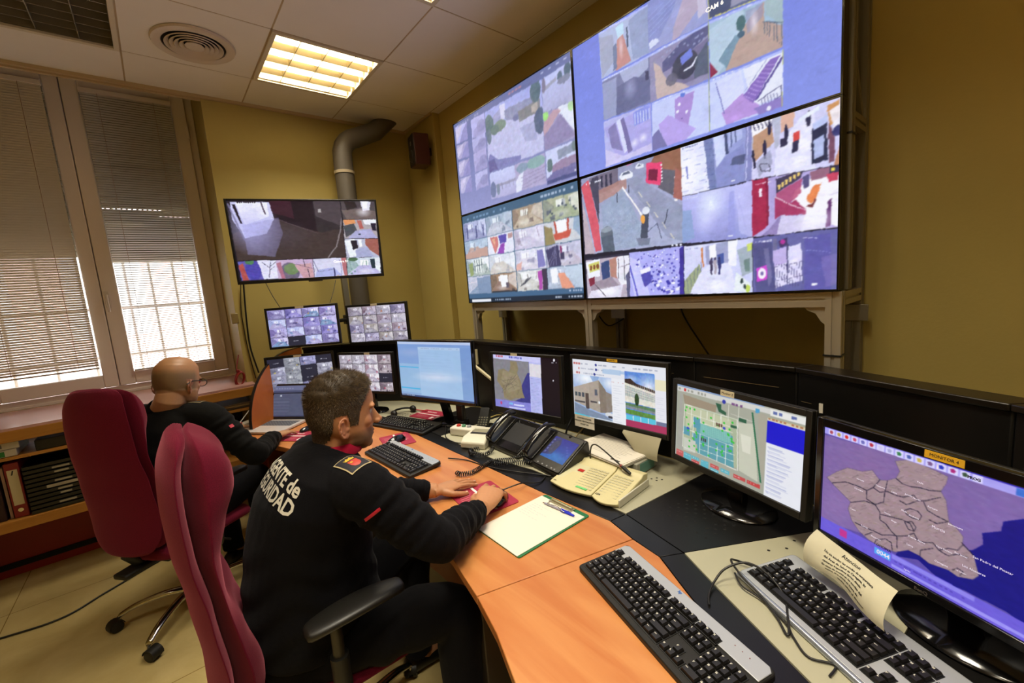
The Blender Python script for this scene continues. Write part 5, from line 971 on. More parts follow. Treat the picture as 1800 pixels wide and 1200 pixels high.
# --- floor plan monitor
def p_m8(c):
    c.fill('c9ccc8'); c.crop(1160, 640, 4); q = c.quad([(125, 138), (1035, 360), (990, 1042), (112, 635)]); q.fill('a4a698')
    q.rect('7c94bc', 0, 0, .74, .022); q.rect('d0d0cc', 0, .022, 1, .085); q.dashes('8c8c80', .01, .055, .3, .03, 9, .8); q.rect('c83838', .07, .035, .09, .075); q.ell('3038a0', .44, .08, .015, .025); q.dashes('70447c', .5, .08, .6, .03, 3); q.rect('4c9cc8', .68, .06, .71, .11); q.rect('e4e4e0', .78, .03, 1, .1); q.dashes('5060a0', .8, .06, .95, .03, 4)
    q.poly('9a8c78', [(.06, .12), (.38, .15), (.37, .26), (.08, .24)]); q.poly('a4a49c', [(.03, .1), (.06, .12), (.07, .9), (.01, .88)]); q.poly('a9b498', [(.08, .24), (.55, .24), (.57, .82), (.07, .84)])
    q.poly('c4c8a8', [(.09, .25), (.5, .27), (.5, .45), (.2, .45), (.1, .6)], .8); q.poly('5c9ca8', [(.2, .48), (.52, .46), (.54, .84), (.22, .84)]); q.poly('78b4b0', [(.24, .44), (.5, .43), (.51, .56), (.24, .57)]); q.poly('5898ac', [(.17, .38), (.24, .38), (.24, .52), (.17, .52)]); q.poly('5898ac', [(.07, .55), (.14, .55), (.14, .66), (.07, .66)]); q.poly('5898ac', [(.16, .6), (.24, .6), (.24, .72), (.18, .74)]); q.poly('c4c8bc', [(.08, .7), (.2, .7), (.2, .86), (.08, .88)])
    [q.line('8cc8bc', .25+.017*k, .44, .25+.017*k, .57, .003, .8) for k in range(16)]; [q.line('8cc8bc', .24, .45+.024*k, .51, .44+.024*k, .003, .8) for k in range(6)]
    [q.line('ecece4', *p, .0055) for p in ((.08, .25, .56, .25), (.08, .25, .07, .84), (.15, .27, .15, .55), (.24, .27, .24, .43), (.24, .43, .52, .42), (.3, .26, .3, .36), (.1, .36, .5, .36), (.36, .26, .36, .42), (.42, .26, .42, .42), (.14, .58, .53, .58), (.24, .58, .24, .84), (.32, .58, .32, .84), (.4, .66, .4, .84), (.47, .58, .47, .84), (.24, .7, .54, .68), (.24, .78, .54, .76), (.07, .84, .56, .85), (.55, .25, .57, .85), (.17, .38, .17, .66))]
    for k in range(46): q.ell('34c03c', random.choice((.10, .13, .18, .21, .27, .33, .39, .44, .49, .52))+random.uniform(-.01, .01), random.uniform(.28, .82), .009, .013)
    q.ell('3048c0', .12, .56, .012, .018); q.ell('3048c0', .45, .4, .012, .018); [q.rect('5c4038', .38+.02*k, .36, .395+.02*k, .4) for k in range(3)]; [q.rect('3c4040', .25+.018*k, .62, .262+.018*k, .66) for k in range(3)]
    q.poly('2c5c44', [(.37, .12), (.42, .12), (.42, .18), (.46, .2), (.46, .24), (.4, .22)]); q.poly('2c5c44', [(.56, .22), (.62, .22), (.62, .26), (.56, .26)]); q.poly('2c5c44', [(.5, .33), (.55, .33), (.55, .36), (.5, .36)]); q.poly('c4c6b4', [(.56, .28), (.68, .24), (.72, .88), (.58, .84)]); q.poly('dcdccc', [(.58, .4), (.66, .4), (.66, .6), (.6, .6)], .8); q.line('2c6c4c', .66, .12, .74, .87, .012); q.poly('a8a494', [(.7, .1), (.76, .1), (.76, .85), (.73, .7)])
    [q.line('d4d4c8', *p, .005) for p in ((.48, .1, .48, .3), (.5, .2, .66, .22), (.56, .1, .56, .34))]
    tiles = [(.0, 'c05c5c', 2), (.08, '5cb0c0', 2), (.16, '5cb0c0', 1), (.16, 'c05050', -1), (.25, '5cb0c0', 2), (.34, 'c05050', 1), (.34, '5cb0c0', -1), (.43, '5cb0c0', 1), (.535, 'c04c4c', 1), (.64, 'c04444', 1)]
    for x, cc, n in tiles:
        y = .905 if n > 0 else .955; q.rect(cc, x+.004, y, x+.078 if x < .5 else x+.098, y+(.045 if abs(n) == 1 else .09)); q.dashes('f0e0e0', x+.01, y+.022, x+.07, .01, 6, .7)
    q.rect('e4e6ee', .765, .13, 1, 1); q.rect('c8b070', .765, .12, 1, .155, .5); q.dashes('a86848', .77, .137, .99, .018, 9); q.rect('1010c8', .765, .16, 1, .40); 
    for k in range(12): y = .44+.045*k; q.rect('9098c8', .775, y, .775+random.uniform(.08, .17), y+.008, .7); q.rect('a0a4cc', .78, y+.016, .8+random.uniform(.06, .12), y+.022, .6)
    q.noise(.012, 30)
monitor((1.352, .582, .987), -108.6, 4.3, .477, .268, (.017, .019, .021), 'monitor with a green and blue building floor plan on black oval base', p_m8, 380, stand=('oval', (1.392, .578, .125, .10)), gloss=False, sticker=(M_STK, -.012, .052, .019, 'Monitor 2'))
# --- relief map monitor
def p_m9(c):
    c.fill('6c60b0'); c.crop(1400, 700, 3)
    q = c; q.poly('5c4ca4', [(100, 100), (2200, 1000), (2200, 2200), (100, 700)]); q.poly('7c64a4', [(150, 190), (1180, 500), (2300, 900), (2300, 1300), (900, 900), (130, 640)])
    q.glow('8c6ca0', 400, 350, 300, 200, .6); q.glow('8468b0', 1050, 620, 250, 180, .6); q.glow('9c7cb4', 230, 560, 200, 160, .5)
    u = c.__class__.__new__(c.__class__); u.__dict__.update(c.__dict__); u.uv()
    for k in range(260):
        x, y = random.random(), random.random(); u.line('4c3c84' if k % 2 else 'a08cc8', x, y, x+.03, y-.02+.03*random.random(), .003, .25)
    c.crop(1400, 700, 3)
    sea = [(930, 800), (985, 770), (980, 710), (1080, 700), (1090, 650), (1200, 635), (1400, 700), (2300, 1100), (2300, 2300), (1500, 1400), (1100, 1120), (880, 1010), (760, 960), (640, 850), (520, 830), (540, 800)]
    c.poly('0c0c80', sea)
    land = [(160, 415), (215, 385), (270, 365), (345, 385), (400, 378), (440, 430), (480, 432), (525, 420), (545, 385), (520, 330), (600, 322), (700, 365), (800, 412), (790, 450), (762, 490), (790, 540), (800, 620), (805, 650), (850, 690), (880, 730), (875, 770), (905, 800), (935, 830), (962, 935), (930, 955), (850, 940), (800, 905), (700, 870), (650, 830), (590, 800), (520, 810), (440, 780), (380, 745), (330, 700), (290, 640), (272, 580), (285, 545), (240, 500), (195, 455)]
    c.poly('a08890', land)
    m_ = c.img.copy(); 
    for k in range(1000):
        x, y = random.uniform(160, 960), random.uniform(325, 950); L = random.uniform(8, 34); cc = random.choice(('7c6a70', 'c4a8b0', '8c8468', 'b898ac', '6c5c60')); c.line(cc, x, y, x+L, y+L*random.uniform(-.7, .5), 3.4, .55)
    # keep relief strokes on land only
    ins = np.zeros_like(c.U, bool); n = len(land)
    for i in range(n):
        x0, y0 = land[i]; x1, y1 = land[(i+1) % n]
        if y0 == y1: continue
        ins ^= ((y0 > c.b) != (y1 > c.b)) & (c.a < (x1-x0)*(c.b-y0)/(y1-y0)+x0)
    c.img[~ins] = m_[~ins]
    c.lines('5c4c70', land+[land[0]], 3, .7)
    bl = [[(190, 445), (260, 440), (330, 465), (370, 485), (405, 470), (440, 430)], [(370, 485), (370, 530), (415, 560), (440, 600)], [(285, 548), (360, 540), (415, 560), (460, 545), (465, 500), (480, 435)], [(405, 470), (440, 495), (480, 490), (520, 510), (560, 520), (620, 510), (640, 540)], [(525, 422), (560, 450), (600, 465), (650, 470), (700, 485), (762, 490)], [(545, 540), (580, 560), (610, 550), (640, 540), (680, 540), (720, 530), (760, 522)], [(570, 590), (600, 580), (640, 595), (660, 620), (650, 640), (610, 630), (580, 610), (570, 590)],
          [(440, 600), (440, 640), (470, 660), (500, 700), (530, 730), (530, 790)], [(440, 610), (500, 625), (560, 640), (600, 660), (620, 700)], [(620, 700), (590, 690), (570, 650), (610, 650), (630, 680), (620, 700)], [(310, 655), (360, 680), (410, 700), (450, 720), (500, 720), (530, 725)], [(530, 725), (580, 725), (620, 710), (640, 750), (680, 760), (720, 760), (750, 800), (800, 790), (850, 800), (880, 770)], [(650, 830), (655, 800), (720, 790)], [(670, 545), (690, 590), (740, 620), (800, 650)], [(410, 770), (420, 745), (470, 740), (500, 760), (505, 800)], [(700, 640), (740, 660), (800, 650)], [(360, 720), (400, 705)], [(750, 800), (800, 830), (850, 820), (905, 840)], [(820, 905), (850, 895), (880, 915), (860, 935)], [(870, 760), (900, 790), (935, 830)]]
    for l in bl: c.lines('1c1830', l, 3.6)
    u.uv(); 
    u.rect('8c84dc', 0, 0, .55, .03, .5); c.crop(1400, 700, 3); S = [(152, 142), (1925, 690), (1786, 1608), (125, 690)]; w_ = c.quad(S)
    w_.rect('5c50d0', 0, 0, 1, .016); w_.rect('2418a0', .12, .0, .3, .016); w_.rect('2418a0', .38, .0, 1, .016); w_.rect('a8a0f0', 0, .016, .76, .072); w_.rect('3028a8', .76, .016, 1, .05)
    for k, cc in enumerate(('a84858', 'b89c4c', 'd83030', 'c85070', '6c6cb8', 'b83048', 'd0c8f0', 'a8a8d8', '3c7c50', '5060b0', 'c8b04c', '7c5c90', '2838b8', 'a82878', '3c5440', 'dcd8ff')):
        x = .033+.0375*k; w_.rect('dcd8ff', x-.014, .019, x+.016, .069, .9); w_.poly(cc, [(x-.008, .035), (x+.003, .028), (x+.010, .04), (x+.006, .06), (x-.006, .058)])
    w_.rect('3c70d0', .70, .02, .725, .07); w_.poly('6c5cd8', [(0, .87), (.3, .865), (1, .88), (1, 1), (0, 1)]); w_.rect('8c84ec', .335, .875, .62, .91); w_.rect('9c94f4', .335, .955, .80, .978); w_.rect('58a8f4', .262, .89, .328, .945); w_.rect('c03490', .10, .89, .135, .955); w_.dashes('4838a8', .345, .925, .6, .012, 14, .7)
    w_.noise(.03, 60, .3); 
m9, M9, s9 = monitor((1.105, .08, .994), -115, 2, .477, .268, (.016, .021, .018), 'nearest monitor at the right edge with a violet relief map, yellow MONITOR 4 tag', p_m9, 480, stand=('oval', (1.185, .035, .13, .10)), gloss=True, sticker=(M_STKY, .0, .062, .015, 'MONITOR 4'))
M_MAPT = mat('map_text_white', 'f0f0ff', .5, emit='c8c4f0', es=.5)
def suv(u, v): return ((u-.5)*.477, -.0012, (.5-v)*.268)
cvp = Matrix(M9)
def onm9(px, py):
    d = ray(px, py); Mi = M9.inverted(); o = Mi @ CPOS; dd = Mi.to_3x3() @ d; t = -o.y/dd.y; p = o+dd*t; return (p.x, -.0012, p.z)
for px, py, s, z in ((1598, 870, 'Jumilla', .006), (1618, 848, 'Yecla', .006), (1513, 843, 'Moratalla', .005), (1510, 860, 'Caravaca', .006), (1548, 855, 'Calasparra', .005), (1572, 865, 'Cieza', .006), (1612, 877, 'Abanilla', .005), (1640, 893, 'Fortuna', .006), (1590, 898, 'Mula', .006), (1607, 908, 'Archena', .006), (1650, 929, 'Murcia', .009), (1572, 916, 'Pliego', .005), (1612, 948, 'Fuente Alamo', .006), (1600, 958, 'Lorca', .006), (1520, 925, 'Lorca', .007), (1660, 965, 'Torre Pacheco', .005), (1680, 925, 'Santomera', .006), (1690, 975, 'San Javier', .006),
                     (1655, 990, 'Cartagena', .006), (1690, 1005, 'La Union', .005), (1745, 993, 'San Pedro del Pinatar', .0072), (1712, 1002, 'Los Alcazares', .007), (1500, 895, 'Totana', .005), (1540, 945, 'Mazarron', .006), (1560, 902, 'Alhama', .005), (1595, 1002, 'Aguilas', .005)):
    txt(s9, s, z*.86, onm9(px, py), FACE, M_MAPT, 0, ext=.0001, name='map_name')
p = onm9(1553, 971); txt(s9, 'OFICINA', .0075, (p[0], p[1], p[2]+.0115), FACE, M_INK, .0001, name='screen_caption'); txt(s9, '0044', .013, (p[0], p[1], p[2]-.004), FACE, M_MAPT, .0002, name='screen_caption')
txt(s9, 'PROG', .007, onm9(1713, 841), FACE, M_INK, .0003, name='screen_caption'); txt(s9, 'i', .012, onm9(1649, 820), FACE, M_MAPT, .0008, name='screen_caption')
txt(m9, 'BenQ', .010, (-.02, -.0068, -.144), FACE, mat('logo_grey', '4c4640', .4), .0002, name='maker_mark')
# crumpled note leaning under the relief map monitor
nt_ = MB(); nr = []
for i in range(13):
    a = i/12; row = []
    for j in range(9):
        b_ = j/8; P0 = Vector((1.180, .300, .868)); P1 = Vector((1.050, .128, .862)); top = P0.lerp(P1, a); dn = Vector((-.040, .016, -.070))
        p = top+dn*b_*(1.0-.12*math.sin(a*PI))+Vector((-.004*math.sin(a*9), .003*math.sin(a*7+b_*3), .004*math.sin(a*8+b_*5))); p += Vector((.012, -.006, 0))*math.sin(b_*PI)*(-1)
        row.append(tuple(p))
    nr.append(row)
nt_.loft(nr, cap=False, closed=False)
note = tag(nt_.build('paper_note', mat('note_paper', 'cdc7aa', .7, var=.04, vscale=30), smooth=80, fixn=False), 'crumpled printed paper note tucked under the nearest monitor', 'paper note')
def on_note(u, v):
    i = min(11.999, u*12); j = min(7.999, v*8); a, b_ = int(i), int(j); fa, fb = i-a, j-b_
    g_ = lambda x, y: Vector(nr[x][y]); return (g_(a, b_)*(1-fa)+g_(a+1, b_)*fa)*(1-fb)+(g_(a, b_+1)*(1-fa)+g_(a+1, b_+1)*fa)*fb
nn_ = (on_note(1, 0)-on_note(0, 0)).cross(on_note(.5, 1)-on_note(.5, 0)).normalized(); nn_ = nn_ if nn_.x < 0 else -nn_
tm = MB()
for s, v0, size, u0 in (('Atencion', .12, .012, .50), ('No se anulan las sondas de temperatura', .26, .0078, .52), ('del Area de Salud de Cartagena, las', .37, .0078, .50), ('camaras frigorificas llaman desde', .48, .0078, .48),
                        ('En caso de averias en las sondas del', .60, .0078, .50), ('centro. Si la averia es fuera de', .72, .0078, .50), ('centro, avisar al director', .84, .0078, .62)):
    vs, fs = text_mesh(s, size, 0, .0002); W_, H_ = .215, .099; out = []
    for x, y, z in vs: out.append(tuple(on_note(max(0, min(1, u0+x/W_)), max(0, min(1, v0-y/H_)))+nn_*.0007))
    tm.add(out, fs)
tm.build('note_print', M_INK, note, world=True, fixn=False)
tag(MB().b2((0, 0, 0), (.001, .001, .001)).build('tmp', M_INK), 'x', 'x'); bpy.data.objects.remove(bpy.data.objects['tmp'])
# ---------------------------------------------------------------- keyboards
U = .019
def key_mesh(wu, hu, mk, mats):
    b = MB(); W, D = wu*U-.0022, hu*U-.0022; t = .0028
    b.loft([[(-W/2, -D/2, 0), (W/2, -D/2, 0), (W/2, D/2, 0), (-W/2, D/2, 0)],
            [(-W/2+.0006, -D/2+.0006, .004), (W/2-.0006, -D/2+.0006, .004), (W/2-.0006, D/2-.0006, .004), (-W/2+.0006, D/2-.0006, .004)],
            [(-W/2+t, -D/2+t*.7, .0075), (W/2-t, -D/2+t*.7, .0075), (W/2-t, D/2-t*.6, .0078), (-W/2+t, D/2-t*.6, .0078)]])
    b.cur = 1; z = .0082; x, y = -W/2+t+.0012, .0005
    for k in mk: b.add([(x+k[0]-.0006, y+k[1], z), (x+k[2], y+k[1], z), (x+k[2], y+k[3], z), (x+k[0]-.0006, y+k[3], z)], [(0, 1, 2, 3)])
    return b.mesh('key', mats)
MARKS = [[(0, 0, .0008, .0042), (.0008, .0034, .0028, .0042), (.0008, .0017, .0024, .0024)], [(0, 0, .0008, .0042), (.0022, 0, .003, .0042), (.0008, .0018, .0022, .0025)],
         [(0, .0034, .003, .0042), (.0012, 0, .002, .0034)], [(0, 0, .003, .0008), (0, 0, .0008, .0042), (0, .0034, .003, .0042), (.0022, .0008, .003, .0034)], [(0, 0, .0008, .0042), (0, 0, .0028, .0008)]]
MARKW = [[(0, .0015, .006, .0027)]]
KEYC = {}
def layout():
    out = []; R_ = lambda y, xs: [(x, y, w) for x, w in xs]
    y5 = 5.25
    out += [(0, y5, 1)]+[(2+i, y5, 1) for i in range(4)]+[(6.5+i, y5, 1) for i in range(4)]+[(11+i, y5, 1) for i in range(4)]+[(15.25+i, y5, 1) for i in range(3)]
    out += [(i, 4, 1) for i in range(13)]+[(13, 4, 2)]+[(0, 3, 1.5)]+[(1.5+i, 3, 1) for i in range(12)]+[(13.5, 3, 1.5)]
    out += [(0, 2, 1.75)]+[(1.75+i, 2, 1) for i in range(12)]+[(13.75, 2, 1.25)]+[(0, 1, 1.25)]+[(1.25+i, 1, 1) for i in range(11)]+[(12.25, 1, 2.75)]
    out += [(0, 0, 1.25), (1.25, 0, 1.25), (2.5, 0, 1.25), (3.75, 0, 6.25), (10, 0, 1.25), (11.25, 0, 1.25), (12.5, 0, 1.25), (13.75, 0, 1.25)]
    out += [(15.25+i, 4, 1) for i in range(3)]+[(15.25+i, 3, 1) for i in range(3)]+[(16.25, 1, 1)]+[(15.25+i, 0, 1) for i in range(3)]
    out += [(18.5+i, 4, 1) for i in range(4)]+[(18.5+i, 3, 1) for i in range(3)]+[(18.5+i, 2, 1) for i in range(3)]+[(18.5+i, 1, 1) for i in range(3)]+[(18.5, 0, 2), (20.5, 0, 1)]
    return out
M_KEY = mat('key_black', '141210', .38, spec=.5); M_LEG = mat('key_legend', 'd8d4c4', .5)
M_SILV = mat('keyboard_silver', 'b3b6b8', .34, metal=.35, spec=.5)
def keyboard(loc, ang, label, style, tilt=3.5):
    r = empty('keyboard', label=label, cat='keyboard', group='keyboards on the desk', M=frame(loc, ang) @ Matrix.Rotation(R(tilt), 4, 'X'))
    L, W = .458, .168; x0 = -L/2+.0135; y0 = -W/2+(.016 if style != 'rail' else .018)
    body = MB(); body.prism(rrect(L, W, .012), .0, .016)
    body.build('case', {'band': M_BLKM, 'black': M_BLKM, 'rail': M_SILV}[style], r, bevel=.003)
    if style == 'band':
        pts = [(-L/2+.006, W/2-.046)]+[(L/2-.012+(-.0), W/2-.046+.0)]+[(L/2-.004, W/2-.02), (L/2-.010, W/2-.004), (-L/2+.012, W/2-.004), (-L/2+.006, W/2-.014)]
        MB().prism([(-L/2+.004, W/2-.047), (L/2-.004, W/2-.047), (L/2-.004, W/2-.012), (L/2-.014, W/2-.003), (-L/2+.014, W/2-.003), (-L/2+.004, W/2-.012)], .0162, .0185).build('silver_band', M_SILV, r, bevel=.002)
    wells = [(x0-.002, y0-.002, x0+15*U+.001, y0+5*U+.001), (x0+15.25*U-.001, y0+3*U-.001, x0+18.25*U+.001, y0+5*U+.001), (x0+15.25*U-.001, y0-.001, x0+18.25*U+.001, y0+1*U+.001), (x0+16.25*U-.001, y0+U, x0+17.25*U+.001, y0+2*U+.001), (x0+18.5*U-.001, y0-.001, x0+22.5*U+.001, y0+5*U+.001)]
    w = MB()
    for a in wells: w.b2((a[0], a[1], .0158), (a[2], a[3], .0172))
    if style != 'black':
        zz = .0158 if style == 'rail' else .0182
        for a, b in ((0, 1), (2, 6), (6.5, 10.5), (11, 15), (15.25, 18.25)): w.b2((x0+a*U-.001, y0+5.25*U-.001, zz), (x0+b*U+.001, y0+6.25*U+.0, zz+.0012))
    w.build('key_bed', mat('key_bed', '0c0b0a', .5), r)
    if style == 'rail': MB().tube([(-L/2+.004, -W/2-.002, .010), (L/2-.004, -W/2-.002, .010)], .0075, 12).build('front_rail', mat('rail_silver', 'aab0b8', .25, metal=.7), r, smooth=60)
    rnd = random.Random(3); n = 0
    for x, y, wu in layout():
        hu = 1; cell_ = 'w' if wu > 1 else 'k'; mi = 0 if wu > 1 else rnd.randrange(len(MARKS)); blank = wu > 5
        kk = (wu, mi, blank)
        if kk not in KEYC: KEYC[kk] = key_mesh(wu, 1, [] if blank else (MARKW[0] if wu > 1 else MARKS[mi]), [M_KEY, M_LEG])
        o = bpy.data.objects.new('key', KEYC[kk]); COL.objects.link(o); o.parent = r; z = .0165 if y < 5 else (.0165 if style != 'band' else .0188)
        o.location = (x0+(x+wu/2)*U, y0+(y+.5)*U, z)
    for (x, y, hu) in ((21.5, 2, 2), (21.5, 0, 2)): # tall keypad keys
        k_ = ('tall',)
        if k_ not in KEYC: KEYC[k_] = key_mesh(1, 2, MARKS[2], [M_KEY, M_LEG])
        o = bpy.data.objects.new('key', KEYC[k_]); COL.objects.link(o); o.parent = r; o.location = (x0+(x+.5)*U, y0+(y+1)*U, .0165)
    ft = MB()
    for s in (-1, 1): ft.box((s*.19, W/2-.02, -.004), (.025, .012, .010))
    ft.build('foot', M_BLKM, r, bevel=.001)
    zt = {'band': .0187, 'rail': .0162, 'black': .0162}[style]
    if style != 'black':
        txt(r, 'hp', .011, (x0+(10.7 if style == 'band' else 10.2)*U, W/2-(.010 if style == 'band' else .008), zt+.0002), (0, 0, 0), mat('mark_blue', '3c64a8', .4) if style == 'band' else M_INK, .0005, ext=.0001, name='maker_mark')
    ld = MB()
    for k in range(3): ld.lathe([(.0001, 0), (.0012, 0), (.0012, .0004), (.0001, .0004)], c=(x0+(19.3+.9*k)*U, W/2-.02, zt), n=8)
    ld.build('indicator_marks', mat('led_mark', '7c3a34', .4), r)
    return r
keyboard((.793, .505, .7425), R(-108.2), 'black keyboard with silver band nearest the camera on orange desk', 'band')
keyboard((.797, 1.885, .7425), R(-87), 'black keyboard with silver band between the dark haired man and his mouse', 'band')
keyboard((1.05, 2.35, .7425), R(-74), 'all black keyboard under the pale blue monitor', 'black')
keyboard((1.018, .196, .743), R(-119), 'silver keyboard with black keys lying on the cream deck panel', 'rail', 4.5)
# ---------------------------------------------------------------- mouse pads and mice
M_RED = mat('pad_crimson', '9a1c38', .55); M_PADL = mat('pad_pale', 'c87c84', .6); M_PADW = mat('pad_white', 'eadfd8', .6)
def pad(loc, ang, w, h, label, marks=True):
    r = empty('mouse_pad', loc, ang, label, 'mouse pad', 'crimson mouse pads on the desk')
    MB().prism(rrect(w, h, .012), 0, .0025).build('mat', M_RED, r)
    if marks:
        b = MB(); b.box((0, 0, .0028), (.010, h*.92, .0004)); b.box((w*.26, h*.1, .0028), (.006, h*.5, .0004)); b.box((-w*.30, -h*.34, .0028), (.035, .022, .0004))
        b.build('printed_stripe', M_PADW, r)
        t = MB()
        for k in range(7):
            t.box((-w*.26, h*.30-k*.014, .0028), (w*.32*random.uniform(.6, 1), .003, .0004)); t.box((w*.24, h*.34-k*.016, .0027), (w*.3*random.uniform(.5, 1), .003, .0004))
        t.build('printed_text', M_PADL, r)
    return r
pad((.842, 1.272, .7405), R(-8), .185, .225, 'crimson mouse pad under the dark haired man hand')
pad((.905, 2.16, .7405), R(-12), .16, .21, 'crimson mouse pad by the middle keyboard and black mouse')
pad((1.255, 2.44, .7405), R(15), .16, .21, 'crimson mouse pad lying far back under the blue monitor')
pad((.525, 2.745, .7405), R(37), .16, .20, 'crimson mouse pad beside the open laptop')
def mouse(loc, ang, label, s=1., mt=None):
    r = empty('computer_mouse', loc, ang, label, 'computer mouse', 'computer mice')
    rings = []
    for k in range(9):
        t = k/8; x = (-.052+.104*t)*s; w = (.030*math.sin(PI*(.12+.80*t))**.5)*s; h = (.034*math.sin(PI*(.18+.72*(1-t)*.9))**.7)*s*(1 if k < 8 else .4)
        rings.append([(x, w*math.cos(a), max(0, h*math.sin(a))) for a in [PI*j/10 for j in range(11)]])
    MB().loft(rings).build('shell', mt or M_BLKG, r, sub=1, smooth=180)
    MB().box((.030*s, 0, .027*s), (.018*s, .006*s, .008*s)).build('wheel', mat('wheel_grey', '3c3a38', .5), r, bevel=.002)
    MB().tube([(0.052*s, 0, .008), (.06*s, 0, .008)], .002, 6).build('cable_stub', M_CABLE, r)
    return r
mouse((.893, 2.135, .743), R(10), 'black mouse beside the middle keyboard')
mouse((.868, 1.205, .743), R(28), 'black mouse held in the dark haired man right hand')
mouse((.60, 2.80, .743), R(20), 'small black mouse by the laptop corner', .8)
def cable(pts, lab, rr=.0026, mt=None, n=8, **k):
    return tag(MB().tube(smoothpath(pts, n), rr, 7).build('cable', mt or M_CABLE, smooth=60), lab, 'cable', **k)
cable([(.95, 1.70, .748), (1.0, 1.62, .744), (1.02, 1.50, .743), (1.055, 1.38, .744), (1.10, 1.28, .745), (1.14, 1.20, .744)], 'thin black keyboard cable running over the desk to the phones')
cable([(.905, 1.252, .752), (.975, 1.22, .765), (1.02, 1.225, .752), (1.07, 1.20, .744), (1.12, 1.22, .743)], 'thin mouse cable crossing the black strip')
cable([(1.20, 2.14, .75), (1.15, 2.05, .752), (1.10, 1.97, .744), (1.09, 1.86, .744), (1.13, 1.80, .744), (1.18, 1.80, .75)], 'thin black cable bending around the cream box')
# loop of cable between the two near keyboards
lp = [(1.105, .395, .748), (1.088, .455, .755), (1.048, .452, .775), (1.022, .415, .765), (1.005, .37, .752), (.965, .32, .748), (.93, .29, .746), (.935, .285, .748), (.975, .30, .752), (1.03, .325, .758), (1.055, .37, .778), (1.045, .415, .79), (1.01, .45, .775), (.975, .462, .752), (.93, .455, .745), (.90, .44, .743)]
cable(lp, 'loosely looped black cable between the two near keyboards', .0028)
cable([(1.04, .44, .752), (1.008, .41, .750), (.995, .36, .748), (.96, .30, .746), (.93, .275, .745), (.90, .24, .744), (.915, .20, .744), (.88, .20, .744)], 'second strand of the tangled keyboard cable', .0024)
# ---------------------------------------------------------------- clipboard with paper and pen
r = empty('clipboard', (.857, 1.008, .7405), R(-1), 'green clipboard holding white paper on the orange desk', 'clipboard')
MB().prism(rrect(.312, .216, .008, cx=.002, cy=.0), 0, .003).build('board', mat('clipboard_green', '1f6a3c', .4), r)
MB().prism([(-.154, -.100), (.138, -.103), (.140, .109), (-.153, .108)], .0032, .0046).build('paper_sheet', M_PAPER, r)
cl = MB(); cl.b2((.128, -.05, .004), (.150, .06, .0075)); cl.tube([(.14, -.045, .010), (.14, .055, .010)], .004, 8)
cl.build('clip', mat('clip_cream_metal', 'b8b090', .3, metal=.7), r, bevel=.001)
MB().tube(smoothpath([(.125, .05, .008), (.105, .04, .012), (.112, .0, .014), (.105, -.035, .012), (.125, -.045, .008)], 5), .0014, 6).build('clip_wire', M_CHROME, r, smooth=60)
hw = MB()
for k in range(7):
    x = .085-.012*k; y = .09
    while y > .0+.03*(k % 3):
        L = random.uniform(.006, .016); hw.box((x+random.uniform(-.001, .001), y-L/2, .0048), (.0006, L, .0001)); hw.box((x+.001, y-L/2, .0048), (.0022, .0006, .0001)); y -= L+.004
hw.build('handwriting', mat('pen_ink_pale', '9aa0b8', .6), r)
r = empty('ballpoint_pen', (.966, .998, .7495), R(-87), 'ballpoint pen with blue cap lying on the clipboard paper', 'pen')
MB().tube([(-.068, 0, 0), (-.060, 0, 0), (.03, 0, 0)], [.0008, .0036, .0036], 8).build('barrel', mat('pen_barrel', '9c98a8', .2), r, smooth=50)
MB().tube([(-.074, 0, 0), (-.062, 0, 0)], [.0006, .0024], 8).build('tip', mat('pen_tip', 'b89c5c', .25, metal=.9), r, smooth=50)
MB().tube([(.012, 0, 0), (.030, 0, 0), (.055, 0, 0), (.070, 0, 0)], [.0042, .0048, .0046, .0032], 10).box((.035, .0, .0056), (.045, .003, .0016)).build('cap', mat('pen_blue', '1c2cc8', .3), r, smooth=50)
# ---------------------------------------------------------------- intercom with gooseneck
M_CREAM = mat('intercom_cream', 'cdc392', .42); M_WHT = mat('device_white', 'cfcab4', .45)
r = empty('intercom_console', label='cream intercom desk console with rows of keys and gooseneck microphone', cat='intercom', M=frame((1.108, 1.012, .741), R(-86)) @ Matrix.Scale(.93, 4))
def wedge(x0, x1, bow, name):
    b = MB(); n = 7; top = []; bot = []
    for k in range(n):
        t = k/(n-1); x = x0+(x1-x0)*t; f = -bow*math.sin(PI*t)
        bot.append([(x, f, .002), (x, .215, .002), (x, .225, .052), (x, .19, .058), (x, .175, .047), (x, f-.004, .014)])
    b.loft(bot); return b.build(name, M_CREAM, r, bevel=.003)
wedge(-.165, .045, .018, 'left_panel'); wedge(.049, .165, .022, 'right_panel')
s = MB(); s.b2((.1655, -.0, .001), (.172, .22, .030)); s.build('side_skirt', M_WHT, r, bevel=.002)
def slope(y): return .014+(y+.004)*(.033/.179)
kb = MB()
for i in range(6):
    for j in range(9): kb.box((-.05+i*.015, .022+j*.0155, slope(.022+j*.0155)+.0008), (.012, .011, .002))
kb.build('key_rows', mat('intercom_keys', 'bcb592', .5), r); kb = MB()
for i in range(5):
    for j in range(9): kb.box((.068+i*.0175, .022+j*.0155, slope(.022+j*.0155)+.0008), (.014, .011, .002))
kb.build('key_rows', mat('intercom_keys', 'c2bfa4', .5), r)
pn = MB(); Rx = Matrix.Rotation(math.atan(.033/.179), 4, 'X')
for (x, y, w_, h_) in ((-.105, .085, .085, .13), ): pn.box((x, y, slope(y)+.0006), (w_, h_, .0012), M=None)
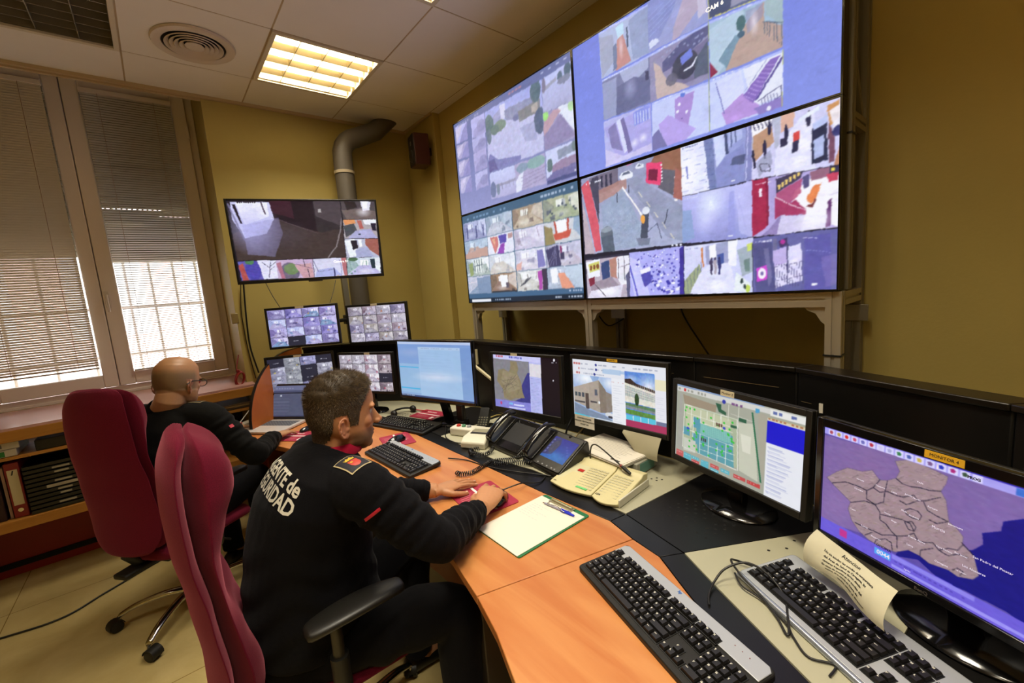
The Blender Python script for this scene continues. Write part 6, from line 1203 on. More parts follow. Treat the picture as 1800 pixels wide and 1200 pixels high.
pn = MB(); pn.add([(-.15, .02, slope(.02)+.0012), (-.062, .02, slope(.02)+.0012), (-.062, .15, slope(.15)+.0012), (-.15, .15, slope(.15)+.0012)], [(0, 1, 2, 3)]); pn.build('label_sheet', mat('intercom_sheet', 'c9c49c', .5), r)
MB().box((-.085, .112, slope(.112)+.0022), (.030, .020, .002)).build('red_key', mat('intercom_red', 'b42820', .4), r, bevel=.001)
MB().box((-.012, .012, slope(.012)+.003), (.052, .011, .002)).build('green_strip', mat('intercom_green', '6cc878', .45), r)
txt(r, 'LDA', .012, (.068, .012, slope(.008)+.0032), (R(10), 0, 0), M_INK, .0004, name='maker_mark'); txt(r, 'LDA', .007, (-.145, .006, slope(.004)+.004), (R(10), 0, 0), M_INK, .0002, name='maker_mark')
MB().tube(smoothpath([(-.100, .200, .050), (-.100, .203, .085), (-.088, .200, .118), (-.06, .192, .132), (-.02, .187, .120), (.04, .18, .092), (.075, .175, .075)], 8), .0032, 8).build('gooseneck', mat('gooseneck_dark', '2a2820', .35, metal=.4), r, smooth=60)
MB().tube([(.072, .175, .077), (.092, .173, .068), (.118, .170, .056)], [.0045, .0078, .0062], 12).build('microphone', M_BLKM, r, smooth=60)
MB().tube([(.070, .175, .078), (.076, .1745, .0755)], .0062, 12).build('microphone_ring', mat('mic_ring', '8c3028', .4), r, smooth=60)
# ---------------------------------------------------------------- two video telephones
def phone(loc, ang, label, scr, blue):
    r = empty('video_phone', loc, ang, label, 'telephone', 'video phones on the deck')
    M_PH = mat('phone_charcoal', '1c1a15', .32)
    prof = [(-.0, .002), (.19, .002), (.175, .115), (.165, .118), (.0, .020)]
    b = MB(); b.loft([[(x, p[0], p[1]) for p in prof] for x in (-.125, -.06, .0, .125)]); b.build('body', M_PH, r, bevel=.005)
    a = math.atan2(.098, .165); T = Matrix.Translation((0, .0, .020)) @ Matrix.Rotation(a, 4, 'X'); L = math.hypot(.098, .165)
    MB().prism(rrect(.170, L-.012, .010, cx=.035, cy=L/2), .001, .006, T).build('screen_bezel', M_BLKG if not blue else M_PH, r, bevel=.001)
    Ms = Matrix(r.matrix_basis) @ T @ Matrix.Translation((.035, L/2+.008, .0065)) @ Matrix.Rotation(R(-90), 4, 'X')
    cv = Cv(Ms, .150, .115, 90); scr(cv); so = cv.object(r); so.matrix_basis = T @ Matrix.Translation((.035, L/2+.008, .0066)) @ Matrix.Rotation(R(-90), 4, 'X')
    if blue:
        k = MB(); [k.add([(x-.004, .012, .0064), (x+.004, .012, .0064), (x+.004, .018, .0064), (x-.004, .018, .0064)], [(0, 1, 2, 3)], T) for x in (-.02, .01, .04, .07, .09)]; k.build('touch_keys', mat('touch_mark', '8c8c90', .4), r)
    MB().lathe([(.001, .003), (.006, .003), (.008, .0), (.001, 0)], M=T @ Matrix.Translation((.035, L-.010, .006)), n=16).build('camera_eye', M_BLKG, r, smooth=50)
    # cradle + handset at the left
    MB().prism(rrect(.058, L-.02, .01, cx=-.092, cy=L/2), .0, .008, T).build('cradle', M_PH, r, bevel=.002)
    P = [(-.092, .008, .022), (-.092, .02, .040), (-.092, L*.5, .052), (-.092, L-.02, .044), (-.092, L+.010, .026)]
    rings = []; Pm = smoothpath(P, 4)
    for i, p in enumerate(Pm):
        t = i/(len(Pm)-1); w = .020+.008*abs(2*t-1)**2; h = .011+.006*abs(2*t-1)**2
        rings.append([(p.x+w*math.cos(q)*(1 if abs(math.cos(q)) > .01 else 1), p.y, p.z+h*math.sin(q)) for q in [2*PI*k/14 for k in range(14)]])
    MB().loft(rings, M=T).build('handset', M_BLKG, r, smooth=70, sub=1)
    return r
def scr_off(c): c.fill('14120e'); c.rect('1c1912', .02, .02, .98, .98)
def scr_blue(c):
    c.fill('1420a0'); c.grad('101888', '1c60b0'); c.poly('282c68', [(0, .1), (.3, .0), (.42, .3), (.35, .8), (0, .9)]); c.ell('3c3c4c', .25, .45, .14, .3, .7); c.glow('3c90c8', .6, .8, .5, .25, .5)
    for k in range(5): c.rect('8090c8', .04+.0*k, .12+.15*k, .1, .2+.15*k, .6)
    for k in range(4): c.glow('7068c0', .7+.07*k, .3+.1*k, .06, .05, .5)
    c.noise(.06, 14)
ph1 = phone((1.165, 1.565, .741), R(-92), 'black video telephone with a switched off screen', scr_off, False)
ph2 = phone((1.145, 1.280, .741), R(-96), 'dark grey video telephone with a glowing blue screen', scr_blue, True)
txt(ph1, 'Polycom', .008, (.035, .012, .0335), (R(30), 0, 0), mat('logo_pale', '8c8c84', .4), .0001, name='maker_mark')
def coil(pts, lab, rr=.0085, wr=.0021, turns=26):
    P = smoothpath(pts, 24); cum = [0]
    for a, b in zip(P[:-1], P[1:]): cum.append(cum[-1]+(b-a).length)
    out = []; N = turns*10
    for k in range(N+1):
        s = cum[-1]*k/N; i = max(j for j in range(len(P)-1) if cum[j] <= s+1e-9); f = (s-cum[i])/max(1e-9, cum[i+1]-cum[i]); p = P[i].lerp(P[i+1], min(1, f)); t = (P[i+1]-P[i]).normalized()
        u = t.cross(Vector((0, 0, 1))).normalized(); v = u.cross(t); a = 2*PI*k/10; out.append(p+u*rr*math.cos(a)+v*rr*math.sin(a))
    return tag(MB().tube(out, wr, 5).build('coiled_cord', mat('cord_black', '0e0d0b', .35), smooth=70), lab, 'coiled cord', 'coiled telephone cords')
coil([(1.17, 1.40, .765), (1.12, 1.45, .753), (1.06, 1.50, .752), (1.0, 1.49, .752), (.935, 1.475, .752), (.89, 1.50, .752), (.885, 1.525, .753)], 'long coiled cord spilling onto the orange desk', turns=40)
coil([(1.155, 1.335, .757), (1.12, 1.40, .753), (1.075, 1.44, .752), (1.05, 1.475, .752)], 'coiled cord stretched along the black strip', turns=18)
coil([(1.145, 1.60, .765), (1.11, 1.59, .753), (1.075, 1.60, .752), (1.05, 1.65, .752), (1.075, 1.69, .752), (1.11, 1.67, .753)], 'bunched coiled cord in front of the switched off phone', turns=24)
# ---------------------------------------------------------------- cream boxes, radios
r = empty('label_printer', (1.175, 1.755, .741), R(-62), 'cream plastic desk device with a slotted top beside the phones', 'device')
MB().loft([[(x, -.085, 0), (x, .09, 0), (x, .09, .055), (x, -.05, .05), (x, -.085, .03)] for x in (-.068, .068)]).build('case', M_WHT, r, bevel=.006)
MB().b2((-.045, -.012, .0515), (.045, .006, .0555)).build('slot', mat('slot_dark', '2c2a26', .5), r)
g = MB(); [g.b2((-.05, .018+.008*k, .0535), (.05, .021+.008*k, .0560)) for k in range(5)]; g.build('vent_ribs', mat('rib_cream', 'b4b098', .5), r)
r = empty('switch_box', (1.205, 1.905, .741), R(-68), 'white box with red and green push buttons', 'switch box')
MB().loft([[(x, -.035, 0), (x, .035, 0), (x, .035, .045), (x, -.035, .045)] for x in (-.10, .10)]).build('case', mat('switch_white', 'd8d4c4', .4), r, bevel=.008)
for k, (cc, nm) in enumerate((('b83c34', 'red'), ('5a8c6c', 'green'), ('9ca0a0', 'grey'))):
    MB().lathe([(.001, .010), (.010, .009), (.013, .0), (.001, 0)], c=(-.06+.034*k, 0, .0455), n=16).build('push_button', mat('button_'+nm, cc, .35), r, smooth=50)
MB().lathe([(.001, .03), (.012, .028), (.014, .0), (.001, 0)], M=frame((-.1005, 0, .012), 0, 0, R(-90)) , n=16).build('knob', M_BLKM, r, smooth=50)
r = empty('radio_charger', (1.275, 2.075, .741), R(-70), 'black handheld radio standing in its charger', 'handheld radio')
MB().prism(rrect(.075, .07, .02), 0, .035).build('charger', M_BLKM, r, bevel=.004)
MB().prism(rrect(.052, .036, .012), .02, .125).build('radio_body', mat('radio_dark', '1c1410', .3), r, bevel=.004)
MB().tube([(.018, 0, .125), (.018, 0, .15)], [.005, .0035], 8).build('aerial', M_BLKM, r, smooth=50)
r = empty('handheld_transceiver', (1.345, 1.945, .785), R(-60), 'black handheld transceiver with keypad leaning behind the white box', 'handheld radio')
T = Matrix.Rotation(R(50), 4, 'X')
MB().prism(rrect(.06, .13, .01), -.018, .018, T).build('body', M_BLKM, r, bevel=.004)
kp = MB(); [kp.add([(-.022+.016*i-.005, -.04+.014*j-.004, .0186), (-.022+.016*i+.005, -.04+.014*j-.004, .0186), (-.022+.016*i+.005, -.04+.014*j+.004, .0186), (-.022+.016*i-.005, -.04+.014*j+.004, .0186)], [(0, 1, 2, 3)], T) for i in range(4) for j in range(4)]; kp.build('keypad', mat('keypad_grey', '6c6a58', .5), r)
MB().box((0, 0, -.0405), (.07, .09, .007)).build('foot_stand', M_BLKM, r)
cable([(1.36, 1.90, .80), (1.40, 1.87, .81), (1.43, 1.83, .79), (1.44, 1.80, .75)], 'yellowish cable arching beside the transceiver', .003, mat('cable_yellow', 'b4a04c', .5))
cable([(1.50, 1.75, .90), (1.47, 1.66, .80), (1.44, 1.58, .76), (1.47, 1.48, .755), (1.40, 1.42, .76)], 'tan cable hanging under the map monitor', .004, mat('cable_tan', '8c7c50', .5))
cable([(1.56, 1.40, .90), (1.52, 1.44, .82), (1.44, 1.40, .78), (1.40, 1.34, .76)], 'black cable bundle behind the telephones', .005)
cable([(1.54, 1.30, .88), (1.49, 1.34, .81), (1.43, 1.36, .77), (1.37, 1.42, .75)], 'tan cable beside the black bundle', .004, MATS['cable_tan'])
# documents and ring binder under the buildings monitor
r = empty('ring_binder', (1.425, 1.09, .741), R(-90), 'grey ring binder with teal spine under a pile of papers', 'binder')
MB().box((0, 0, .026), (.30, .14, .052)).build('cover', mat('binder_grey', '9c9a8a', .5), r, bevel=.003)
MB().box((.1505, 0, .026), (.002, .10, .040)).build('spine_label', mat('binder_teal', '5c8c80', .5), r)
pl_ = MB(); [pl_.box((random.uniform(-.004, .004), random.uniform(-.004, .004), .0008+.0016*k), (.295, .205, .0014), rz=random.uniform(-.03, .03)) for k in range(8)]
ps = tag(pl_.build('document_pile', M_PAPER), 'pile of white documents lying on the ring binder', 'paper pile'); ps.location = (1.405, 1.10, .794); ps.rotation_euler = (0, 0, R(-96))
dl = MB(); [dl.box((random.uniform(-.02, .0), .085-.012*k, .0141), (random.uniform(.18, .25), .0012, .0002)) for k in range(13)]; dl.build('printed_lines', mat('print_grey', 'a8a49c', .7), ps)
txt(ps, 'MAPFRE', .013, (.10, -.085, .0142), (0, 0, 0), M_INK, .0004, name='document_heading')
tag(MB().box((0, 0, 0), (.02, .002, .075)).build('paper_tag', M_PAPER), 'x', 'x'); bpy.data.objects.remove(bpy.data.objects['paper_tag'])
p_ = at(1544, 745, 1.185)
# ---------------------------------------------------------------- laptop
r = empty('laptop', label='open silver white laptop in front of the bald man', cat='laptop', M=frame((.450, 3.085, .741), R(-53)) @ Matrix.Scale(1.09, 4))
MB().prism(rrect(.335, .225, .012), .003, .016).build('base', mat('laptop_silver', 'd4ccc4', .32, metal=.2), r, bevel=.002)
kq = MB()
for i in range(14):
    for j in range(5): kq.box((-.135+i*.0208, .005+j*.0185, .0165), (.0175, .0155, .0012))
kq.build('keyboard_keys', mat('laptop_keys', '5c6068', .45), r)
MB().box((0, -.065, .0163), (.095, .062, .0006)).build('touchpad', mat('touchpad', 'c8c2bc', .3), r)
T = Matrix.Translation((0, .114, .014)) @ Matrix.Rotation(R(-14), 4, 'X')
def p_lap(c):
    c.fill('3c4058'); c.grad('484c68', '3a3e58'); c.rect('7c80a4', 0, 0, 1, .16, .6); c.dashes('a0a4c0', .3, .09, .8, .02, 8, .6); c.rect('14141c', .12, .22, .98, .26); c.rect('14141c', .12, .22, .15, 1); c.rect('50546c', .15, .26, 1, .97)
    for k in range(5): c.rect('8084a0', .22, .42+.1*k, .62, .435+.1*k, .4)
    c.dashes('c8ccd8', .4, .32, .5, .05, 2); c.noise(.02, 20)
MB().box((0, .004, .110), (.335, .008, .220), M=T).build('lid', mat('lid_dark', '2c2c30', .35), r, bevel=.003)
Mw = Matrix(r.matrix_basis) @ T @ Matrix.Translation((0, -.0008, .113)); cv = Cv(Mw, .31, .19, 120); p_lap(cv); so = cv.object(r); so.matrix_basis = T @ Matrix.Translation((0, -.0008, .113))
# power strip and plugs beside the laptop
r = empty('power_strip', (.40, 3.285, .741), R(30), 'long grey white power strip behind the laptop', 'power strip')
MB().box((-.01, 0, .019), (.30, .055, .036)).build('case', mat('strip_grey', 'b4ac98', .4), r, bevel=.006)
for x in (.02, .085): MB().box((x, 0, .060), (.034, .034, .045)).tube([(x, 0, .08), (x, 0, .10)], .008, 8).build('plug', M_BLKM, r, bevel=.004)
MB().box((-.11, 0, .041), (.03, .02, .008)).build('rocker_switch', mat('rocker_red', 'a83838', .4), r, bevel=.002)
cable([(.42, 3.30, .845), (.44, 3.33, .89), (.50, 3.32, .86), (.56, 3.30, .84), (.62, 3.28, .85)], 'thin black cable from the power strip plug to the laptop', .003)
cable([(.485, 3.33, .84), (.46, 3.32, .90), (.40, 3.30, .86), (.33, 3.26, .80), (.27, 3.17, .755), (.26, 3.12, .70)], 'pale grey cable curving from the plug over the desk end', .0035, mat('cable_pale', 'b4aca0', .5))
# cords on the back wall
cable([tuple(aty(428, 500, 3.66)), tuple(aty(433, 560, 3.67)), tuple(aty(440, 610, 3.68)), tuple(aty(455, 655, 3.68))], 'thick black cable running down the wall from the television', .006)
cable([tuple(aty(423, 500, 3.68)), tuple(aty(424, 545, 3.69)), tuple(aty(431, 590, 3.69)), tuple(aty(440, 630, 3.69)), tuple(aty(450, 665, 3.69))], 'thin wavy black cable beside the thick one', .003)
cable([tuple(aty(466, 495, 3.6)), tuple(aty(478, 518, 3.5)), tuple(aty(492, 540, 3.4))], 'thin slanting cable between television and upper left monitor', .0025)
cable([tuple(aty(590, 492, 3.6)), tuple(aty(586, 512, 3.55)), tuple(aty(580, 532, 3.5))], 'short thin cable under the television', .0025)
rc = empty('red_cable_coil', tuple(aty(418, 652, 3.69)), 0, 'coil of red cable hanging beside the window', 'cable')
M_RC = mat('cable_red', '8c1c18', .45)
tb = MB()
for k in range(5):
    a0 = .1*k; pts = [(.002*k+.026*math.cos(a)+.010*math.sin(a), -.012-.0035*k, -.055+(.055-.003*k)*math.sin(a)) for a in [2*PI*j/20+a0 for j in range(21)]]; tb.tube(pts, .0042, 7)
tb.build('coil', M_RC, rc, smooth=60)
MB().tube([(-.01, -.012, 0), (.0, -.01, .05), (.02, -.006, .12)], .004, 6).build('hanging_end', M_RC, rc, smooth=60)
MB().box((.0, -.014, .003), (.02, .02, .02)).build('knot', M_RC, rc, bevel=.004)
tag(MB().box(tuple(aty(409, 560, 3.70)+Vector((.012, -.010, 0))), (.045, .018, .075)).build('wall_box', mat('old_brass', '8a7440', .5), bevel=.004), 'small brownish box fixed beside the window frame', 'junction box')
# floor cable
cable([(-1.3, 3.2, .006), (-.9, 3.17, .006), (-.62, 3.12, .006), (-.45, 3.22, .006), (-.25, 3.35, .006), (.0, 3.5, .006)], 'long black cable lying across the floor', .005)
# little items at the left deck
tag(MB().tube([(1.24, 2.62, .748), (1.28, 2.50, .748)], .004, 8).build('marker_pen', mat('pen_red', 'b02030', .4)), 'thin red pen on the cream deck', 'pen')
r = empty('headset', (1.155, 2.60, .741), 0, 'black headset lying beside the man face on the deck', 'headset')
MB().tube([(.07*math.cos(a), .055*math.sin(a), .018+.008*math.sin(a)) for a in [PI*(k/14)*1.15 for k in range(15)]], .007, 8).build('band', M_BLKM, r, smooth=60)
for s in (-1, 1): MB().ell((s*.068, -.005, .022), (.020, .030, .021)).build('ear_pad', M_BLKM, r, smooth=180)

cb = MB(); q0, q1 = aty(837, 614, 2.26), aty(839, 640, 2.26); cb.tube([tuple(q0), tuple(q1)], .009, 6); q0, q1 = aty(834, 642, 2.27), aty(866, 668, 2.13); cb.tube([tuple(q0), tuple(q1)], .011, 6)
cb.build('cream_bracket', mat('bracket_cream', 'cfc49a', .5), desk, world=True, smooth=40)
q0 = K[5]; a_, b_ = Vector(K[5]), Vector(K[6]); f_ = a_.lerp(b_, 1.16); MB().box((1.535, .385, 1.075), (.003, .010, .030)).build('paper_tag', M_PAPER, desk, world=True)
# ---------------------------------------------------------------- office chairs
def fabric(name, col):
    m, nt, b = newmat(name); tc = nt.nodes.new('ShaderNodeTexCoord')
    v = nt.nodes.new('ShaderNodeTexNoise'); v.inputs['Scale'].default_value = 420; v.inputs['Detail'].default_value = 2
    n = nt.nodes.new('ShaderNodeTexNoise'); n.inputs['Scale'].default_value = 5
    for q in (v, n): nt.links.new(tc.outputs['Object'], q.inputs['Vector'])
    mr = nt.nodes.new('ShaderNodeMapRange'); mr.inputs['From Min'].default_value = .25; mr.inputs['From Max'].default_value = .75; mr.inputs['To Min'].default_value = .75; mr.inputs['To Max'].default_value = 1.25
    nt.links.new(v.outputs['Fac'], mr.inputs['Value']); sc = nt.nodes.new('ShaderNodeVectorMath'); sc.operation = 'SCALE'; sc.inputs[0].default_value = srgb(col)
    nt.links.new(mr.outputs['Result'], sc.inputs['Scale']); nt.links.new(sc.outputs['Vector'], b.inputs['Base Color'])
    bp = nt.nodes.new('ShaderNodeBump'); bp.inputs['Strength'].default_value = .4; bp.inputs['Distance'].default_value = .001
    nt.links.new(v.outputs['Fac'], bp.inputs['Height']); nt.links.new(bp.outputs['Normal'], b.inputs['Normal'])
    b.inputs['Roughness'].default_value = .9; b.inputs['Sheen Weight'].default_value = .4; b.inputs['Sheen Roughness'].default_value = .4; b.inputs['Sheen Tint'].default_value = (*srgb('e08090'), 1); b.inputs['Specular IOR Level'].default_value = .15
    return m
M_FAB = fabric('crimson_fabric', '5e0c23')
# local frame: sitter faces +x, z up, origin on the floor under the hub
def profile(z, front):
    # x of the back cushion's front face / rear shell as a function of height
    keys = ([(.42, .015), (.50, .052), (.60, .056), (.72, .028), (.84, -.004), (.93, .002), (1.01, .030), (1.09, .064), (1.15, .064), (1.195, .034), (1.225, -.015)] if front else
            [(.42, -.06), (.50, -.065), (.62, -.062), (.80, -.075), (.95, -.090), (1.05, -.092), (1.13, -.088), (1.18, -.078), (1.225, -.055)])
    for (a, b), (c, d) in zip(keys[:-1], keys[1:]):
        if z <= c: t = (z-a)/(c-a); t = t*t*(3-2*t); return b+(d-b)*t
    return keys[-1][1]
def halfw(z):
    keys = [(.46, .10), (.50, .175), (.56, .205), (.64, .216), (.80, .212), (.95, .200), (1.06, .196), (1.14, .185), (1.20, .165), (1.235, .12)]
    for (a, b), (c, d) in zip(keys[:-1], keys[1:]):
        if z <= c: t = (z-a)/(c-a); t = t*t*(3-2*t); return b+(d-b)*t
    return keys[-1][1]
def office_chair(loc, ang, label, lean=0., arms=True, base_ang=0., back_off=(-.245), seat_z=.47):
    r = empty('office_chair', loc, ang, label, 'office chair', 'crimson high back office chairs')
    def pad(x_rear, x_front, scale, name, nz=26, nw=17, z0=.46, z1=1.235):
        rings = []
        for i in range(nz+1):
            z = z0+(z1-z0)*i/nz; w = halfw(z)*scale; xr, xf = x_rear(z), x_front(z); ring = []
            for k in range(nw):   # front face
                y = w*(-1+2*k/(nw-1)); cur = .022*(1-(y/w)**2)*0+ -.0; edge = 1-abs(y/w)**5; ring.append((xr+(xf-xr)*(.25+.75*edge)+.03*(y/.2)**2, y, z))
            for k in range(nw):
                y = w*(1-2*k/(nw-1)); edge = 1-abs(y/w)**5; ring.append((xr+(xf-xr)*.25*(1-edge)+.03*(y/.2)**2, y, z))
            rings.append(ring)
        sh = Matrix.Translation((back_off, 0, 0)) @ Matrix(((1, 0, lean, -lean*.5), (0, 1, 0, 0), (0, 0, 1, 0), (0, 0, 0, 1)))
        return MB().loft(rings, M=sh).build(name, M_FAB, r, smooth=180, sub=1)
    mid = lambda z: profile(z, False)+.042
    pad(lambda z: profile(z, False), mid, 1.0, 'back_shell')
    pad(lambda z: mid(z)-.002, lambda z: profile(z, True), .985, 'back_cushion', z0=.465, z1=1.228)
    # seat
    rings = []
    for i in range(15):
        t = i/14; x = -.22+.47*t; w = .235*(1-abs(2*t-1)**6*.25); zt = seat_z+.012*math.sin(PI*t)-.02*max(0, t-.75)*4*.5; rings.append([(x, w*math.cos(a)*(1 if abs(math.cos(a)) < .9 else 1), zt-.035+.038*math.copysign(abs(math.sin(a))**.6, math.sin(a))*(.9 if math.sin(a) > 0 else .8)) for a in [2*PI*k/24 for k in range(24)]])
    MB().loft(rings).build('seat', M_FAB, r, smooth=180, sub=1)
    MB().b2((-.16, -.10, seat_z-.10), (.12, .10, seat_z-.062)).b2((-.30, -.04, seat_z-.10), (-.12, .04, seat_z-.075)).build('mechanism', M_BLKM, r, bevel=.008)
    MB().tube([(.02, -.09, seat_z-.085), (.02, -.27, seat_z-.085)], .005, 8).build('lever', M_BLKM, r, smooth=60)
    MB().tube([(back_off-.02, 0, .56), (back_off-.04, 0, .46), (-.20, 0, seat_z-.085)], .022, 10).build('back_bar', M_BLKM, r, smooth=60)
    MB().lathe([(.026, .12), (.026, .30), (.020, .30), (.020, seat_z-.09)], n=20).build('gas_lift', M_BLKG, r, smooth=50)
    hub = MB().lathe([(.036, .075), (.040, .09), (.036, .13), (.028, .135)], n=24).build('hub', M_CHROME, r, smooth=50)
    for k in range(5):
        a = R(base_ang+72*k); T = Matrix.Rotation(a, 4, 'Z'); pts = smoothpath([(.02, 0, .112), (.12, 0, .118), (.24, 0, .100), (.315, 0, .070)], 5); n = len(pts); rg = []
        for i, p in enumerate(pts):
            t = i/(n-1); w = .024-.009*t; h = .017-.006*t; rg.append([(p.x, w*math.cos(q), p.z+h*math.sin(q)) for q in [2*PI*j/12 for j in range(12)]])
        MB().loft(rg, M=T).build('base_leg', M_CHROME, r, smooth=70)
        c = empty('caster'); c.parent = r; c.matrix_basis = T @ frame((.318, 0, 0), R(40+k*37))
        MB().tube([(0, 0, .045), (0, 0, .068)], .007, 8).build('stem', M_CHROME, c, smooth=60)
        for s in (-1, 1): MB().lathe([(.001, -.009), (.022, -.010), (.027, -.006), (.027, .006), (.022, .010), (.001, .009)], M=frame((.018, s*.014, .0272), 0, R(90)), n=20).build('wheel', M_BLKM, c, smooth=50)
        MB().loft([[(.018+.032*math.cos(q), y, .027+.032*math.sin(q)) for q in [PI*j/8-.2 for j in range(9)]]+[(.018+.0285*math.cos(q), y, .027+.0285*math.sin(q)) for q in [PI*j/8-.2 for j in range(8, -1, -1)]] for y in (-.024, .024)]).build('hood', M_BLKM, c, smooth=50)
    if arms:
        for s in (-1, 1):
            MB().tube(smoothpath([(-.02, s*.12, seat_z-.08), (-.02, s*.22, seat_z-.088), (-.03, s*.268, seat_z-.05), (-.03, s*.272, .56), (-.03, s*.272, .695)], 6), .016, 10).build('arm_post', mat('arm_post_dark', '2a261c', .4), r, smooth=60)
            MB().tube([(-.03, s*.272, .50), (-.03, s*.272, .60)], .024, 12).build('arm_sleeve', M_BLKM, r, smooth=60)
            rg = []
            for i in range(13):
                t = i/12; x = -.105+.27*t; w = .048*math.sin(PI*(.10+.80*t))**.45*(1.05-.15*t); zc = .712-.010*(2*t-1)**2
                rg.append([(x, s*.272+w*math.cos(q), zc+.016*math.copysign(abs(math.sin(q))**.7, math.sin(q))) for q in [2*PI*j/18 for j in range(18)]])
            MB().loft(rg).build('arm_pad', mat('arm_pad_black', '1a1814', .42, bump=.1, bscale=300), r, smooth=180, sub=1)
    return r
chairA = office_chair((.268, 1.385, 0), R(0), 'crimson high back chair of the dark haired man, in the foreground', base_ang=20)
chairB = office_chair((-.06, 2.69, 0), R(37), 'crimson high back chair of the bald man, seen from behind', base_ang=125, back_off=-.215)
# ---------------------------------------------------------------- people
def remeshed(mb, voxel, smooth_it=4, fac=.5):
    """fuse overlapping closed volumes into one continuous surface; returns (verts Nx3, faces list)"""
    me = mb.mesh('tmp', []); bm = bmesh.new(); bm.from_mesh(me); bmesh.ops.recalc_face_normals(bm, faces=bm.faces); bm.to_mesh(me); bm.free()
    o = bpy.data.objects.new('tmp', me); COL.objects.link(o)
    m = o.modifiers.new('r', 'REMESH'); m.mode = 'VOXEL'; m.voxel_size = voxel; m.adaptivity = 0
    s = o.modifiers.new('s', 'SMOOTH'); s.factor = fac; s.iterations = smooth_it
    dg = bpy.context.evaluated_depsgraph_get(); out = bpy.data.meshes.new_from_object(o.evaluated_get(dg))
    bpy.data.objects.remove(o); bpy.data.meshes.remove(me); return out
def getv(me):
    a = np.empty(len(me.vertices)*3); me.vertices.foreach_get('co', a); return a.reshape(-1, 3)
def getn(me):
    a = np.empty(len(me.vertices)*3); me.vertices.foreach_get('normal', a); return a.reshape(-1, 3)
def setv(me, v): me.vertices.foreach_set('co', v.ravel()); me.update()
def G(v, c, r): return np.exp(-(((v-np.array(c))/np.array(r))**2).sum(-1))
def skin_mat():
    m, nt, b = newmat('skin'); a = nt.nodes.new('ShaderNodeAttribute'); a.attribute_name = 'tone'
    tc = nt.nodes.new('ShaderNodeTexCoord'); n = nt.nodes.new('ShaderNodeTexNoise'); n.inputs['Scale'].default_value = 260; nt.links.new(tc.outputs['Object'], n.inputs['Vector'])
    nt.links.new(a.outputs['Color'], b.inputs['Base Color']); b.inputs['Roughness'].default_value = .48; b.inputs['Subsurface Weight'].default_value = .12
    b.inputs['Subsurface Radius'].default_value = (.9, .3, .15); b.inputs['Subsurface Scale'].default_value = .006
    bp = nt.nodes.new('ShaderNodeBump'); bp.inputs['Strength'].default_value = .12; bp.inputs['Distance'].default_value = .001
    nt.links.new(n.outputs['Fac'], bp.inputs['Height']); nt.links.new(bp.outputs['Normal'], b.inputs['Normal']); return m
M_SKIN = skin_mat()
def lin(c): return np.array(srgb(c))
HEADR = [(.1225, .012, .004, -.022), (.118, .034, .032, -.050), (.105, .054, .058, -.075), (.085, .068, .076, -.093), (.06, .0755, .087, -.104), (.035, .0785, .0905, -.108), (.012, .0785, .089, -.107), (-.012, .0765, .086, -.102),
         (-.035, .0735, .0835, -.092), (-.055, .070, .083, -.072), (-.075, .0645, .082, -.046), (-.092, .055, .079, -.020), (-.106, .042, .074, .006), (-.117, .024, .064, .028)]
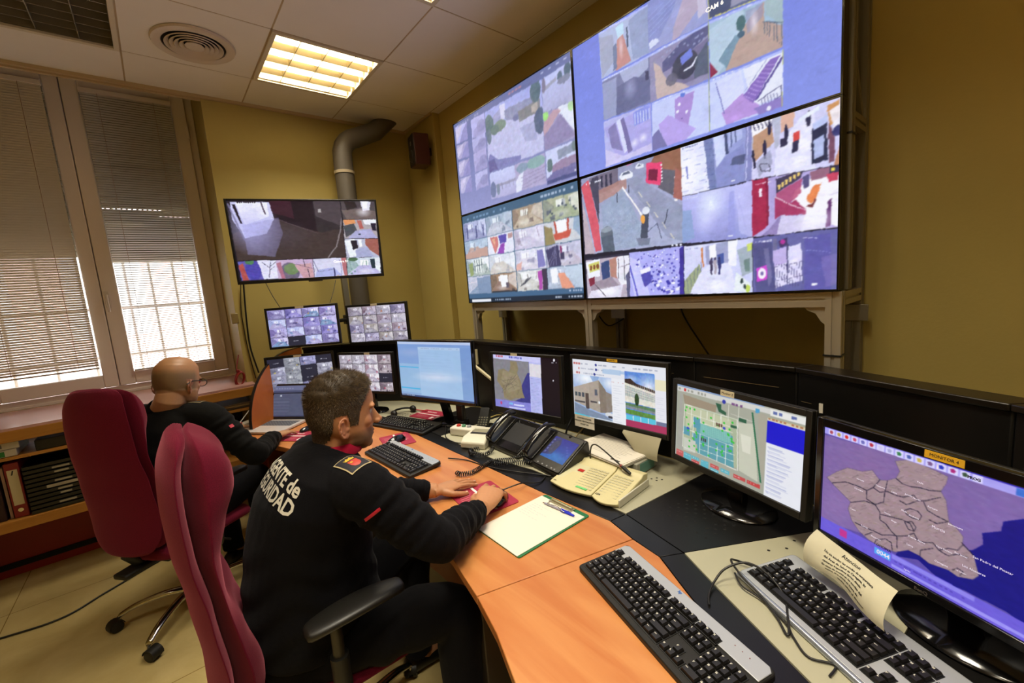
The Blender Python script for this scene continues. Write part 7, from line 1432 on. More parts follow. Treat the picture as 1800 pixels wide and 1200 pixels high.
def add_head(mb, T, jaw=1., w=1.):
    R_ = []; n_ = 56; ts = np.linspace(0, len(HEADR)-1, n_); HR = np.array(HEADR)
    def cr(c, t):
        i = min(int(t), len(HEADR)-2); f = t-i; p = [HR[min(max(i+k, 0), len(HEADR)-1), c] for k in (-1, 0, 1, 2)]
        return .5*(2*p[1]+(p[2]-p[0])*f+(2*p[0]-5*p[1]+4*p[2]-p[3])*f*f+(3*p[1]-p[0]-3*p[2]+p[3])*f**3)
    for z, hw, xf, xb in [[cr(c, t) for c in range(4)] for t in ts]:
        hw = hw*w*(jaw if z < -.04 else 1); xc = (xf+xb)/2; a = (xf-xb)/2; ring = []
        for k in range(48):
            q = 2*PI*k/48; c, s = math.cos(q), math.sin(q); p = .86 if z < .08 else 1
            x = xc+a*math.copysign(abs(c)**p, c); y = hw*math.copysign(abs(s)**(p if c < 0 else 1.0), s)
            if c > 0 and z < .07: y *= 1-.16*c*c
            ring.append((x, y, z))
        R_.append(ring)
    mb.loft(R_, M=T)
    mb.loft([[(.086, y*.5, .016) for y in (-.010, .010)]+[(.060, y*.5, .016) for y in (.02, -.02)], [(.101, y, -.014) for y in (-.008, .008)]+[(.066, y, -.014) for y in (.016, -.016)],
             [(.1145, y, -.034) for y in (-.0095, .0095)]+[(.070, y, -.034) for y in (.019, -.019)], [(.110, y, -.043) for y in (-.010, .010)]+[(.070, y, -.045) for y in (.018, -.018)]], M=T)
    mb.ell((.1065, 0, -.0365), (.0105, .0115, .0095), M=T)
    for s in (-1, 1):
        mb.ell((.096, s*.0125, -.040), (.011, .007, .0075), M=T); mb.ell((.0715, s*.029, .020), (.0150, .028, .0105), M=T)
        mb.ell((.048, s*.042, -.024), (.024, .022, .024), M=T); mb.ell((.012, s*.053, -.070), (.034, .014, .026), M=T)
        # ear: plate, helix rim, lobe
        E = T @ Matrix.Translation((-.026, s*.0765, -.029)) @ Matrix.Rotation(R(-s*24), 4, 'Z') @ Matrix.Rotation(R(-8), 4, 'Y')
        mb.ell((-.004, s*.004, .0), (.015, .0045, .027), M=E); mb.ell((.006, s*.004, -.024), (.009, .0045, .010), M=E)
        hx = [(.014, s*.004, .006), (.013, s*.009, .022), (.003, s*.013, .033), (-.011, s*.014, .030), (-.019, s*.015, .014), (-.019, s*.014, -.004), (-.012, s*.011, -.018), (-.002, s*.008, -.027)]
        mb.tube(smoothpath(hx, 4), .0036, 8, M=E); mb.ell((.012, s*.005, -.006), (.0045, .0045, .0075), M=E)
        mb.tube(smoothpath([(.002, s*.008, .020), (-.008, s*.009, .012), (-.009, s*.009, -.004), (-.001, s*.008, -.015)], 3), .0028, 6, M=E)
    mb.ell((.0800, 0, -.0655), (.0085, .022, .0042), M=T); mb.ell((.0785, 0, -.0760), (.0085, .018, .0048), M=T); mb.ell((.0645, 0, -.101), (.0165, .028, .019), M=T)
def sculpt_head(v, Ti):
    A = np.array(Ti); L = v @ A[:3, :3].T + A[:3, 3]; D = np.zeros_like(L); near = np.abs(L).max(-1) < .16
    for s in (-1, 1):
        g = G(L, (.086, s*.031, .004), (.022, .017, .0115)); D[:, 0] -= .0105*g
        g = G(L, (.07, s*.055, -.055), (.03, .02, .02)); D[:, 1] -= s*.003*g
        g = G(L, (.03, s*.075, .02), (.03, .02, .03)); D[:, 1] -= s*.003*g
    D[:, 0] -= .004*G(L, (.09, 0, -.090), (.02, .03, .006)); D[:, 0] -= .003*G(L, (.09, 0, -.071), (.015, .022, .0016)); D[:, 0] -= .003*G(L, (.09, 0, -.054), (.02, .006, .006))
    B = np.array(Ti.inverted())[:3, :3]; v[near] += (D[near] @ B.T); return v
def hand(mb, wrist, d, up, side, curls, spread=(12, 4, -4, -12), thumb=(50, -8, 30), s=1.0, nails=None):
    """wrist point, pointing direction, back-of-hand normal; side=+1 right hand (thumb to its left), -1 left hand"""
    X = Vector(d).normalized(); Z = Vector(up); Z = (Z-X*Z.dot(X)).normalized(); Y = Z.cross(X)  # Y to the left of X seen from above
    T = Matrix.Translation(wrist) @ Matrix((X, Y, Z)).transposed().to_4x4(); t = side  # thumb towards +Y*side
    rings = []
    for x, w, h, zc in ((-.02, .026, .019, 0), (.0, .028, .019, 0), (.025, .036, .019, -.001), (.055, .042, .016, 0), (.080, .041, .013, .001), (.094, .036, .009, .0)):
        rings.append([(x*s, w*s*math.cos(q)+.002*t, zc+h*s*math.sin(q)) for q in [2*PI*k/18 for k in range(18)]])
    mb.loft(rings, M=T)
    ys = [.031, .0105, -.0100, -.029]; Ls = [(.042, .025, .020), (.046, .029, .021), (.043, .027, .020), (.033, .020, .018)]; rs = [.0090, .0092, .0088, .0078]
    for f in range(4):
        p = Vector((.084-.006*(f == 3)-.003*(f == 0), ys[f]*t, .001))*s; a = R(spread[f])*t; tilt = 0; pts = [p-Vector((.02, 0, 0))*s, p]; rad = [rs[f]*1.02*s, rs[f]*1.05*s]
        for j in range(3):
            tilt += R(curls[f][j]); dv = Vector((math.cos(a)*math.cos(tilt), math.sin(a)*math.cos(tilt), -math.sin(tilt))); q = pts[-1]+dv*Ls[f][j]*s
            pts.append(pts[-1].lerp(q, .5)); rad.append(rs[f]*(.92-.06*j)*s); pts.append(q); rad.append(rs[f]*(.96-.10*j)*s)
        pts.append(pts[-1]+dv*.004*s); rad.append(rs[f]*.35*s); mb.tube(pts, rad, 10, M=T)
        if nails is not None:
            n_ = dv.cross(Vector((-math.sin(a), math.cos(a), 0))); n_ = -n_ if n_.z < 0 else n_; c = pts[-2]-dv*.007*s+n_*rs[f]*.66*s
            M2 = Matrix.Translation(c) @ Matrix((dv, n_.cross(dv), n_)).transposed().to_4x4(); nails.ell((0, 0, 0), (.0065*s, .0052*s, .0018*s), M=T @ M2, n=10, m=6)
    a, dz, b2 = (R(q) for q in thumb); p0 = Vector((.016, .022*t, -.004))*s; d1 = Vector((math.cos(a), math.sin(a)*t, math.sin(dz))).normalized(); p1 = p0+d1*.042*s
    d2 = Vector((math.cos(a-b2), math.sin(a-b2)*t, math.sin(dz)*1.2)).normalized(); p2 = p1+d2*.033*s; d3 = Vector((math.cos(a-b2*1.5), math.sin(a-b2*1.5)*t, math.sin(dz))).normalized(); p3 = p2+d3*.024*s
    mb.tube([p0, p0.lerp(p1, .5), p1, p1.lerp(p2, .5), p2, p3, p3+d3*.004*s], [.016*s, .0145*s, .0115*s, .0108*s, .0108*s, .0085*s, .004*s], 10, M=T)
    if nails is not None: nails.ell(tuple(p3-d3*.006*s+Vector((0, 0, .0075*s))), (.0072*s, .0058*s, .002*s), M=T, n=10, m=6)
    return T
def limb(mb, pts, rad, n=18, k=5):
    P = smoothpath(pts, k); rr = []
    m = len(pts)
    for i in range(len(P)):
        t = i/(len(P)-1)*(m-1); a = min(int(t), m-2); f = t-a; rr.append(rad[a]*(1-f)+rad[a+1]*f)
    mb.tube(P, rr, n)
def torso(mb, sp, fwd, scale=1., shoulder_drop=0.):
    """sp: list of (centre, half width, half depth, up-tilt) rings along the spine; fwd: facing vector"""
    fwd = Vector(fwd).normalized(); side = Vector((-fwd.y, fwd.x, 0)); R_ = []
    for i, (c, w, d) in enumerate(sp):
        c = Vector(c); a = Vector(sp[max(i-1, 0)][0]); b = Vector(sp[min(i+1, len(sp)-1)][0]); t = (b-a).normalized(); f = (fwd-t*fwd.dot(t)).normalized()
        R_.append([tuple(c+side*(w*scale*math.copysign(abs(math.cos(q))**.85, math.cos(q)))+f*(d*scale*math.copysign(abs(math.sin(q))**.9, math.sin(q)))) for q in [2*PI*k/32 for k in range(32)]])
    mb.loft(R_)
def mesh_obj(me, name, mats, parent, smooth=True):
    me.name = name; me.materials.clear(); [me.materials.append(m) for m in mats]
    o = bpy.data.objects.new(name, me); COL.objects.link(o)
    me.polygons.foreach_set('use_smooth', [True]*len(me.polygons)); o.parent = parent; o.matrix_parent_inverse = wm(parent).inverted(); return o
def cloth_mat(name, col, bump=.5, rough=.85, scale=350):
    m, nt, b = newmat(name); tc = nt.nodes.new('ShaderNodeTexCoord'); n = nt.nodes.new('ShaderNodeTexNoise'); n.inputs['Scale'].default_value = scale; n.inputs['Detail'].default_value = 2
    n2 = nt.nodes.new('ShaderNodeTexNoise'); n2.inputs['Scale'].default_value = 9; n2.inputs['Detail'].default_value = 3; n2.inputs['Distortion'].default_value = 1.2
    for q in (n, n2): nt.links.new(tc.outputs['Object'], q.inputs['Vector'])
    b.inputs['Base Color'].default_value = (*srgb(col), 1); b.inputs['Roughness'].default_value = rough; b.inputs['Sheen Weight'].default_value = .03; b.inputs['Sheen Roughness'].default_value = .5; b.inputs['Specular IOR Level'].default_value = .12
    ad = nt.nodes.new('ShaderNodeMath'); ad.operation = 'MULTIPLY_ADD'; ad.inputs[1].default_value = 6.; nt.links.new(n2.outputs['Fac'], ad.inputs[0]); nt.links.new(n.outputs['Fac'], ad.inputs[2])
    bp = nt.nodes.new('ShaderNodeBump'); bp.inputs['Strength'].default_value = bump; bp.inputs['Distance'].default_value = .0012
    nt.links.new(ad.outputs[0], bp.inputs['Height']); nt.links.new(bp.outputs['Normal'], b.inputs['Normal']); return m
M_JERSEY = cloth_mat('black_jersey', '050407'); M_TROU = cloth_mat('black_trousers', '040305', .3)
M_COLLAR = cloth_mat('red_collar', '9c1230', .3)
def folds(v, n, axis0, axis1, rad, amp, freq, ph=0., seed=1):
    """soft cloth creases around a sleeve between two joints"""
    a, b = np.array(axis0), np.array(axis1); d = b-a; L = np.linalg.norm(d); d = d/L; t = (v-a)@d; r = np.linalg.norm(v-a-t[:, None]*d, axis=1)
    w = np.exp(-((t/L-.5)/.42)**6)*np.exp(-(np.maximum(r-rad, 0)/.02)**2)
    u = np.cross(d, [0, 0, 1.]); u /= np.linalg.norm(u); ang = np.arctan2((v-a)@np.cross(d, u), (v-a)@u)
    s = np.sin(t*freq+ph+1.3*np.sin(ang+seed)+.6*np.sin(3*ang+t*20))+.5*np.sin(t*freq*1.7+2*ang+seed*2)
    return v+n*(amp*w*s)[:, None]
def tone_attr(me, T, fn):
    v = getv(me); A = np.array(T.inverted()); L = v @ A[:3, :3].T + A[:3, 3]; c = fn(v, L)
    a = me.color_attributes.new('tone', 'FLOAT_COLOR', 'POINT'); a.data.foreach_set('color', np.concatenate([c, np.ones((len(c), 1))], 1).astype(np.float32).ravel())
def mix(c, d, k): return c*(1-k[:, None])+np.array(d)*k[:, None]

# ================================================= the dark haired man
A = dict(head=Vector((.397, 1.33, 1.180)), shR=Vector((.362, 1.142, 1.005)), shL=Vector((.335, 1.515, 1.005)), elR=Vector((.510, 1.025, .836)), elL=Vector((.495, 1.505, .815)),
         wrR=Vector((.752, 1.145, .788)), wrL=Vector((.722, 1.405, .775)))
TH = Matrix.Translation(A['head']) @ Matrix.Rotation(R(-4), 4, 'Z') @ Matrix.Rotation(R(3), 4, 'Y')
pa = empty('person', (.2, 1.36, 0), 0, 'dark haired man in black security jersey seated in the foreground, hands on desk', 'person')
b = MB(); nails = MB(); add_head(b, TH)
b.tube([TH @ Vector((-.030, 0, -.03)), TH @ Vector((-.036, 0, -.09)), (.352, 1.33, 1.055), (.31, 1.335, .95)], [.060, .059, .064, .08], 28)
SPA = [((.205, 1.365, .50), .15, .11), ((.20, 1.36, .60), .16, .115), ((.205, 1.355, .72), .145, .10), ((.235, 1.345, .84), .155, .105), ((.275, 1.335, .94), .165, .10), ((.315, 1.33, 1.00), .15, .085), ((.342, 1.33, 1.045), .09, .06)]
torso(b, SPA, (.99, .08, 0), .86)
limb(b, [A['shR'], A['shR'].lerp(A['elR'], .5), A['elR'], A['elR'].lerp(A['wrR'], .4), A['wrR']], [.052, .044, .036, .036, .026]); limb(b, [A['shL'], A['shL'].lerp(A['elL'], .5), A['elL'], A['elL'].lerp(A['wrL'], .4), A['wrL']], [.052, .044, .036, .036, .026])
TRH = hand(b, A['wrR'], (.86, .50, .16), (-.14, -.30, 1), 1, [(26, 34, 16), (28, 36, 18), (32, 38, 18), (34, 38, 18)], (8, 2, -4, -11), (44, -26, 22), 1.13, nails)
hand(b, A['wrL'], (1., .06, -.10), (0, 0, 1), -1, [(5, 10, 6), (4, 8, 6), (4, 8, 6), (6, 10, 6)], (6, 1, -4, -10), (52, -8, 30), 1.0, nails)
hips = [Vector((.22, 1.28, .535)), Vector((.22, 1.45, .535))]; kn = [Vector((.575, 1.085, .545)), Vector((.64, 1.52, .545))]; an = [Vector((.56, 1.05, .11)), Vector((.62, 1.52, .11))]
for h_, k_, a_ in zip(hips, kn, an): limb(b, [h_, h_.lerp(k_, .5), k_, k_.lerp(a_, .35), a_], [.075, .066, .05, .048, .034]); b.tube([a_, a_+Vector((.03, 0, -.06)), a_+Vector((.13, 0, -.075))], [.034, .036, .02], 12)
me = remeshed(b, .0027, 5); v = getv(me); sculpt_head(v, TH.inverted()); setv(me, v)
def toneA(v, L):
    c = np.tile(lin('b98258'), (len(v), 1)); nz = np.sin(L*np.array([311., 277, 353])).prod(-1)
    hd = (np.abs(L).max(-1) < .2)
    beard = hd*np.clip(1-np.abs((L[:, 2]+.088)/.045)**3, 0, 1)*np.clip((L[:, 0]+.02)/.03, 0, 1)*(1-G(L, (.088, 0, -.071), (.012, .024, .010)))*(1-np.clip(G(L, (.09, 0, -.052), (.02, .018, .006)), 0, 1)*.2)
    c = mix(c, lin('4e3a26'), np.clip(beard*.85, 0, 1)); c = mix(c, lin('b8644c'), hd*G(L, (.090, 0, -.071), (.014, .022, .008))*.7)
    c = mix(c, lin('bd785a'), hd*(np.abs(L[:, 1]) > .076)*(L[:, 0] < .0)*(L[:, 0] > -.055)*(L[:, 2] < .01)*.5); c = mix(c, lin('cc8062'), hd*G(L, (.112, 0, -.035), (.012, .012, .012))*.5)
    c = mix(c, lin('c98068'), hd*G(L, (.06, -.05, -.03), (.03, .02, .02))*.35)
    return c*(1+.04*nz)[:, None]
tone_attr(me, TH, toneA); body = mesh_obj(me, 'body', [M_SKIN], pa)
nails.build('fingernails', mat('nail_pink', 'e0b49a', .3), pa, world=True, smooth=180)
M_EYE = mat('eye_white', 'd8d0c8', .2); M_IRIS = mat('iris_dark', '2c1c10', .15)
for s in (-1, 1):
    e = MB(); e.ell((0, 0, 0), (.0118,)*3, n=20, m=14); e.cur = 1; e.ell((.0066, 0, 0), (.0056, .0056, .0056), n=14, m=8)
    eo = e.build('eye', [M_EYE, M_IRIS], pa, smooth=180); eo.matrix_parent_inverse = wm(pa).inverted(); eo.matrix_basis = TH @ Matrix.Translation((.0640, s*.031, .002))
br = MB(); fb_ = BVHTree.FromPolygons([tuple(x) for x in getv(me)], [tuple(p.vertices) for p in me.polygons]); fx_ = (TH.to_3x3() @ Vector((-1, 0, 0))).normalized()
for s in (-1, 1):
    for k in range(90):
        t = k/89; x0 = Vector((.13, s*(.012+.038*t), .0215+.005*math.sin(PI*t*.8)-.004*t)); h_ = fb_.ray_cast(TH @ x0, fx_, .1); x0 = (TH.inverted() @ h_[0])+Vector((.0009, s*.0006, 0)) if h_[0] is not None else x0; dx = Vector((.0015, s*(.004+.004*t), .002-.004*t)); w = Vector((0, 0, .0011)); o_ = Vector((random.uniform(-.0005, .001), 0, random.uniform(-.0022, .0022)))
        br.add([x0+o_-w, x0+o_+w, x0+o_+dx], [(0, 1, 2)])
br.build('eyebrows', mat('eyebrow_brown', '2c2014', .7), pa, fixn=False).matrix_basis = TH; bpy.data.objects[[o.name for o in pa.children if o.name.startswith('eyebrows')][0]].matrix_parent_inverse = wm(pa).inverted()
dv_ = Vector((math.cos(R(32)), 0, -math.sin(R(32)))); rp_ = (Vector((.084, -.0100, .001))+dv_*.021)*1.13; rg_ = MB(); rg_.lathe([(.0104, -.0018), (.0112, -.0018), (.0112, .0018), (.0104, .0018)], M=TRH @ Matrix.Translation(rp_) @ Matrix.Rotation(R(90+32), 4, 'Y'), n=24, ring=True); rg_.build('finger_ring', mat('ring_gold', 'd8c088', .2, metal=1.), pa, world=True, smooth=40)
# hair: shell grown from the scalp plus thousands of short strands
def hairline(x, y):
    xs = [-.12, -.082, -.058, -.050, -.046, -.010, -.004, .022, .028, .040, .052, .066, .12]; zs = [-.076, -.080, -.062, -.036, .008, .008, -.024, -.026, .006, .034, .058, .076, .082]
    return np.interp(x, xs, zs)
bm = bmesh.new(); bm.from_mesh(me); TI = TH.inverted()
bm.verts.ensure_lookup_table(); keep = set()
for vt in bm.verts:
    L = TI @ vt.co
    if abs(L.x) < .13 and abs(L.y) < .098 and -.1 < L.z < .14 and L.z > hairline(L.x, L.y)+.0018*math.sin(L.x*900)+.0015*math.sin(L.y*700) and not (abs(L.y) > .079 and -.060 < L.x < -.006 and L.z < .010): keep.add(vt.index)
fs = [f for f in bm.faces if all(q.index in keep for q in f.verts)]; seeds = []
hv = {}; hvs = []; hfs = []
for f in fs:
    idx = []
    for q in f.verts:
        if q.index not in hv:
            L = TI @ q.co; n = (TI.to_3x3() @ q.normal).normalized(); edge = min(1, max(0, (L.z-hairline(L.x, L.y))/.03)); top = min(1, max(0, (L.z-.03)/.07)); th = .0006+.0030*edge+.0075*top
            P = L+n*th*(1+.10*math.sin(L.x*220+L.y*130)); hv[q.index] = len(hvs); hvs.append(tuple(P))
            seeds.append((L+n*th*.85, n, edge, top))
        idx.append(hv[q.index])
    hfs.append(tuple(idx))
bm.free()
hb = MB(); hb.add(hvs, hfs); hs = MB(); rnd = random.Random(2)
for k in range(15000):
    P, n, edge, top = rnd.choice(seeds); d = (n*(.55+.5*top)+Vector((.55*top+.05, 0, -.55*(1-top)))+Vector((rnd.uniform(-.2, .2), rnd.uniform(-.2, .2), rnd.uniform(-.15, .15)))).normalized(); Lh = (.002+.0025*edge+.009*top)*rnd.uniform(.6, 1.2)
    w = d.cross(n).normalized()*.00045 if d.cross(n).length > 1e-4 else Vector((0, .0005, 0)); m_ = P+d*Lh*.55; hb.cur = 1 if rnd.random() < .22 else 0; hb.add([P-w, P+w, m_+w*.7, m_-w*.7, P+d*Lh+Vector((0, 0, -.0008))], [(0, 1, 2, 3), (3, 2, 4)])
ho = hb.build('hair', [mat('hair_brown', '3a2c18', .55, spec=.4, var=.3, vscale=160), mat('hair_light', '64502e', .5)], pa, fixn=False, smooth=None); ho.matrix_parent_inverse = wm(pa).inverted(); ho.matrix_basis = TH
# jersey
j = MB()
SPJ = [((.245, 1.365, .545), .195, .188), ((.245, 1.36, .62), .192, .190), ((.248, 1.355, .74), .182, .178), ((.260, 1.345, .86), .188, .164), ((.280, 1.335, .94), .197, .156), ((.312, 1.33, 1.005), .190, .132), ((.341, 1.33, 1.048), .156, .103), ((.356, 1.33, 1.074), .100, .078), ((.362, 1.33, 1.084), .070, .066)]
torso(j, SPJ, (.99, .08, 0), 1.0)
for s, sh, el, wr in ((-1, A['shR'], A['elR'], A['wrR']), (1, A['shL'], A['elL'], A['wrL'])):
    c0 = Vector((.330-s*.008, 1.33+s*.10, 1.018)); cuff = wr-(wr-el).normalized()*.028
    limb(j, [c0, sh, sh.lerp(el, .45), el, el.lerp(wr, .35), el.lerp(wr, .75), cuff+(el-wr).normalized()*.022, cuff], [.070, .080, .073, .061, .056, .046, .037, .0385])
mj = remeshed(j, .0058, 5); v = getv(mj); n = getn(mj)
v = folds(v, n, A['shR'], A['elR'], .075, .0030, 120, seed=1.); n = getn(mj); v = folds(v, n, A['elR'], A['wrR'], .06, .0030, 150, seed=2.); v = folds(v, n, A['elL'], A['wrL'], .06, .0030, 160, seed=3.); v = folds(v, n, A['shL'], A['elL'], .07, .003, 60, seed=4.)
t_ = v[:, 2]; w_ = np.clip((.92-t_)/.2, 0, 1)*np.clip((t_-.52)/.1, 0, 1); v = v+n*(.003*w_*np.sin(v[:, 2]*70+v[:, 1]*22+2*np.sin(v[:, 0]*30)))[:, None]
setv(mj, v); jo = mesh_obj(mj, 'jersey', [M_JERSEY], pa)
bvh = BVHTree.FromPolygons([tuple(x) for x in v], [tuple(p.vertices) for p in mj.polygons])
# red collar band and cuff ribs
def ringtube(c, ax, r0, r1, h, name, m_, tilt=0):
    ax = Vector(ax).normalized(); u = ax.orthogonal().normalized(); w = ax.cross(u); c = Vector(c); mb = MB(); rg = []
    for (k, rr) in ((0, r0), (.35*h, r0*1.03), (h, r1), (h*.98, r1-.004), (.3*h, r0*.94), (0, r0*.9)): rg.append([tuple(c+ax*k+(u*math.cos(q)+w*math.sin(q))*rr) for q in [2*PI*i/36 for i in range(36)]])
    mb.loft(rg, cap=False); return mb.build(name, m_, pa, world=True, smooth=60)
nx = (TH @ Vector((-.034, 0, -.075)))-Vector((.356, 1.33, 1.06))
ringtube(Vector((.354, 1.33, 1.066)), nx, .079, .070, .034, 'red_collar', M_COLLAR)
# lettering on the back, draped on the jersey by casting along +x
M_LET = mat('reflective_letters', 'cfcab8', .5)
def drape(vs, fs, cx, cy, cz, dirn, up, right, name, m_, off=.0012, parent=jo):
    out = []; D_ = Vector(dirn).normalized(); U_ = Vector(up).normalized(); R_ = Vector(right).normalized(); c = Vector((cx, cy, cz))
    for x, y, z in vs:
        o_ = c+R_*x+U_*y-D_*.35; h = bvh.ray_cast(o_, D_, .8); out.append(tuple(h[0]+h[1]*off) if h[0] is not None else tuple(o_+D_*.35))
    mb = MB(); mb.add(out, fs); ob = mb.build(name, m_, parent, fixn=False); ob.matrix_parent_inverse = wm(parent).inverted(); return ob
def fine_text(s, size, bold, space=1.):
    vs, fs = text_mesh(s, size, 0, bold, 'CENTER', space); me_ = bpy.data.meshes.new('t'); me_.from_pydata(vs, [], fs); bm_ = bmesh.new(); bm_.from_mesh(me_); bmesh.ops.triangulate(bm_, faces=bm_.faces)
    for _ in range(3):
        lg_ = [e_ for e_ in bm_.edges if e_.calc_length() > .007]
        if lg_: bmesh.ops.subdivide_edges(bm_, edges=lg_, cuts=1); bmesh.ops.triangulate(bm_, faces=bm_.faces)
    vs = [tuple(q.co) for q in bm_.verts]; fs = [tuple(q.index for q in f.verts) for f in bm_.faces]; bm_.free(); bpy.data.meshes.remove(me_); return vs, fs
bd = Vector((.74, .04, -.67)); bu = Vector((.67, 0, .74))
for s, dz, size, sp_ in (('AGENTE de', .0, .055, 1.0), ('SEGURIDAD', -.033, .055, 1.0)):
    vs, fs = fine_text(s, size, .0015, sp_); k_ = .84
    vs = [(x*k_, y*1.0, z) for x, y, z in vs]
    drape(vs, fs, .222+dz*1.03, 1.305, 1.04+dz, bd, bu, (.06, -.985, -.12), 'back_lettering', M_LET)
# shoulder badge with crown and shield, red flash on the sleeve
def disc(w, h, n=10):
    vs, fs = [], []
    for i in range(n+1):
        for k in range(n+1): vs.append(((-.5+i/n)*w, (-.5+k/n)*h, 0))
    for i in range(n):
        for k in range(n): a_ = i*(n+1)+k; fs.append((a_, a_+n+1, a_+n+2, a_+1))
    return vs, fs
def polyfill(pts, sub=1):
    me_ = bpy.data.meshes.new('t'); me_.from_pydata([(x, y, 0) for x, y in pts], [], [tuple(range(len(pts)))]); bm_ = bmesh.new(); bm_.from_mesh(me_); bmesh.ops.triangulate(bm_, faces=bm_.faces)
    for _ in range(2):
        lg_ = [e_ for e_ in bm_.edges if e_.calc_length() > .006]
        if lg_: bmesh.ops.subdivide_edges(bm_, edges=lg_, cuts=1); bmesh.ops.triangulate(bm_, faces=bm_.faces)
    vs = [tuple(q.co) for q in bm_.verts]; fs = [tuple(q.index for q in f.verts) for f in bm_.faces]; bm_.free(); bpy.data.meshes.remove(me_); return vs, fs
bdir = Vector((.02, .45, -.9)).normalized(); bup = Vector((-.35, .85, .42)); bup = (bup-bdir*bup.dot(bdir)).normalized(); brt = bup.cross(-bdir).normalized()*1.; brt = -brt if brt.x < 0 else brt
bc = (.350, 1.160, 1.07)
vs, fs = disc(.066, .074); drape(vs, fs, *bc, bdir, bup, brt, 'badge_border', mat('badge_cream', 'b8a67a', .6), .0022)
vs, fs = disc(.059, .067); drape(vs, fs, *bc, bdir, bup, brt, 'badge_field', mat('badge_navy', '15131f', .7), .0030)
vs, fs = polyfill([(-.014, .006), (.014, .006), (.014, -.012), (.010, -.021), (0, -.026), (-.010, -.021), (-.014, -.012)]); drape(vs, fs, *bc, bdir, bup, brt, 'badge_shield', mat('badge_red', 'b83a2c', .5), .0038)
vs, fs = polyfill([(-.013, .010), (.013, .010), (.016, .020), (.010, .017), (.006, .024), (0, .019), (-.006, .024), (-.010, .017), (-.016, .020)]); drape(vs, fs, *bc, bdir, bup, brt, 'badge_crown', mat('badge_gold', 'c8a838', .4), .0038)
vs, fs = polyfill([(-.010, .0), (-.003, .0), (-.003, -.006), (-.010, -.006)]); drape(vs, fs, *bc, bdir, bup, brt, 'badge_emblem', MATS['badge_gold'], .0046)
fd = Vector((.1, .9, -.45)); vs, fs = disc(.040, .009, 6); drape(vs, fs, .352, 1.06, .968, fd, (-.3, 0, 1), (.85, .0, .35), 'red_flash', mat('flash_red', 'b41430', .5), .0015)
# trousers, shoes, ring
t = MB(); torso(t, [((.21, 1.365, .475), .175, .13), ((.21, 1.365, .56), .178, .13), ((.205, 1.36, .62), .165, .12)], (1, 0, 0))
for h_, k_, a_ in zip(hips, kn, an): limb(t, [h_, h_.lerp(k_, .5), k_, k_.lerp(a_, .35), a_+Vector((0, 0, .02)), a_+Vector((0, 0, -.03))], [.102, .092, .073, .066, .056, .060])
mt_ = remeshed(t, .008, 6); v = getv(mt_); n = getn(mt_); v = folds(v, n, hips[0], kn[0], .1, .004, 45, seed=5.); v = folds(v, n, hips[1], kn[1], .1, .004, 45, seed=6.); setv(mt_, v); mesh_obj(mt_, 'trousers', [M_TROU], pa)
def shoe(a_, parent, ang=0):
    sh = MB(); T = Matrix.Translation((a_.x, a_.y, 0)) @ Matrix.Rotation(R(ang), 4, 'Z'); rg = []
    for x, w, h in ((-.07, .018, .05), (-.055, .034, .075), (-.01, .038, .085), (.05, .042, .07), (.11, .048, .05), (.16, .042, .042), (.195, .018, .03)): rg.append([(x, w*math.cos(q), max(.003, h*.5+h*.5*math.sin(q))) for q in [2*PI*k/16 for k in range(16)]])
    sh.loft(rg, M=T); sh.build('shoe', mat('black_shoe', '0e0c0b', .35), parent, world=True, smooth=180, sub=1)
for a_ in an: shoe(a_, pa)

# ================================================= the bald man with glasses
FB = R(43); fB = Vector((math.cos(FB), math.sin(FB), 0)); sB = Vector((-fB.y, fB.x, 0)); O = Vector((-.075, 2.64, 0))
def PB(f, s, z): return O+fB*f+sB*s+Vector((0, 0, z))
hB = Vector((.030, 2.675, 1.185)); THB = Matrix.Translation(hB) @ Matrix.Rotation(R(46), 4, 'Z') @ Matrix.Rotation(R(14), 4, 'Y') @ Matrix.Scale(1.03, 4)
pb = empty('person', tuple(PB(0, 0, 0)), 0, 'bald man with glasses and black jersey working at the laptop', 'person')
shR, shL = PB(.08, -.195, 1.005), PB(.10, .185, 1.005); elR, wrR = Vector((.275, 2.465, .790)), Vector((.425, 2.725, .778)); elL, wrL = Vector((.09, 2.985, .84)), Vector((.235, 3.17, .785))
b = MB(); nails = MB(); add_head(b, THB, 1.06, 1.03); nb = PB(.05, 0, 1.04)
b.tube([THB @ Vector((-.030, 0, -.02)), THB @ Vector((-.042, 0, -.085)), nb, PB(.02, 0, .95)], [.060, .062, .074, .09], 28)
SPB = [(PB(-.0, 0, .50), .16, .12), (PB(-.02, 0, .60), .17, .13), (PB(-.02, 0, .74), .165, .125), (PB(.0, 0, .86), .165, .12), (PB(.03, 0, .95), .17, .11), (PB(.05, 0, 1.01), .15, .09), (PB(.06, 0, 1.045), .09, .07)]
torso(b, SPB, fB, .86)
for sh, el, wr in ((shR, elR, wrR), (shL, elL, wrL)): limb(b, [sh, sh.lerp(el, .5), el, el.lerp(wr, .4), wr], [.052, .045, .037, .037, .027])
hand(b, wrR, (.72, .69, -.08), (0, 0, 1), 1, [(12, 18, 10), (12, 18, 10), (14, 20, 10), (18, 20, 12)], (6, 1, -4, -10), (45, -10, 28), 1.0, nails)
hand(b, wrL, (.55, .15, -.10), (0, 0, 1), -1, [(14, 22, 12), (14, 22, 12), (16, 22, 12), (20, 22, 12)], (6, 1, -4, -10), (45, -10, 28), 1.0, nails)
hipB = [PB(.0, -.09, .535), PB(.0, .09, .535)]; knB = [PB(.40, -.13, .55), PB(.40, .12, .55)]; anB = [PB(.40, -.14, .11), PB(.42, .12, .11)]
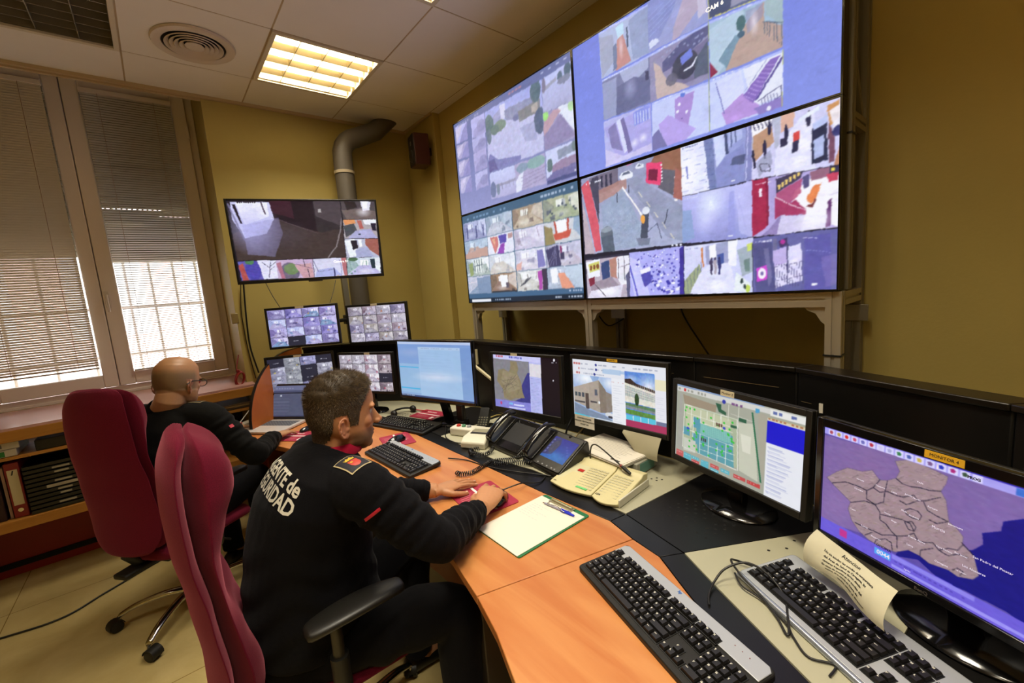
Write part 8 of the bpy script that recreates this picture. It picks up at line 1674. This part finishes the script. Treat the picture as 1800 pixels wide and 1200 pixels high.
for h_, k_, a_ in zip(hipB, knB, anB): limb(b, [h_, h_.lerp(k_, .5), k_, k_.lerp(a_, .35), a_], [.075, .066, .05, .048, .034]); b.tube([a_, a_+fB*.03+Vector((0, 0, -.06)), a_+fB*.13+Vector((0, 0, -.075))], [.034, .036, .02], 12)
me = remeshed(b, .003, 7); v = getv(me); sculpt_head(v, THB.inverted())
Ln = v @ np.array(THB.inverted())[:3, :3].T + np.array(THB.inverted())[:3, 3]
v -= getn(me)*(.0022*G(Ln, (-.10, 0, -.052), (.03, .06, .005)))[:, None]; setv(me, v)
def toneB(v, L):
    c = np.tile(lin('ae8058'), (len(v), 1)); hd = (np.abs(L).max(-1) < .2); nz = np.sin(L*np.array([311., 277, 353])).prod(-1)
    k = hd*np.clip((.062-L[:, 2]+.25*np.minimum(0, -(L[:, 0])-.0))/.03, 0, 1)*np.clip((L[:, 2]+.055)/.02, 0, 1)*np.clip((.035-L[:, 0])/.03, 0, 1)
    c = mix(c, lin('665a40'), np.clip(k, 0, 1)*.7); beard = hd*np.clip(1-np.abs((L[:, 2]+.085)/.05)**3, 0, 1)*np.clip((L[:, 0]-.01)/.03, 0, 1); c = mix(c, lin('8c6c54'), beard*.4)
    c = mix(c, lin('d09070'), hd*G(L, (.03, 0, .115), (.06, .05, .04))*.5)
    c = mix(c, lin('b8745c'), hd*(np.abs(L[:, 1]) > .078)*(L[:, 0] < .0)*(L[:, 0] > -.055)*(L[:, 2] < .01)*.5); return c*(1+.03*nz)[:, None]
tone_attr(me, THB, toneB); mesh_obj(me, 'body', [M_SKIN], pb)
nails.build('fingernails', MATS['nail_pink'], pb, world=True, smooth=180)
for s in (-1, 1):
    e = MB(); e.ell((0, 0, 0), (.0118,)*3, n=20, m=14); e.cur = 1; e.ell((.0066, 0, 0), (.0056, .0056, .0056), n=14, m=8)
    eo = e.build('eye', [M_EYE, M_IRIS], pb, smooth=180); eo.matrix_parent_inverse = wm(pb).inverted(); eo.matrix_basis = THB @ Matrix.Translation((.0640, s*.031, .002))
gl = MB()
for s in (-1, 1):
    ringp = [(.103-.010*abs(math.cos(q)+1)*.0, s*(.034+.026*math.cos(q)), -.002+.018*math.sin(q)) for q in [2*PI*k/20 for k in range(21)]]; gl.tube(ringp, .0020, 6)
    gl.tube([(.100, s*.060, .006), (.060, s*.080, .004), (.0, s*.0845, .002), (-.026, s*.087, -.002), (-.044, s*.085, -.016)], .0024, 6)
gl.tube([(.104, -.009, .002), (.110, 0, .005), (.104, .009, .002)], .002, 6); go = gl.build('glasses', mat('glasses_black', '14120f', .3), pb, smooth=60); go.matrix_parent_inverse = wm(pb).inverted(); go.matrix_basis = THB
ls = MB()
for s in (-1, 1): ls.add([(.1032, s*(.034+.024*math.cos(q)), -.002+.0165*math.sin(q)) for q in [2*PI*k/20 for k in range(20)]], [tuple(range(20))])
lo_ = ls.build('lenses', mat('lens_glass', 'ffffff', .02, trans=1.), pb, fixn=False); lo_.matrix_parent_inverse = wm(pb).inverted(); lo_.matrix_basis = THB
j = MB()
SJ = [(PB(-.01, 0, .545), .195, .15), (PB(-.02, 0, .64), .195, .155), (PB(-.02, 0, .76), .190, .150), (PB(.0, 0, .87), .190, .145), (PB(.03, 0, .95), .197, .132), (PB(.05, 0, 1.01), .182, .108), (PB(.06, 0, 1.05), .125, .085), (PB(.07, 0, 1.078), .080, .072)]
torso(j, SJ, fB)
for s, sh, el, wr in ((-1, shR, elR, wrR), (1, shL, elL, wrL)): limb(j, [PB(.05, s*.10, 1.015), sh, sh.lerp(el, .45), el, el.lerp(wr, .35), el.lerp(wr, .75), wr+(el-wr).normalized()*.045, wr+(el-wr).normalized()*.028], [.070, .076, .067, .058, .052, .045, .038, .039])
mj = remeshed(j, .0068, 7); v = getv(mj); n = getn(mj)
for a_, b_, sd in ((shR, elR, 1.), (elR, wrR, 2.), (shL, elL, 3.), (elL, wrL, 4.)): v = folds(v, n, a_, b_, .075, .0030, 120, seed=sd)
v = v+n*(.003*np.sin(v[:, 2]*55+v[:, 1]*20+v[:, 0]*25)*np.clip((1.0-v[:, 2])/.2, 0, 1))[:, None]
setv(mj, v); jb = mesh_obj(mj, 'jersey', [cloth_mat('dark_olive_black_jersey', '080705')], pb); bvh = BVHTree.FromPolygons([tuple(x) for x in v], [tuple(p.vertices) for p in mj.polygons])
pa_keep = pa; pa = pb
nx = (THB @ Vector((-.034, 0, -.07)))-PB(.055, 0, 1.045); ringtube(PB(.055, 0, 1.045), nx, .086, .078, .036, 'collar', M_JERSEY); pa = pa_keep
bdn = Vector((-.0, .1, -1)).normalized(); vs, fs = disc(.085, .045); rt_ = -sB
drape(vs, fs, *tuple(PB(.08, -.145, 1.08)), bdn, fB, rt_, 'epaulette_border', MATS['badge_cream'], .003, jb); vs, fs = disc(.078, .038); drape(vs, fs, *tuple(PB(.08, -.145, 1.08)), bdn, fB, rt_, 'epaulette', mat('epaulette_dark', '2a2010', .6), .004, jb)
vs, fs = disc(.02, .018, 4); drape(vs, fs, *tuple(shR.lerp(elR, .45)+Vector((0, 0, .02))), (-.2, .9, -.5), (-.3, 0, 1), (.85, 0, .35), 'red_flash', MATS['flash_red'], .002, jb)
t = MB(); torso(t, [(PB(-.0, 0, .475), .18, .135), (PB(-.01, 0, .56), .18, .135), (PB(-.01, 0, .62), .175, .13)], fB)
for h_, k_, a_ in zip(hipB, knB, anB): limb(t, [h_, h_.lerp(k_, .5), k_, k_.lerp(a_, .35), a_+Vector((0, 0, .02)), a_+Vector((0, 0, -.03))], [.102, .092, .073, .066, .056, .060])
mesh_obj(remeshed(t, .010, 6), 'trousers', [M_TROU], pb)
for a_ in anB: shoe(a_, pb, 43)
